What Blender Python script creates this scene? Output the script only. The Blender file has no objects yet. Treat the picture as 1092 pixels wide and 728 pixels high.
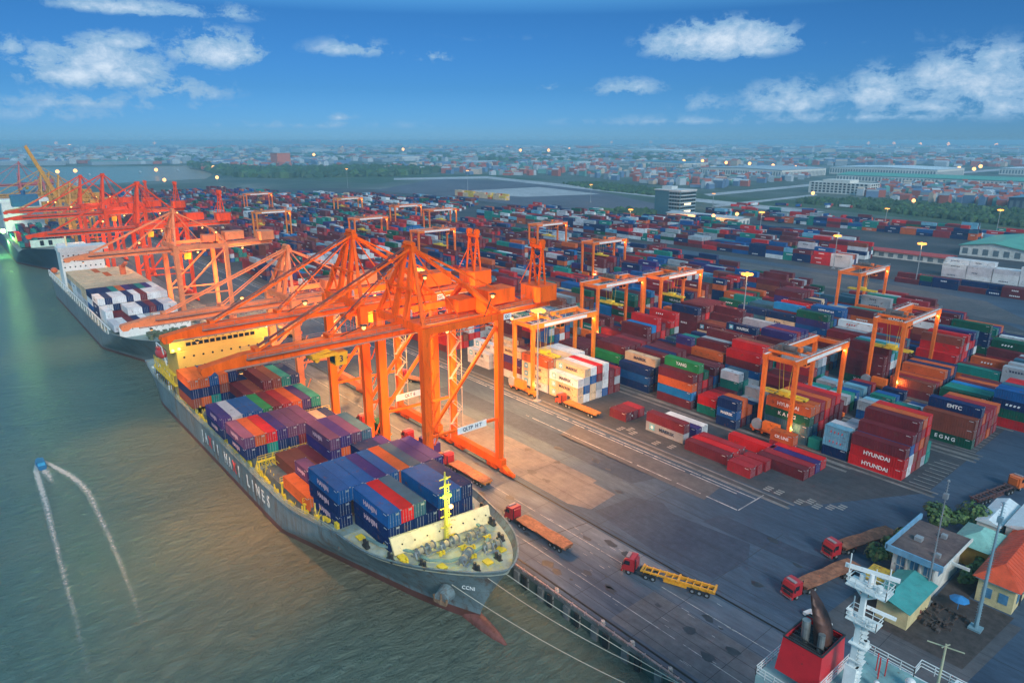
import bpy, bmesh, math, random
from mathutils import Vector, Matrix
R_ = math.radians
random.seed(7)
scene = bpy.context.scene
COL = scene.collection

# ------------------------------------------------------------------ camera
CAMH = 75.0
F = 728.0
PITCH = math.atan(214 / 728)
YAW = R_(39.97)
cam_d = bpy.data.cameras.new('camera')
cam = bpy.data.objects.new('camera', cam_d)
COL.objects.link(cam)
cam.location = (0, 0, CAMH)
cam.rotation_euler = (math.pi / 2 - PITCH, 0, math.pi / 2 - YAW)
cam_d.sensor_width = 36
cam_d.lens = 36 * 728 / 1092
cam_d.clip_start = 0.5
cam_d.clip_end = 60000
scene.camera = cam
scene.render.resolution_x = 1024
scene.render.resolution_y = 682
scene.view_settings.view_transform = 'Standard'
scene.view_settings.look = 'None'
scene.view_settings.gamma = 1
scene.view_settings.exposure = EXPOSURE = 0.72
scene.cycles.volume_bounces = 0
scene.cycles.max_bounces = 6
scene.cycles.transparent_max_bounces = 6
scene.cycles.caustics_reflective = False
scene.cycles.caustics_refractive = False
scene.cycles.sample_clamp_indirect = 4
scene.cycles.sample_clamp_direct = 12

CP, SP = math.cos(PITCH), math.sin(PITCH)
FW = (-math.cos(YAW), math.sin(YAW))
RT = (math.sin(YAW), math.cos(YAW))


def skydir(px, py):
    r = (px - 546) / F
    v = (py - 364) / F
    d = SP + CP * v
    fw = CP - SP * v
    x, y, z = fw * FW[0] + r * RT[0], fw * FW[1] + r * RT[1], -d
    n = math.sqrt(x * x + y * y + z * z)
    return math.atan2(x / n, y / n), math.asin(z / n)


# ------------------------------------------------------------------ sun + sky
SUN_EL, SUN_AZ = R_(32), R_(112)     # azimuth clockwise from +Y
sun_d = bpy.data.lights.new('sun', 'SUN')
sun_d.energy = 1.5
sun_d.angle = R_(18)
sun_d.color = (1.0, 0.96, 0.90)
sun = bpy.data.objects.new('sun', sun_d)
COL.objects.link(sun)
sd = Vector((math.cos(SUN_EL) * math.sin(SUN_AZ), math.cos(SUN_EL) * math.cos(SUN_AZ), math.sin(SUN_EL)))
sun.rotation_euler = sd.to_track_quat('Z', 'Y').to_euler()

world = bpy.data.worlds.new('World')
scene.world = world
world.use_nodes = True
NT = world.node_tree
NT.nodes.clear()


class N:
    """tiny node helper"""
    def __init__(s, tree):
        s.t = tree

    def n(s, typ, **kw):
        nd = s.t.nodes.new(typ)
        for k, v in kw.items():
            setattr(nd, k, v)
        return nd

    def l(s, a, b):
        s.t.links.new(a, b)

    def m(s, op, a, b=None, c=None, clamp=False):
        nd = s.t.nodes.new('ShaderNodeMath')
        nd.operation = op
        nd.use_clamp = clamp
        for i, v in enumerate((a, b, c)):
            if v is None:
                continue
            if hasattr(v, 'links') or hasattr(v, 'is_linked'):
                s.t.links.new(v, nd.inputs[i])
            else:
                nd.inputs[i].default_value = v
        return nd.outputs[0]

    def mix(s, fac, a, b, blend='MIX'):
        nd = s.t.nodes.new('ShaderNodeMix')
        nd.data_type = 'RGBA'
        nd.blend_type = blend
        for sock, v in ((nd.inputs[0], fac), (nd.inputs[6], a), (nd.inputs[7], b)):
            if hasattr(v, 'is_linked'):
                s.t.links.new(v, sock)
            elif isinstance(v, (int, float)):
                sock.default_value = v
            else:
                sock.default_value = (*v[:3], 1)
        return nd.outputs[2]

    def ramp(s, fac, stops):
        nd = s.t.nodes.new('ShaderNodeValToRGB')
        s.t.links.new(fac, nd.inputs[0])
        cr = nd.color_ramp
        while len(cr.elements) > 1:
            cr.elements.remove(cr.elements[-1])
        for i, (p, c) in enumerate(stops):
            e = cr.elements[0] if i == 0 else cr.elements.new(p)
            e.position = p
            e.color = (*c[:3], 1) if not isinstance(c, (int, float)) else (c, c, c, 1)
        return nd.outputs[0]

    def noise(s, vec, scale, detail=4, rough=0.55, dist=0.0):
        nd = s.t.nodes.new('ShaderNodeTexNoise')
        if vec is not None:
            s.t.links.new(vec, nd.inputs['Vector'])
        nd.inputs['Scale'].default_value = scale
        nd.inputs['Detail'].default_value = detail
        nd.inputs['Roughness'].default_value = rough
        nd.inputs['Distortion'].default_value = dist
        return nd.outputs[0]


w = N(NT)
sky = w.n('ShaderNodeTexSky', sky_type='NISHITA')
sky.sun_disc = False
sky.sun_elevation = SUN_EL
sky.sun_rotation = SUN_AZ
sky.air_density = 1.0
sky.dust_density = 0.3
sky.ozone_density = 4.0
tc = w.n('ShaderNodeTexCoord')
sep = w.n('ShaderNodeSeparateXYZ')
w.l(tc.outputs['Generated'], sep.inputs[0])
azs = w.m('ARCTAN2', sep.outputs[0], sep.outputs[1])
els = w.m('ARCSINE', sep.outputs[2])
# clouds: (px, py, half width, half height, density) read off the photograph, stored as azimuth / elevation
CL = [(140, 6, 75, 11, .8), (250, 12, 26, 11, .45), (12, 46, 22, 17, .5), (100, 66, 76, 30, .95), (125, 42, 42, 12, .7), (232, 50, 44, 23, 1.0),
      (190, 92, 52, 16, .62), (375, 50, 40, 11, .6), (463, 58, 17, 9, .45), (768, 40, 68, 23, 1.15), (670, 92, 34, 11, .62),
      (842, 102, 46, 20, .75), (752, 108, 28, 13, .38), (940, 92, 42, 26, .75), (1050, 78, 80, 36, .95), (1075, 104, 100, 24, .6), (985, 108, 100, 17, .5),
      (362, 124, 18, 5, .4), (60, 118, 120, 14, .3), (585, 92, 10, 5, .3), (520, 40, 60, 4, .1), (880, 44, 150, 8, .12), (930, 122, 190, 9, .42), (720, 128, 120, 6, .36), (90, 106, 130, 12, .42), (330, 132, 120, 5, .3)]
vec = w.n('ShaderNodeCombineXYZ')
w.l(azs, vec.inputs[0])
w.l(w.m('MULTIPLY', els, 1.5), vec.inputs[1])
n1 = w.noise(vec.outputs[0], 30, 10, 0.68, 0.2)
n2 = w.noise(vec.outputs[0], 9, 4, 0.55)
fld = None
hgt = None
for px, py, hw, hh, den in CL:
    a0, e0 = skydir(px, py)
    aw = abs(skydir(px + hw, py)[0] - skydir(px - hw, py)[0]) / 2
    ew = abs(skydir(px, py - hh)[1] - skydir(px, py + hh)[1]) / 2
    du = w.m('DIVIDE', w.m('SUBTRACT', azs, a0), aw)
    dv = w.m('DIVIDE', w.m('SUBTRACT', els, e0 - ew * .35), ew)
    dv2 = w.m('MAXIMUM', dv, w.m('MULTIPLY', dv, -1.9))          # flat cloud base
    rr = w.m('SQRT', w.m('ADD', w.m('MULTIPLY', du, du), w.m('MULTIPLY', dv2, dv2)))
    q = w.m('MULTIPLY', w.m('SUBTRACT', 1.62, rr), den)
    fld = q if fld is None else w.m('MAXIMUM', fld, q)
nz = w.m('ADD', w.m('MULTIPLY', w.m('SUBTRACT', n1, .5), 4.2), w.m('MULTIPLY', w.m('SUBTRACT', n2, .5), 1.6))
dens = w.m('ADD', fld, nz)
mask = w.m('MULTIPLY', w.m('SUBTRACT', dens, .14), 2.1, clamp=True)
mask = w.m('POWER', mask, 1.1)
hz = w.m('MULTIPLY', w.m('SUBTRACT', fld, .0), 1.5, clamp=True)
mask = w.m('MULTIPLY', mask, hz)
# a deeper, bluer sky than the clear-air model gives, as in the photograph
lowf = w.m('SMOOTH_MIN', w.m('DIVIDE', els, 0.42), 1.0, 0.1)
lowf = w.m('MAXIMUM', lowf, 0.0)
grad = w.ramp(lowf, [(0.0, (.16, .37, .74)), (.05, (.13, .33, .70)), (.16, (.10, .275, .54)), (.38, (.096, .276, .487)), (.60, (.55, 1.05, 1.15)), (1.0, (1.25, 1.85, 1.5))])
skyc = w.mix(1.0, sky.outputs[0], grad, 'MULTIPLY')
SKYC = skyc
shade = w.m('MULTIPLY', w.m('SUBTRACT', dens, 0.75), 0.75, clamp=True)
cloudc = w.mix(shade, (1.9, 3.3, 4.9), (4.9, 5.7, 6.5))
skyf = w.mix(w.m('MULTIPLY', mask, 0.9), skyc, cloudc)
bg = w.n('ShaderNodeBackground')
bg.inputs[1].default_value = 0.09
w.l(skyf, bg.inputs[0])
wo = w.n('ShaderNodeOutputWorld')
w.l(bg.outputs[0], wo.inputs[0])


# ------------------------------------------------------------------ materials
MATS = {}


def mat(name, color, rough=0.6, metal=0.0, var=0.12, scale=0.6, rust=0.0, rustc=(.12, .045, .02), bump=0.0, bscale=4.0, objvar=0.0, spec=0.5, streak=False):
    if name in MATS:
        return MATS[name]
    m = bpy.data.materials.new(name)
    m.use_nodes = True
    t = m.node_tree
    b = t.nodes['Principled BSDF']
    h = N(t)
    geo = h.n('ShaderNodeTexCoord')
    co = geo.outputs['Object']
    if streak:
        mp = h.n('ShaderNodeMapping')
        mp.inputs['Scale'].default_value = (1, 1, .18)
        h.l(co, mp.inputs[0])
        co = mp.outputs[0]
    oi = h.n('ShaderNodeObjectInfo')
    addv = h.n('ShaderNodeVectorMath', operation='ADD')
    h.l(co, addv.inputs[0])
    sc = h.n('ShaderNodeVectorMath', operation='SCALE')
    h.l(oi.outputs['Location'], sc.inputs[0])
    sc.inputs['Scale'].default_value = 0.37
    h.l(sc.outputs[0], addv.inputs[1])
    nz = h.noise(addv.outputs[0], scale, 6, 0.65)
    c0 = color
    lo = tuple(max(0, c * (1 - 1.6 * var)) for c in c0)
    hi = tuple(min(1, c * (1 + 1.6 * var) + .012 * var) for c in c0)
    col = h.ramp(nz, [(.3, lo), (.7, hi)])
    if objvar:
        fac = h.m('ADD', h.m('MULTIPLY', oi.outputs['Random'], 2 * objvar), 1 - objvar)
        vm = h.n('ShaderNodeVectorMath', operation='SCALE')
        h.l(col, vm.inputs[0])
        h.l(fac, vm.inputs['Scale'])
        col = vm.outputs[0]
    if rust:
        rn = h.noise(addv.outputs[0], scale * 2.7, 8, 0.7)
        rf = h.ramp(rn, [(.62 - rust * .35, 0), (.72 - rust * .25, .85)])
        col = h.mix(rf, col, rustc)
    h.l(col, b.inputs['Base Color'])
    b.inputs['Roughness'].default_value = rough
    b.inputs['Metallic'].default_value = metal
    b.inputs['Specular IOR Level'].default_value = spec
    if bump:
        bn = h.noise(co, bscale, 5, .6)
        bp = h.n('ShaderNodeBump')
        bp.inputs['Strength'].default_value = bump
        bp.inputs['Distance'].default_value = 0.1
        h.l(bn, bp.inputs['Height'])
        h.l(bp.outputs[0], b.inputs['Normal'])
    MATS[name] = m
    return m


def emit(name, color, strength):
    if name in MATS:
        return MATS[name]
    m = bpy.data.materials.new(name)
    m.use_nodes = True
    b = m.node_tree.nodes['Principled BSDF']
    h = N(m.node_tree)
    g = h.n('ShaderNodeTexCoord')
    c = h.ramp(h.noise(g.outputs['Object'], 2.0, 2), [(.3, tuple(x * .9 for x in color)), (.7, color)])
    h.l(c, b.inputs['Emission Color'])
    b.inputs['Base Color'].default_value = (.02, .02, .02, 1)
    b.inputs['Specular IOR Level'].default_value = .1
    b.inputs['Emission Strength'].default_value = strength
    MATS[name] = m
    return m


# ------------------------------------------------------------------ mesh builder
class MB:
    def __init__(s):
        s.v, s.f, s.m = [], [], []

    def add(s, vs, fs, mi=0):
        o = len(s.v)
        s.v += [tuple(p) for p in vs]
        s.f += [tuple(i + o for i in f) for f in fs]
        s.m += [mi] * len(fs)
        return s

    def box(s, x0, x1, y0, y1, z0, z1, mi=0, bottom=True):
        vs = [(x0, y0, z0), (x1, y0, z0), (x1, y1, z0), (x0, y1, z0), (x0, y0, z1), (x1, y0, z1), (x1, y1, z1), (x0, y1, z1)]
        fs = [(4, 5, 6, 7), (0, 1, 5, 4), (1, 2, 6, 5), (2, 3, 7, 6), (3, 0, 4, 7)]
        if bottom:
            fs.append((3, 2, 1, 0))
        return s.add(vs, fs, mi)

    def cbox(s, c, d, mi=0):
        return s.box(c[0] - d[0] / 2, c[0] + d[0] / 2, c[1] - d[1] / 2, c[1] + d[1] / 2, c[2] - d[2] / 2, c[2] + d[2] / 2, mi)

    def bar(s, a, b, wd, hg=None, mi=0, w2=None, h2=None):
        hg = hg or wd
        w2 = w2 or wd
        h2 = h2 or hg
        a, b = Vector(a), Vector(b)
        d = (b - a)
        if d.length < 1e-6:
            return s
        d.normalize()
        up = Vector((0, 0, 1)) if abs(d.z) < .95 else Vector((0, 1, 0))
        sx = d.cross(up).normalized()
        uy = sx.cross(d).normalized()
        vs = []
        for p, ww, hh in ((a, wd, hg), (b, w2, h2)):
            for i, j in ((-1, -1), (1, -1), (1, 1), (-1, 1)):
                vs.append(p + sx * (i * ww / 2) + uy * (j * hh / 2))
        return s.add(vs, [(0, 1, 2, 3)[::-1], (4, 5, 6, 7), (0, 1, 5, 4), (1, 2, 6, 5), (2, 3, 7, 6), (3, 0, 4, 7)], mi)

    def cyl(s, a, b, r0, r1=None, n=10, mi=0, cap=True):
        r1 = r0 if r1 is None else r1
        a, b = Vector(a), Vector(b)
        d = (b - a).normalized()
        up = Vector((0, 0, 1)) if abs(d.z) < .95 else Vector((0, 1, 0))
        sx = d.cross(up).normalized()
        uy = sx.cross(d).normalized()
        vs = []
        for p, r in ((a, r0), (b, r1)):
            for k in range(n):
                t = 2 * math.pi * k / n
                vs.append(p + sx * (r * math.cos(t)) + uy * (r * math.sin(t)))
        fs = [(k, (k + 1) % n, n + (k + 1) % n, n + k) for k in range(n)]
        if cap:
            fs += [tuple(range(n))[::-1], tuple(range(n, 2 * n))]
        return s.add(vs, fs, mi)

    def prism(s, poly, lo, hi, axis='z', mi=0, capm=None):
        """extrude a 2D polygon; axis z: (x,y); axis x: (y,z); axis y: (x,z)"""
        n = len(poly)

        def P(p, h):
            return (p[0], p[1], h) if axis == 'z' else ((h, p[0], p[1]) if axis == 'x' else (p[0], h, p[1]))
        vs = [P(p, lo) for p in poly] + [P(p, hi) for p in poly]
        fs = [(k, (k + 1) % n, n + (k + 1) % n, n + k) for k in range(n)]
        s.add(vs, fs, mi)
        o = len(s.v) - 2 * n
        s.f += [tuple(range(o, o + n))[::-1], tuple(range(o + n, o + 2 * n))]
        s.m += [mi if capm is None else capm] * 2
        return s

    def sph(s, c, r, mi=0, n=10, k=6, sq=(1, 1, 1)):
        vs = [(c[0], c[1], c[2] + r * sq[2])]
        for i in range(1, k):
            ph = math.pi * i / k
            for j in range(n):
                th = 2 * math.pi * j / n
                vs.append((c[0] + r * sq[0] * math.sin(ph) * math.cos(th), c[1] + r * sq[1] * math.sin(ph) * math.sin(th), c[2] + r * sq[2] * math.cos(ph)))
        vs.append((c[0], c[1], c[2] - r * sq[2]))
        L = len(vs) - 1
        fs = [(0, 1 + j, 1 + (j + 1) % n) for j in range(n)]
        for i in range(k - 2):
            a, b = 1 + i * n, 1 + (i + 1) * n
            fs += [(a + j, b + j, b + (j + 1) % n, a + (j + 1) % n) for j in range(n)]
        a = 1 + (k - 2) * n
        fs += [(a + j, L, a + (j + 1) % n) for j in range(n)]
        return s.add(vs, fs, mi)

    def rail(s, pts, h=1.1, post=2.0, r=.05, mi=0, mids=1):
        """hand rail along a polyline (feet points)"""
        for a, b in zip(pts, pts[1:]):
            a, b = Vector(a), Vector(b)
            L = (b - a).length
            for k in range(mids + 1):
                z = Vector((0, 0, h * (k + 1) / (mids + 1)))
                s.bar(a + z, b + z, r, r, mi)
            n = max(1, int(L / post))
            for k in range(n + 1):
                p = a.lerp(b, k / n)
                s.bar(p, p + Vector((0, 0, h)), r, r, mi)
        return s

    def build(s, name, mats, parent=None, smooth=False, **kw):
        me = bpy.data.meshes.new(name)
        me.from_pydata(s.v, [], s.f)
        if not isinstance(mats, (list, tuple)):
            mats = [mats]
        for m in mats:
            me.materials.append(m)
        if len(mats) > 1:
            me.polygons.foreach_set('material_index', s.m)
        if smooth:
            me.polygons.foreach_set('use_smooth', [True] * len(me.polygons))
        me.update()
        o = bpy.data.objects.new(name, me)
        COL.objects.link(o)
        if parent is not None:
            o.parent = parent
        for k, v in kw.items():
            o[k] = v
        return o


def fixn(o):
    bm = bmesh.new()
    bm.from_mesh(o.data)
    bmesh.ops.recalc_face_normals(bm, faces=bm.faces)
    bm.to_mesh(o.data)
    bm.free()
    return o


def tag(o, label, cat, group=None):
    o['label'] = label
    o['category'] = cat
    if group:
        o['group'] = group
    return o


def thing(name, label, cat, loc=(0, 0, 0), rz=0.0, group=None):
    o = bpy.data.objects.new(name, None)
    o.empty_display_size = 0.5
    COL.objects.link(o)
    o.location = loc
    o.rotation_euler = (0, 0, rz)
    return tag(o, label, cat, group)


def struct(o):
    o['kind'] = 'structure'
    return o


def copy_tree(o, parent=None):
    c = o.copy()
    COL.objects.link(c)
    c.parent = parent
    for ch in list(o.children):
        copy_tree(ch, c)
    return c


def text(name, s, size, loc, rot, m, parent=None, ext=.01, align='CENTER', bold=.0, sx=1.0):
    cu = bpy.data.curves.new(name, 'FONT')
    cu.body = s
    cu.size = size
    cu.extrude = ext
    cu.offset = bold
    cu.resolution_u = 3
    cu.align_x = align
    cu.align_y = 'CENTER'
    cu.materials.append(m)
    tmp = bpy.data.objects.new(name, cu)
    me = bpy.data.meshes.new_from_object(tmp)
    bpy.data.objects.remove(tmp)
    bpy.data.curves.remove(cu)
    me.materials.clear()
    me.materials.append(m)
    o = bpy.data.objects.new(name, me)
    COL.objects.link(o)
    o.location = loc
    o.rotation_euler = rot
    o.scale = (sx, 1, 1)
    if parent is not None:
        o.parent = parent
    return o


def point(loc, energy, color, r=.4, parent=None, spot=None):
    d = bpy.data.lights.new('lamp_light', 'SPOT' if spot else 'POINT')
    d.energy = energy
    d.color = color
    d.shadow_soft_size = r
    if spot:
        d.spot_size = R_(spot)
        d.spot_blend = .6
    o = bpy.data.objects.new('lamp_light', d)
    COL.objects.link(o)
    o.location = loc
    if parent is not None:
        o.parent = parent
    return o


SODIUM = (1.0, .43, .11)
ORD = 'first second third fourth fifth sixth seventh eighth ninth tenth eleventh twelfth thirteenth fourteenth fifteenth sixteenth seventeenth eighteenth nineteenth twentieth'.split()


def ordn(i):
    if i < 20:
        return ORD[i]
    t = {2: 'twenty', 3: 'thirty', 4: 'forty', 5: 'fifty', 6: 'sixty'}[(i + 1) // 10]
    return t + '-' + ORD[(i + 1) % 10 - 1] if (i + 1) % 10 else t[:-1] + 'ieth'


# shared palette
ORANGE = mat('crane_orange', (.86, .112, .006), .6, var=.14, scale=.5, rust=.17, rustc=(.40, .09, .022), objvar=.08, streak=True, spec=.2)
ORANGE2 = mat('crane_red_orange', (.74, .062, .016), .55, var=.14, scale=.5, rust=.17, rustc=(.36, .06, .02), streak=True, spec=.2)
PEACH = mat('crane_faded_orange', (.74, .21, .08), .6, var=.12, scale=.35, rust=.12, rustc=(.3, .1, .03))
YELLOW = mat('yellow_paint', (.70, .36, .02), .45, var=.1, scale=.6, rust=.08)
RTGO = mat('yard_crane_orange', (.80, .155, .015), .45, var=.1, scale=.4, rust=.12, rustc=(.25, .07, .02), objvar=.1)
DARK = mat('dark_steel', (.03, .03, .032), .5, var=.2)
RUBBER = mat('black_rubber', (.018, .018, .018), .85, var=.2)
WHITE = mat('white_paint', (.75, .75, .73), .5, var=.06, rust=.05, rustc=(.35, .2, .1))
STEEL = mat('grey_steel', (.3, .32, .34), .45, .2, var=.15)
GLASS = mat('dark_glass', (.015, .02, .028), .12, var=.05)
LETTERW = mat('white_lettering', (.82, .82, .8), .6, var=.03)
LETTERD = mat('dark_lettering', (.02, .03, .07), .6, var=.03)

# ------------------------------------------------------------------ setting: land, water, quay
QE = 70.5      # quay edge
WL = -3.0      # water level


def ground_mat(name, stops, scale, fine=.5, rough=.85, bump=.15, spec=.3, stretch=None):
    m = bpy.data.materials.new(name)
    m.use_nodes = True
    h = N(m.node_tree)
    b = m.node_tree.nodes['Principled BSDF']
    g = h.n('ShaderNodeTexCoord')
    v = g.outputs['Object']
    if stretch:
        mp = h.n('ShaderNodeMapping')
        mp.inputs['Scale'].default_value = stretch
        h.l(v, mp.inputs[0])
        v2 = mp.outputs[0]
    else:
        v2 = v
    a = h.noise(v2, scale, 8, .62, .4)
    c = h.ramp(a, stops)
    f = h.noise(v2, fine, 6, .7)
    mp3 = h.n('ShaderNodeMapping')
    mp3.inputs['Scale'].default_value = (.06, 1.3, 1)
    h.l(v, mp3.inputs[0])
    c = h.mix(.7, c, h.ramp(f, [(.25, .55), (.75, 1.4)]), 'MULTIPLY')
    c = h.mix(.45, c, h.ramp(h.noise(mp3.outputs[0], .9, 7, .75), [(.3, .55), (.68, 1.35)]), 'MULTIPLY')
    h.l(c, b.inputs['Base Color'])
    b.inputs['Roughness'].default_value = rough
    b.inputs['Specular IOR Level'].default_value = spec
    bp = h.n('ShaderNodeBump')
    bp.inputs['Strength'].default_value = bump
    bp.inputs['Distance'].default_value = .05
    h.l(h.noise(v, 3.0, 6, .7), bp.inputs['Height'])
    h.l(bp.outputs[0], b.inputs['Normal'])
    return m


ASPH = ground_mat('asphalt_yard', [(.3, (.030, .052, .088)), (.5, (.046, .074, .118)), (.7, (.075, .108, .155))], .035, .6, stretch=(.5, 1.6, 1))
APRON = ground_mat('concrete_apron', [(.3, (.055, .072, .108)), (.5, (.09, .112, .15)), (.72, (.17, .20, .24))], .05, .4, stretch=(.45, 1.8, 1))
PATCHD = ground_mat('dark_asphalt_patch', [(.35, (.030, .045, .078)), (.65, (.045, .064, .10))], .08, .7)
PATCHL = ground_mat('worn_concrete_patch', [(.3, (.085, .09, .11)), (.5, (.115, .115, .13)), (.72, (.16, .155, .165))], .09, .5)
YARDG = ground_mat('yard_ground', [(.3, (.034, .04, .05)), (.5, (.055, .058, .068)), (.7, (.095, .09, .098))], .03, .5)
BROWNG = ground_mat('worn_brown_yard', [(.3, (.06, .065, .08)), (.5, (.085, .085, .095)), (.7, (.13, .12, .125))], .03, .4)
LANDM = ground_mat('far_land', [(.30, (.035, .06, .045)), (.45, (.06, .09, .07)), (.55, (.10, .12, .10)), (.66, (.20, .21, .21)), (.75, (.07, .10, .08))], .0042, .03, bump=0)
LINEW = ground_mat('worn_white_line', [(.35, (.17, .18, .20)), (.6, (.46, .46, .45))], .5, 1.5, bump=0)
RAILM = mat('rail_slot', (.012, .012, .014), .6, var=.2)
TRACK = mat('tyre_track_lane', (.045, .045, .05), .8, var=.25, scale=.3)
CONC = ground_mat('quay_concrete', [(.3, (.10, .10, .10)), (.5, (.17, .165, .16)), (.7, (.24, .23, .22))], .2, 1.2)

coast = [(600, QE), (-1120, QE), (-1260, 90), (-1400, 180), (-1470, 300), (-1500, 440), (-1700, 520), (-1950, 575), (-2150, 590), (-2400, 700), (-2600, 300), (-2450, 0), (-2500, -600), (-3200, -3000), (-6000, -9000)]
far = [(-26000, -14000), (-26000, 26000), (9000, 26000), (9000, QE)]
pts = coast + far
bm = bmesh.new()
vs = [bm.verts.new((x, y, 0)) for x, y in pts]
es = [bm.edges.new((vs[i], vs[(i + 1) % len(vs)])) for i in range(len(vs))]
bmesh.ops.triangle_fill(bm, edges=es, use_beauty=True)
vb = [bm.verts.new((x, y, -9)) for x, y in coast]
for i in range(len(coast) - 1):
    bm.faces.new((vs[i], vs[i + 1], vb[i + 1], vb[i]))
me = bpy.data.meshes.new('ground')
bmesh.ops.recalc_face_normals(bm, faces=bm.faces)
for f in bm.faces:
    if f.normal.z < -.5:
        f.normal_flip()
bm.to_mesh(me)
bm.free()
me.materials.append(LANDM)
o = bpy.data.objects.new('ground', me)
COL.objects.link(o)
struct(o)


def sheet(name, poly, z, m):
    b = MB()
    b.add([(x, y, z) for x, y in poly], [tuple(range(len(poly)))])
    o = b.build(name, m)
    if o.data.polygons[0].normal.z < 0:
        o.data.flip_normals()
    return struct(o)


# water
m = bpy.data.materials.new('river_water')
m.use_nodes = True
h = N(m.node_tree)
b = m.node_tree.nodes['Principled BSDF']
g = h.n('ShaderNodeTexCoord')
mp = h.n('ShaderNodeMapping')
mp.inputs['Rotation'].default_value = (0, 0, R_(35))
mp.inputs['Scale'].default_value = (1.0, .42, 1)
h.l(g.outputs['Object'], mp.inputs[0])
big = h.noise(g.outputs['Object'], .012, 4, .6)
c = h.ramp(big, [(.3, (.082, .18, .165)), (.5, (.108, .20, .18)), (.7, (.132, .215, .18))])
# crane lamps' gold reflection painted into the water colour, stronger towards the berth
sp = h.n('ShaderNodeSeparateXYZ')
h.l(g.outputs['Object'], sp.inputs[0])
lamp_gold = h.m('ADD', h.m('DIVIDE', h.m('ADD', h.m('ADD', sp.outputs[1], h.m('MULTIPLY', sp.outputs[0], .22)), 20), 56), h.m('MULTIPLY', h.m('SUBTRACT', big, .5), .8), clamp=True)
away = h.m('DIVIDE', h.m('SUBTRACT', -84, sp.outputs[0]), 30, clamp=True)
c = h.mix(h.m('MULTIPLY', h.m('MULTIPLY', lamp_gold, h.m('ADD', h.m('MULTIPLY', away, .7), .3)), .8), c, (.32, .20, .085))
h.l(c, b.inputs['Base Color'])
h.l(h.m('ADD', h.m('MULTIPLY', big, .3), .02), b.inputs['Roughness'])
b.inputs['IOR'].default_value = 1.33
b.inputs['Specular IOR Level'].default_value = .5
w1 = h.noise(mp.outputs[0], .62, 7, .68, .5)
w2 = h.noise(mp.outputs[0], .22, 3, .5, .4)
hh = h.m('ADD', h.m('MULTIPLY', w1, 1.25), h.m('MULTIPLY', w2, .8))
bp = h.n('ShaderNodeBump')
bp.inputs['Strength'].default_value = 1.0
bp.inputs['Distance'].default_value = 2.7
h.l(hh, bp.inputs['Height'])
h.l(bp.outputs[0], b.inputs['Normal'])
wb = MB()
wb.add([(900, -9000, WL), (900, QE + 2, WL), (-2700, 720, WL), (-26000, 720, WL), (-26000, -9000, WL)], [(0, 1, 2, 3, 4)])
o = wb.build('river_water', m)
if o.data.polygons[0].normal.z < 0:
    o.data.flip_normals()
struct(o)

# paved port area, apron, patches (each 4 mm above the one below)
sheet('yard_pavement', [(90, QE + .01), (90, 520), (-90, 680), (-330, 640), (-560, 640), (-860, 640), (-1080, 500), (-1150, 300), (-1110, QE + .01)], .004, YARDG)
sheet('quay_apron', [(80, QE + .02), (80, 156), (-39, 156), (-39, 300), (-60, 330), (20, 330), (20, 420), (-115, 420), (-115, 372), (-66, 330), (-45, 300), (-45, 158), (-60, 131), (-1100, 131), (-1100, QE + .02)], .008, ASPH)
sheet('quay_strip', [(80, 71.2), (80, 91), (-1080, 91), (-1080, 71.2)], .012, APRON)
sheet('service_road', [(-40, 158), (-40, 330), (-60, 372), (-420, 395), (-420, 408), (-100, 408), (-60, 398), (60, 330), (60, 158)], .012, ASPH)
sheet('pavement_patch', [(-87, 95.7), (-85.8, 106.6), (-79.9, 109.5), (-76, 107.5), (-59.2, 109.8), (-56, 104), (-57.5, 95.2), (-68.8, 93.6)], .016, PATCHD)
sheet('pavement_patch', [(-93, 93.6), (-170, 93.6), (-170, 106), (-96, 106), (-96, 104.5), (-89, 104.5), (-88, 95.7)], .016, PATCHL)
sheet('pavement_patch', [(-70, 109.7), (-69, 115), (-52, 115.5), (-46, 116.5), (-47.6, 122), (-45, 122), (-44, 112.2), (-55, 110.4)], .020, PATCHD)
sheet('pavement_patch', [(-90, 111), (-88, 117.5), (-140, 117.5), (-170, 117.5), (-170, 111)], .016, PATCHD)
sheet('pavement_patch', [(-75, 117.5), (-120, 117), (-122, 125), (-76, 125)], .016, BROWNG)
sheet('pavement_patch', [(-168, 358), (-66, 344), (-100, 385), (-192, 396), (-260, 396), (-260, 358)], .020, BROWNG)
sheet('pavement_patch', [(-40, 98), (-20, 98), (-18, 122), (-39, 119)], .016, BROWNG)
sheet('pavement_patch', [(-38, 104.5), (-21, 104.5), (-19.6, 123.8), (-26.2, 123.8), (-26.4, 134), (-30, 134), (-30, 119), (-39, 119)], .028, mat('dark_soil', (.05, .04, .038), .9, var=.3, scale=.8))
sheet('pavement_patch', [(-62, 73), (-62, 84), (-20, 84), (-20, 73)], .016, PATCHL)

b = MB()
for y, wd in ((72.2, .24), (91.7, .24)):
    b.box(-1080, 70, y - wd, y + wd, .0, .022)
    b.box(-1080, 70, y - .04, y + .04, .02, .10)
for y in (71.15,):
    b.box(-1080, 70, y - .1, y + .1, 0, .022)
for y in (74.4, 92.9, 81.0):
    b.box(-1080, 70, y - .05, y + .05, 0, .02)
b.add([(-86.45, 82.2, .024), (-86.2, 82.2, .024), (-84.7, 91.5, .024), (-84.95, 91.5, .024)], [(0, 1, 2, 3)])
b.add([(-88.4, 72.5, .024), (-88.2, 72.5, .024), (-86.3, 82.2, .024), (-86.5, 82.2, .024)], [(0, 1, 2, 3)])
struct(b.build('crane_rail', RAILM))
b = MB()
for k in range(88):
    x = 60 - k * 13
    b.box(x, x + .09, 71.5, 91.4, 0, .018)
    if k % 2:
        b.box(x, x + .09, 92.2, 118, 0, .0225)
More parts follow.
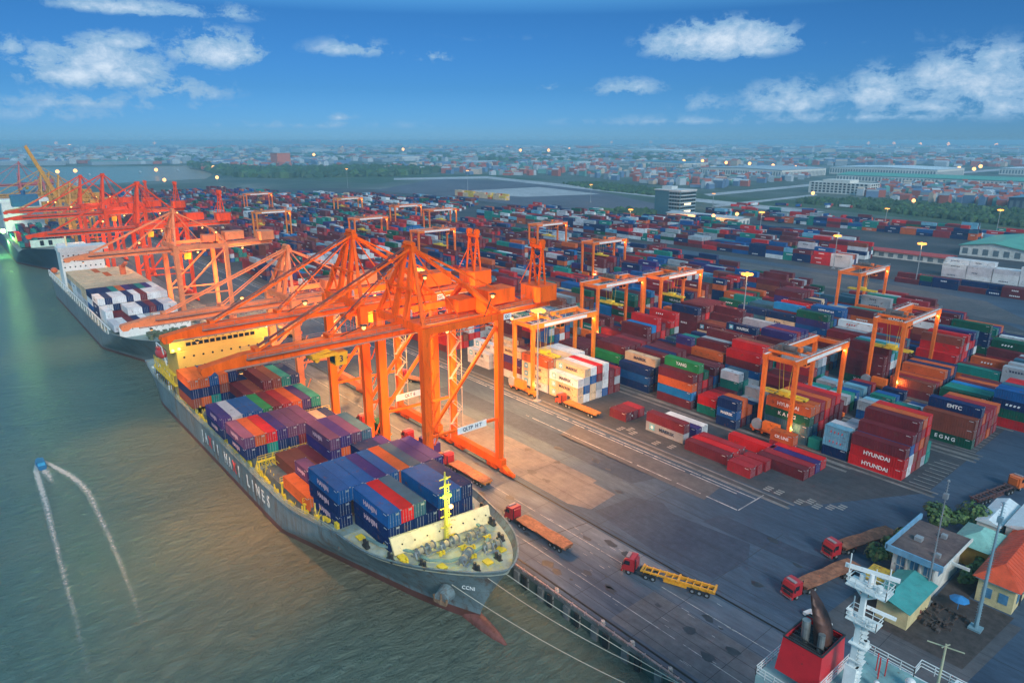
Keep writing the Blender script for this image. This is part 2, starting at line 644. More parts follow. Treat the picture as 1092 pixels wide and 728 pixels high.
for y in (78.6, 84.2, 96.5, 103.5, 110.6):
    b.box(-1080, 60, y, y + .07, 0, .0225)
struct(b.build('pavement_joint', mat('joint_tar', (.022, .026, .034), .8, var=.2)))
b = MB()
rnd = random.Random(9)
for k in range(70):
    x, y = rnd.uniform(-190, -40), rnd.choice([rnd.uniform(73, 118), rnd.uniform(75, 90)])
    r_ = rnd.uniform(.3, 1.3)
    n_ = 9
    b.add([(x + r_ * rnd.uniform(.7, 1.8) * math.cos(6.283 * j / n_), y + r_ * rnd.uniform(.5, 1) * math.sin(6.283 * j / n_), .029) for j in range(n_)], [tuple(range(n_))])
struct(b.build('oil_stain', mat('oil_stain', (.022, .026, .034), .5, var=.3)))
b = MB()
rnd = random.Random(3)
for x0, x1, y, ww in ((-68, -136, 119.2, .13), (-200, -1050, 118.8, .13), (-20, -1050, 77.2, .07), (-30, -1050, 86.1, .07), (-72, -1050, 125.3, .16), (-68, -1050, 126.4, .14)):
    x = x0
    while x > x1:
        L = rnd.uniform(5, 16)
        b.box(max(x - L, x1), x, y - ww, y + ww, 0, .026)
        x -= L + rnd.choice([.2, .4, 1.5])
b.box(-67.9, -67.65, 119.3, 129.3, 0, .028)
for k in range(46):
    x, y = rnd.uniform(-95, -45), rnd.uniform(74, 90)
    b.box(x - rnd.uniform(.5, 1.6), x, y, y + .08, 0, .026)
struct(b.build('painted_line', LINEW))
# tyre lanes of the yard cranes (dark slots beside pale concrete strips)
b = MB()
b2 = MB()
BLK = [129.3 + 29 * k for k in range(9)]
for k, y in enumerate(BLK):
    xe = -62 if k == 0 else (-44 if k < 7 else -150)
    for yy in (y, y + 26.2):
        b.box(-1050 if k < 8 else -900, xe, yy - .55, yy + .55, 0, .024)
        b2.box(-1050 if k < 8 else -900, xe + .8, yy - 1.6, yy - .7, 0, .022)
        b2.box(-1050 if k < 8 else -900, xe + .8, yy + .7, yy + 1.2, 0, .022)
struct(b.build('tyre_lane', TRACK))
struct(b2.build('concrete_strip', CONC))
# ground slots of the blocks (pale container pads)
b = MB()
rnd = random.Random(5)
for (x, y) in ((-62, 131.5), (-60.5, 133.5), (-58.6, 132.6), (-69.4, 131.7), (-67, 132), (-113, 131.6), (-111, 133.2), (-109, 131.9), (-56.5, 134.4), (-55, 136.2), (-97, 132.8), (-75, 145), (-85, 146), (-101, 131.6), (-118, 143), (-116, 144.5)):
    for j in range(3):
        b.box(x, x + 1.5, y + j * .9, y + j * .9 + .45, 0, .032)
for k in range(1, 4):
    for j in range(9):
        b.box(-50.5 + 1.2 * rnd.random(), -45.2, BLK[k] + 2.3 + j * 2.2, BLK[k] + 2.5 + j * 2.2, 0, .030)
struct(b.build('container_pad', mat('pad_concrete', (.24, .24, .23), .8, var=.2)))

# quay wall with fender recesses, capping pipe, bollards
qw = thing('quay_wall', 'long weathered concrete quay wall with dark fender bays along the berth', 'quay wall', (0, QE, 0))
b = MB()
b.box(-1110, 80, -.25, .5, -.55, .10)
x = -1110
while x < 80:
    b.box(x, x + 1.3, -.55, .0, -3.6, -.55)
    b.box(x + 3.2, x + 3.7, -.35, .0, -3.4, -.55)
    x += 6.5
b.build('cap_beam', CONC, qw)
b = MB()
x = -1109
while x < 80:
    b.box(x + 1.9, x + 2.9, -.9, -.55, -2.6, -.2)
    b.cyl((x + 2.4, -.05, -1.4), (x + 2.4, -.6, -1.4), .35, n=8)
    x += 6.5
b.build('fender_row', RUBBER, qw, kind='stuff')
b = MB()
b.cyl((-1110, -.1, .42), (80, -.1, .42), .17, n=8)
x = -1110
while x < 80:
    b.box(x, x + .15, -.35, .15, .1, .62)
    x += 3.1
b.build('service_pipe', mat('pink_pipe', (.42, .26, .24), .5, var=.2, rust=.3), qw)

BOLM = mat('bollard_paint', (.55, .42, .36), .5, var=.15, rust=.25)
b = MB()
b.cyl((0, 0, 0), (0, 0, .12), .42, n=12)
b.cyl((0, 0, .12), (0, 0, .55), .2, .22, n=12)
b.cyl((0, 0, .55), (0, 0, .72), .34, .3, n=12)
b.bar((-.4, 0, .6), (.4, 0, .6), .16)
bol0 = b.build('mooring_bollard', BOLM)
places = ['stern mooring line', 'middle of the empty berth', 'near foot of the empty berth']
for i, x in enumerate((-72.6, -61.8, -55.6, -48.4, -42.0)):
    o = bol0 if i == 0 else bol0.copy()
    if i:
        COL.objects.link(o)
    o.location = (x, 70.95, .1)
    tag(o, 'squat steel mooring bollard on the quay edge, %s one counted from the blue-grey bow' % ORD[i], 'bollard', 'bollards on the quay edge')

# ------------------------------------------------------------------ ships
HULLB = mat('grey_blue_hull', (.165, .225, .245), .6, var=.2, scale=.2, rust=.30, rustc=(.13, .075, .05), streak=True, bump=.25, bscale=.35)
HULLG = mat('grey_hull', (.16, .19, .20), .5, var=.14, scale=.12, rust=.18, streak=True)
HULLN = mat('navy_hull', (.035, .07, .105), .5, var=.15, scale=.1, rust=.1, streak=True)
_h = N(HULLB.node_tree)
_b = HULLB.node_tree.nodes['Principled BSDF']
_src = _b.inputs['Base Color'].links[0].from_socket
_tc = _h.n('ShaderNodeTexCoord')
_sp = _h.n('ShaderNodeSeparateXYZ')
_h.l(_tc.outputs['Object'], _sp.inputs[0])
_cv = _h.n('ShaderNodeCombineXYZ')
_h.l(_sp.outputs[0], _cv.inputs[0])
_h.l(_sp.outputs[2], _cv.inputs[1])
_br = _h.n('ShaderNodeTexBrick')
_h.l(_cv.outputs[0], _br.inputs['Vector'])
_br.inputs['Scale'].default_value = 1.0
_br.inputs['Brick Width'].default_value = 7.5
_br.inputs['Row Height'].default_value = 2.3
_br.inputs['Mortar Size'].default_value = .045
_br.inputs['Color1'].default_value = (1, 1, 1, 1)
_br.inputs['Color2'].default_value = (.86, .88, .9, 1)
_br.inputs['Mortar'].default_value = (.62, .58, .55, 1)
_mp = _h.n('ShaderNodeMapping')
_mp.inputs['Scale'].default_value = (1.1, 1, .12)
_h.l(_tc.outputs['Object'], _mp.inputs[0])
_run = _h.ramp(_h.noise(_mp.outputs[0], .9, 7, .75), [(.52, (1, 1, 1)), (.68, (.62, .47, .38))])
_h.l(_h.mix(.75, _h.mix(.8, _src, _br.outputs[0], 'MULTIPLY'), _run, 'MULTIPLY'), _b.inputs['Base Color'])
BOOT = mat('red_bottom_paint', (.13, .045, .036), .6, var=.2, scale=.2, rust=.3)
DECKP = mat('ship_deck', (.23, .30, .29), .7, var=.2, scale=.3, rust=.3, rustc=(.30, .26, .12))
DECKY = mat('forecastle_deck', (.40, .43, .36), .65, var=.22, scale=.35, rust=.35, rustc=(.52, .44, .16))
CREAM = mat('cream_paint', (.80, .64, .36), .55, var=.08, rust=.12, rustc=(.4, .22, .08))
YEL2 = mat('bright_yellow', (.75, .52, .03), .5, var=.1, rust=.1)
SUPY = mat('yellow_superstructure', (.68, .38, .08), .5, var=.06, scale=.2, rust=.06, rustc=(.5, .25, .05))
HATCH = mat('hatch_cover', (.10, .12, .12), .7, var=.2, rust=.3)
WINCH = mat('winch_grey', (.24, .27, .28), .5, .1, var=.25, rust=.3)
REDP = mat('red_paint', (.55, .03, .03), .45, var=.1)


def sm(a, b, x):
    t = max(0, min(1, (x - a) / (b - a)))
    return t * t * (3 - 2 * t)


def make_hull(root, X0, tipd, tipw, Yc, half, zd, top, hullm, deckm, entry=50, flare=27, bowp=.85, skew=None):
    """X0 stern, tipd/tipw stem x at deck / waterline; zd(x) deck height; top(x) bulwark height above deck"""
    NS = 84
    UL = [0, .10, .14, .2, .28, .36, .44, .52, .6, .68, .76, .84, .92, 1]
    NL = len(UL)
    skew = skew or (lambda x: 0.0)
    b = MB()
    rings = []
    for li in range(NL):
        u = UL[li]
        tip = tipw + (tipd - tipw) * u ** 1.2
        row = []
        for k in range(NS + 1):
            s = k / NS
            s = 1 - (1 - s) ** 1.7
            x = X0 + (tip - X0) * s + (1 - u) * 5 * (1 - s) ** 6
            d = tip - x
            ew = entry + (flare - entry) * u ** .8
            q = max(0.0, min(1, d / ew))
            wl = q ** 1.05
            dk = (1 - (1 - q) ** 2) ** bowp
            hb = half * ((1 - u) * .985 * wl + u * dk)
            ds = x - X0
            hb *= 1 - (.45 * (1 - u) ** 1.5 + .10) * (1 - min(1, ds / 24)) ** 2
            zt = zd(x) + top(x)
            z = -4.2 if li == 0 else (-1.2 - .5 * sm(-105, -140, x) if li == 1 else -1.9 + (zt + 1.9) * u)
            if li == 2:
                z = max(z, -.6)
            row.append((x, hb, z))
        rings.append(row)
    for sgn in (-1, 1):
        for li in range(NL - 1):
            for k in range(NS):
                q = [rings[li][k], rings[li][k + 1], rings[li + 1][k + 1], rings[li + 1][k]]
                b.add([(p[0], Yc + skew(p[0]) + sgn * p[1], p[2]) for p in q], [(0, 1, 2, 3) if sgn < 0 else (3, 2, 1, 0)], 1 if li == 0 else 0)
    for li in range(NL - 1):
        a, c = rings[li][0], rings[li + 1][0]
        b.add([(a[0], Yc - a[1], a[2]), (a[0], Yc + a[1], a[2]), (c[0], Yc + c[1], c[2]), (c[0], Yc - c[1], c[2])], [(3, 2, 1, 0)], 1 if li == 0 else 0)
    # bulwark cap
    for sgn in (-1, 1):
        for k in range(NS):
            p, q = rings[NL - 1][k], rings[NL - 1][k + 1]
            b.bar((p[0], Yc + skew(p[0]) + sgn * p[1], p[2]), (q[0], Yc + skew(q[0]) + sgn * q[1], q[2]), .3, .14, 0)
    ho = b.build('hull', [hullm, BOOT], root, smooth=True)
    bm_ = bmesh.new()
    bm_.from_mesh(ho.data)
    bmesh.ops.remove_doubles(bm_, verts=bm_.verts, dist=.003)
    bm_.to_mesh(ho.data)
    bm_.free()
    ho.data.set_sharp_from_angle(angle=R_(40))
    d = MB()
    rw = []
    for k in range(NS + 1):
        x, hb, _ = rings[NL - 2][k]
        rw.append((x, max(0.02, hb - .12), zd(x)))
    for k in range(NS):
        p, q = rw[k], rw[k + 1]
        sp_, sq_ = skew(p[0]), skew(q[0])
        d.add([(p[0], Yc + sp_ - p[1], p[2]), (q[0], Yc + sq_ - q[1], q[2]), (q[0], Yc + sq_ + q[1], q[2]), (p[0], Yc + sp_ + p[1], p[2])], [(0, 1, 2, 3)])
    d.build('deck', deckm, root)
    return rings


def winch(b, x, y, z, w=4.2, ang=0.0):
    c, s_ = math.cos(ang), math.sin(ang)

    def T(p):
        return (x + p[0] * c - p[1] * s_, y + p[0] * s_ + p[1] * c, z + p[2])
    b.cyl(T((0, -w / 2, .9)), T((0, w / 2, .9)), .22, n=8, mi=0)
    for yy, rr, L in ((-w * .38, .75, .08), (-w * .12, .75, .08), (w * .12, .75, .08), (w * .38, .75, .08)):
        b.cyl(T((0, yy, .9)), T((0, yy + L, .9)), rr, n=14, mi=0)
    b.cyl(T((0, -w * .36, .9)), T((0, -w * .14, .9)), .55, n=12, mi=1)
    b.cyl(T((0, w * .14, .9)), T((0, w * .36, .9)), .55, n=12, mi=1)
    for yy in (-w * .48, -w * .02, w * .45):
        p0, p1 = T((-.6, yy - .12, 0)), T((.6, yy + .12, 1.1))
        b.bar(T((-.5, yy, .05)), T((0, yy, 1.1)), .25, .2, 0)
        b.bar(T((.5, yy, .05)), T((0, yy, 1.1)), .25, .2, 0)
    b.bar(T((-.9, -w / 2, .1)), T((-.9, w / 2, .1)), .3, .2, 0)
    b.bar(T((.9, -w / 2, .1)), T((.9, w / 2, .1)), .3, .2, 0)


ROPE = mat('mooring_rope', (.50, .46, .36), .8, var=.1)

# --- ship 1
s1 = thing('container_ship', 'long grey-blue container ship with yellow bridge, its bow nearest the camera', 'ship', (-156, 56.6, WL))


class Off:      # parent helper: build parts in world coordinates under a root that is not at the origin
    pass


def settle(root):
    """parts were built in world coordinates: shift them so that the root's own place keeps them there"""
    L = root.location.copy()
    for ch in root.children:
        ch.location = ch.location - L


def zd1(x):
    return 5.1 + 4.2 * sm(-126, -97, x) + .6 * sm(-90, -72, x) + .9 * sm(-222, -238, x)


def tp1(x):
    return .15 + .95 * sm(-104, -98, x)


SK = lambda x: 1.7 * sm(-92, -71, x)
r1 = make_hull(s1, -240, -70.9, -78.2, 57, 13.8, zd1, tp1, HULLB, DECKP, flare=30, bowp=.66, skew=SK)
# bulbous bow
b = MB()
prev = None
for k in range(9):
    t = k / 8
    x = -92 + 21.0 * t
    r = (1.9 * math.sqrt(max(0, 1 - ((t - .35) / .66) ** 2)) if t > .35 else 1.9 * (.4 + .6 * t / .35)) + .03
    ring = [(x, 58.3 + r * .75 * math.cos(a), -3.15 + r * math.sin(a)) for a in [2 * math.pi * j / 14 for j in range(14)]]
    if prev:
        b.add(prev + ring, [(j, (j + 1) % 14, 14 + (j + 1) % 14, 14 + j) for j in range(14)])
    prev = ring
b.add(prev, [tuple(range(14))])
b.build('bulbous_bow', mat('red_bottom_light', (.20, .065, .05), .55, var=.2, rust=.3), s1, smooth=True)
# stem bar
# forecastle deck plate with its own paint, just above the deck
b = MB()
NSG = 22
for k in range(NSG):
    x0 = -98.5 + (27.2) * k / NSG
    x1 = -98.5 + (27.2) * (k + 1) / NSG

    def hb(x):
        q = max(0.0, min(1, (-71.1 - x) / 30))
        return max(.05, 13.6 * (1 - (1 - q) ** 2) ** .66 - .45)
    b.add([(x0, 57 + SK(x0) - hb(x0), zd1(x0) + .03), (x1, 57 + SK(x1) - hb(x1), zd1(x1) + .03), (x1, 57 + SK(x1) + hb(x1), zd1(x1) + .03), (x0, 57 + SK(x0) + hb(x0), zd1(x0) + .03)], [(0, 1, 2, 3)])
b.build('forecastle_deck', DECKY, s1)
# painted walkway lines and yellow spots on the forecastle
b = MB()
wk = [(-96, 46.5), (-91, 47.5), (-86, 50.5), (-82, 51.2), (-79.5, 53.6), (-78.8, 57), (-79.5, 61), (-82, 63.6), (-86, 63.8), (-92, 67.5)]
for p, q in zip(wk, wk[1:]):
    b.bar((p[0], p[1], 9.96 + .3 * sm(-90, -76, p[0])), (q[0], q[1], 9.96 + .3 * sm(-90, -76, q[0])), .5, .3, 0)
for x, y in ((-75.6, 58.3), (-77.0, 62.2), (-79.2, 51.9), (-85.5, 48.4), (-95.2, 46.0), (-90.5, 48.7)):
    b.cbox((x, y, 10.05), (1.5, 1.2, .3), 1)
b.build('deck_marking', [mat('walkway_green', (.16, .27, .27), .7), YEL2], s1, kind='stuff')
# breakwater, slightly raked
b = MB()
zb = 9.6
b.add([(-87.2, 48.0, zb), (-85.2, 66.6, zb), (-86.2, 66.8, zb + 2.8), (-88.2, 47.8, zb + 2.8), (-87.6, 48.0, zb), (-85.6, 66.6, zb), (-86.6, 66.8, zb + 2.8), (-88.6, 47.8, zb + 2.8)],
      [(0, 1, 2, 3), (5, 4, 7, 6), (3, 2, 6, 7), (0, 3, 7, 4), (1, 5, 6, 2)])
for k in range(8):
    y = 49.5 + k * 2.3
    b.cyl((-87.3 + .245 * k, y, zb + 1.6), (-87.15 + .245 * k, y, zb + 1.6), .14, n=6, mi=1)
b.build('breakwater', [CREAM, DARK], s1)
# winches, windlass, bitts
for (x, y, a, w_) in ((-84.2, 52.0, .1, 4.4), (-83.3, 56.3, .12, 4.2), (-82.6, 61.2, .12, 4.4), (-78.3, 56.0, .5, 3.6), (-78.0, 61.2, -.2, 3.4)):
    b = MB()
    winch(b, x, y, 9.95, w_, a)
    b.build('winch', [WINCH, mat('rope_coil', (.34, .27, .18), .85, var=.2)], s1)
for (x, y) in ((-81.5, 49.8), (-86.5, 46.8), (-92.5, 45.6), (-79.6, 64.2), (-84.5, 66.2), (-89.5, 68.0), (-75.3, 55.8), (-75.3, 60.2)):
    b = MB()
    for dx in (-.45, .45):
        b.cyl((x + dx, y, 9.5), (x + dx, y, 10.9), .28, n=8)
    b.box(x - .8, x + .8, y - .35, y + .35, 9.6, 10.0)
    b.build('bitts', DARK, s1)
b = MB()
for (x, y) in ((-81.2, 57.3), (-80.2, 58.4), (-82.1, 53.6), (-88.9, 51.5), (-85.0, 58), (-78.0, 57.0), (-84.0, 47.8), (-81.0, 62.3)):
    b.cyl((x, y, 9.9), (x, y, 10.6), .3, n=8)
    b.bar((x - .6, y - .4, 10.4), (x + .6, y + .5, 10.2), .16, .16)
    b.cbox((x, y + .6, 10.3), (.5, .3, .6))
b.build('deck_fittings', YEL2, s1, kind='stuff')
# anchor and its pocket on the near bow
b = MB()
ax, ay, az = -79.3, 51.9, 4.6
b.cyl((ax - .4, ay + 1.2, az), (ax + .35, ay - .55, az - .1), 1.5, 1.25, n=16)
b.build('anchor_pocket', HULLB, s1)
b = MB()
b.cyl((ax + .3, ay - .5, az + .9), (ax + .45, ay - .75, az - 1.0), .2, n=8)
b.bar((ax - .9, ay - 1.0, az - .7), (ax + 1.5, ay - .4, az - .7), .4, .5)
b.bar((ax - .9, ay - 1.0, az - .7), (ax - 1.0, ay - 1.05, az + .3), .25, .35)
b.bar((ax + 1.5, ay - .4, az - .7), (ax + 1.6, ay - .35, az + .3), .25, .35)
b.build('anchor', mat('rusty_anchor', (.2, .12, .07), .7, var=.3), s1)
# red name band at the bow
b = MB()
b.add([(-77.2, 52.05, 7.6), (-73.4, 55.0, 7.75), (-73.3, 54.95, 8.35), (-77.1, 51.95, 8.2)], [(0, 1, 2, 3)])
# foremast with lamps
ms = MB()
ms.cyl((-85.3, 57, 9.6), (-85.3, 57, 16), .42, .34, n=10)
ms.cyl((-85.3, 57, 16), (-85.3, 57, 22.6), .26, .12, n=8)
for z in (12.5, 14.5, 16.0, 18.2, 20.0, 21.4):
    ms.bar((-85.3, 57 - 1.1, z), (-85.3, 57 + 1.1, z), .15)
    ms.cbox((-85.0, 57.0, z + .25), (.6, .5, .35))
for k in range(22):
    ms.bar((-84.85, 56.6, 10 + k * .5), (-84.85, 57.4, 10 + k * .5), .06)
ms.bar((-84.85, 56.6, 10), (-84.85, 56.6, 21), .07)
ms.bar((-84.85, 57.4, 10), (-84.85, 57.4, 21), .07)
mo = ms.build('foremast', mat('mast_yellow', (.72, .62, .08), .5, var=.1), s1)
b = MB()
b.sph((-84.7, 56.5, 18.4), .42)
b.sph((-84.7, 57.5, 18.4), .3)
b.build('mast_lamp', emit('lime_lamp', (.45, 1.0, .06), 2.2), mo)
b = MB()
b.sph((-84.5, 57.5, 16.4), .38)
b.build('mast_lamp', emit('amber_lamp', (1.0, .5, .1), 6), mo)
point((-83.2, 57.4, 16.8), 1100, (1.0, .66, .12), .5, s1)
point((-83.9, 56.0, 19.0), 400, (.55, 1.0, .1), .4, s1)
# railing round the forecastle and along the deck
b = MB()
pts_ = []
for k in range(0, 85, 3):
    x, hb_, z = r1[13][k]
    if -238 < x < -100:
        pts_.append((x, 57 - hb_ + .35, zd1(x)))
b.rail(pts_, 1.1, 3.0, .07)
b.build('deck_railing', mat('rail_grey', (.4, .42, .36), .5), s1)
# hatch coamings / covers, one per bay
BAYX = [-101.2, -113.6, -124.6, -137.0, -155.2, -169.5, -183.0, -192.4]
HZ = [8.6, 8.6, 7.9, 7.3, 7.2, 7.2, 7.2, 7.2]
for x0, hz_ in zip(BAYX, HZ):
    y0, y1 = (50.5, 64.4) if x0 > -103 else (44.6, 68.6)
    b = MB()
    b.box(x0 - .1, x0 + (11.0 if x0 > -103 else 12.3), y0, y1, 5.0 if x0 < -103 else 7.0, hz_ - .28)
    for j in range(5):
        ww = (y1 - y0) / 5
        b.box(x0 + .05, x0 + 12.15, y0 + j * ww + .08, y0 + (j + 1) * ww - .08, hz_ - .28, hz_ - .04)
    b.build('hatch_cover', HATCH, s1)
# lashing bridges between bays with yellow rails, side clutter
rnd = random.Random(11)
for x0 in BAYX[1:]:
    b = MB()
    xx = x0 - .55
    for k in range(8):
        y = 44 + k * 3.6
        b.box(xx - .12, xx + .12, y, y + .25, 5.2, 8.9)
    b.box(xx - .35, xx + .35, 43.9, 69.4, 8.6, 8.8)
    b.rail([(xx - .3, 44, 8.8), (xx - .3, 69.3, 8.8)], 1.0, 1.8, .07)
    b.build('lashing_bridge', YEL2, s1)
b = MB()
for k in range(150):
    x = rnd.uniform(-200, -102)
    y = 44.1 + rnd.random() * .8 + .9 * sm(-112, -100, x)
    z = zd1(x)
    q = rnd.random()
    if q < .4:
        b.cyl((x, y, z), (x, y, z + rnd.uniform(.5, 1.1)), .22, n=6)
    elif q < .7:
        b.cbox((x, y, z + .5), (rnd.uniform(.4, 1.4), .5, rnd.uniform(.5, 1.2)))
    else:
        b.bar((x, y, z), (x + rnd.uniform(-1.5, 1.5), y + .5, z + 2.6), .12)
b.build('deck_fittings', YEL2, s1, kind='stuff')
b = MB()
for (x, y, z, L) in ((-124, 47, 7.8, 10), (-139.5, 46, 7.0, 3), (-141, 50, 7.0, 2.5), (-156.8, 45, 7, 2)):
    for k in range(10):
        xx, yy = x + rnd.uniform(0, L), y + rnd.uniform(-1, 3)
        b.bar((xx, yy, z), (xx + rnd.uniform(-.6, .6), yy + rnd.uniform(-1, 1), z + rnd.uniform(1, 2.4)), .16)
        b.bar((xx, yy, z + 1.2), (xx + 1.6, yy, z + 1.2), .12)
b.build('lashing_gear', YEL2, s1, kind='stuff')

# superstructure
b = MB()
b.box(-209, -197, 44.6, 68.8, 5, 19.0)
b.box(-207.5, -197.2, 43.0, 70.2, 19.0, 21.9)
b.box(-205, -198, 49, 64, 21.9, 22.6)
sup = b.build('superstructure', SUPY, s1)
for k in range(12):
    y = 47.2 + k * 1.62
    b = MB()
    b.box(-197.15, -197.08, y, y + 1.25, 20.3, 21.3)
    b.build('bridge_window', GLASS, sup)
for z in (17.3, 14.2, 11.3):
    for k in range(9):
        y = 46.3 + k * 2.55
        b = MB()
        b.cyl((-196.98, y, z), (-196.9, y, z), .3, n=10)
        b.build('porthole', GLASS, sup)
b = MB()
b.rail([(-198, 44.8, 21.95), (-198, 68.5, 21.95)], 1.1, 2.2, .07)
b.rail([(-197.1, 43.1, 21.95), (-197.1, 47, 21.95)], 1.1, 2, .07)
b.build('bridge_railing', YEL2, sup)
b = MB()
b.cyl((-202, 56.6, 22.5), (-202, 56.6, 27), .35, .2, n=8)
b.bar((-202, 54, 25.5), (-202, 59, 25.5), .2)
b.box(-201.8, -201.4, 55, 58.2, 26.5, 26.8)
b.build('radar_mast', WHITE, sup)
b = MB()
b.prism([(-214.5, 52.5), (-209.5, 52.5), (-209.5, 60.5), (-214.5, 60.5)], 8, 20.5)
b.cyl((-212, 54.5, 20.5), (-212, 54.5, 22), .5, n=10)
b.cyl((-212, 58, 20.5), (-212, 58, 22), .5, n=10)
b.build('funnel', SUPY, s1)
for (y, z, e_, c_) in ((43.6, 19.8, 14, (.8, 1.0, .15)), (45.2, 20.0, 20, (.75, 1, .1)), (50.0, 22.9, 12, (.8, 1.0, .12)), (67.2, 22.6, 26, (.85, 1.0, .12)), (69.6, 22.4, 20, (1.0, .9, .5))):
    b = MB()
    b.sph((-196.6, y, z), .42)
    b.build('floodlight', emit('flood_lime' if c_[2] < .3 else 'flood_warm', (.8, 1.0, .12) if c_[2] < .3 else c_, 4), sup)
point((-194.2, 43.0, 20.8), 800, (1, 1.0, .3), .6, s1)
point((-194.0, 69.4, 22.6), 1100, (1, .95, .3), .6, s1)
# aft mooring deck
for q in ((-231, 49.5, 6.1, 4, .2), (-226, 52, 6.0, 4, 0), (-231, 62, 6.1, 4, 0)):
    b = MB()
    winch(b, *q)
    b.build('winch', [WINCH, WHITE], s1)
rnd = random.Random(8)
b = MB()
for k in range(70):
    x, y = rnd.uniform(-234, -202), rnd.uniform(43.9, 47.5)
    b.cbox((x, y, 5.5 + rnd.random() * .6), (rnd.uniform(.3, 1.2), rnd.uniform(.3, 1.0), rnd.uniform(.4, 1.6)), rnd.choice([0, 0, 1, 2]))
b.build('deck_fittings', [WINCH, YEL2, WHITE], s1, kind='stuff')
for i, z in enumerate((8.2, 11.4)):
    b = MB()
    b.box(-222, -201, 43.7, 45.4, z - .15, z)
    b.rail([(-222, 43.7, z), (-201, 43.7, z)], 1.1, 2, .08)
    for k in range(9):
        b.box(-222 + k * 2.5, -221.8 + k * 2.5, 43.7, 43.9, 5.2, z)
    b.build('side_gallery', YEL2, s1)
b = MB()
b.sph((-216, 44.6, 14.2), 1.7, sq=(2.3, .85, .8), n=14, k=8)
b.cbox((-217.4, 44.6, 15.4), (2.2, 1.6, 1.0))
b.build('lifeboat', mat('lifeboat_red', (.6, .035, .03), .4, var=.08), s1)
b = MB()
b.bar((-222, 45.4, 5.5), (-219, 44.3, 17), .3)
b.bar((-211, 45.4, 5.5), (-213, 44.3, 17), .3)
b.bar((-219, 44.3, 17), (-213, 44.3, 17), .25)
b.build('davit', WHITE, s1)
# company name along the near side, white letters with a red X
LW2 = mat('hull_letter_white', (.46, .52, .54), .6, var=.25, scale=1.2)
LR = mat('hull_letter_red', (.6, .05, .05), .6)


def hull_y(x, z):
    return 56.6 - 13.5 * (1 - .0) - .12
name_s = [('J', 0), ('A', 0), ('X', 1), ('I', 0), ('I', 0), (' ', 0), ('H', 0), ('A', 0), ('X', 1), ('I', 0), (' ', 0), ('L', 0), ('I', 0), ('N', 0), ('E', 0), ('S', 0)]
lets = [i for i in name_s]
X_a, X_b = -177.0, -129.5
nch = len(name_s)
for i, (ch, red) in enumerate(name_s):
    if ch == ' ':
        continue
    x = X_a + (X_b - X_a) * (i + .5) / nch
    text('hull_letter', ch, 3.9, (x, 43.02, 2.2), (math.pi / 2, 0, 0), LR if red else LW2, s1, ext=.05, bold=.05, sx=.8)
# draught marks / white emblem on the bow
text('hull_letter', 'CCNI', .9, (-74.0, 53.2, 8.4), (math.pi / 2, 0, .6), LETTERW, s1, ext=.02)
b2m = MB()
settle(s1)

# mooring lines
for i, (a, c, sag, nm) in enumerate((((-72.6, 58.6, 9.9), (-38.5, 70.6, .7), 1.4, 'upper'), ((-73.2, 56.4, 9.2), (-44, 70.2, .5), 2.8, 'middle'), ((-76.2, 51.6, 8.6), (-34.0, 70.0, .4), 4.2, 'lowest'))):
    b = MB()
    a, c = Vector(a), Vector(c)
    p0 = a
    for k in range(1, 25):
        t = k / 24
        p = a.lerp(c, t)
        p.z -= sag * 4 * t * (1 - t) * .5
        b.cyl(p0, p, .055, n=5, cap=False)
        p0 = p
    tag(b.build('mooring_line', ROPE), 'pale rope running from the bow to the quay, %s of the three' % nm, 'rope', 'mooring lines of the near ship')

# --- ship 2 (grey hull, white block aft)
s2 = thing('container_ship', 'grey container ship with white block aft and beige containers, behind the yellow-bridged ship', 'ship', (-345, 56, WL))
zd2 = lambda x: 6.5 + 2.2 * sm(-285, -262, x)
make_hull(s2, -438, -243.5, -250, 55.5, 14.5, zd2, lambda x: .2 + .9 * sm(-280, -270, x), HULLG, DECKP)
b = MB()
b.box(-390, -378, 42.0, 59.5, 6, 25.0)
b.box(-388, -378.3, 41.4, 62, 25.0, 27)
b2_ = b.build('superstructure', WHITE, s2)
for z in (23.2, 20.5, 17.8):
    for k in range(8):
        b = MB()
        b.cyl((-377.95, 43.0 + k * 2.1, z), (-377.85, 43.0 + k * 2.1, z), .35, n=8)
        b.build('porthole', GLASS, b2_)
b = MB()
b.box(-264.5, -264.1, 42.5, 66, 8.4, 13.0)
b.build('breakwater', WHITE, s2)
b = MB()
for k in range(9):
    b.cyl((-264.05, 44.5 + k * 2.2, 11.4), (-263.95, 44.5 + k * 2.2, 11.4), .22, n=6)
for k in range(60):
    x, y = rnd.uniform(-262, -252), rnd.uniform(49, 63)
    b.cbox((x, y, 9.4), (rnd.uniform(.5, 2), rnd.uniform(.5, 2), rnd.uniform(.8, 2)))
b.build('deck_fittings', mat('green_machinery', (.08, .13, .08), .6, var=.4, rust=.3), s2, kind='stuff')
b = MB()
b.cyl((-385, 46, 27), (-385, 46, 33), .4, n=8)
b.box(-436, -391, 42.5, 69, 6, 8)
b.build('aft_deck_house', CREAM, s2)
b = MB()
for k in range(26):
    x = -430 + k * 6
    b.box(x, x + .35, 41.25, 41.5, 6.4, 9.6)
b.box(-430, -275, 41.2, 41.6, 9.5, 9.8)
b.build('side_stanchion_row', WHITE, s2)
b = MB()
b.sph((-422, 43, 10.3), 1.8, sq=(1.8, .9, .8), n=12, k=7)
b.build('lifeboat', mat('lifeboat_orange', (.7, .12, .02), .4), s2)
b = MB()
b.bar((-352, 62, 9), (-352, 62, 20.4), 2.2)
b.bar((-352, 62, 19.6), (-348, 63, 22), 1.2)
b.build('deck_crane_post', mat('red_orange_post', (.6, .12, .04), .5), s2)
settle(s2)

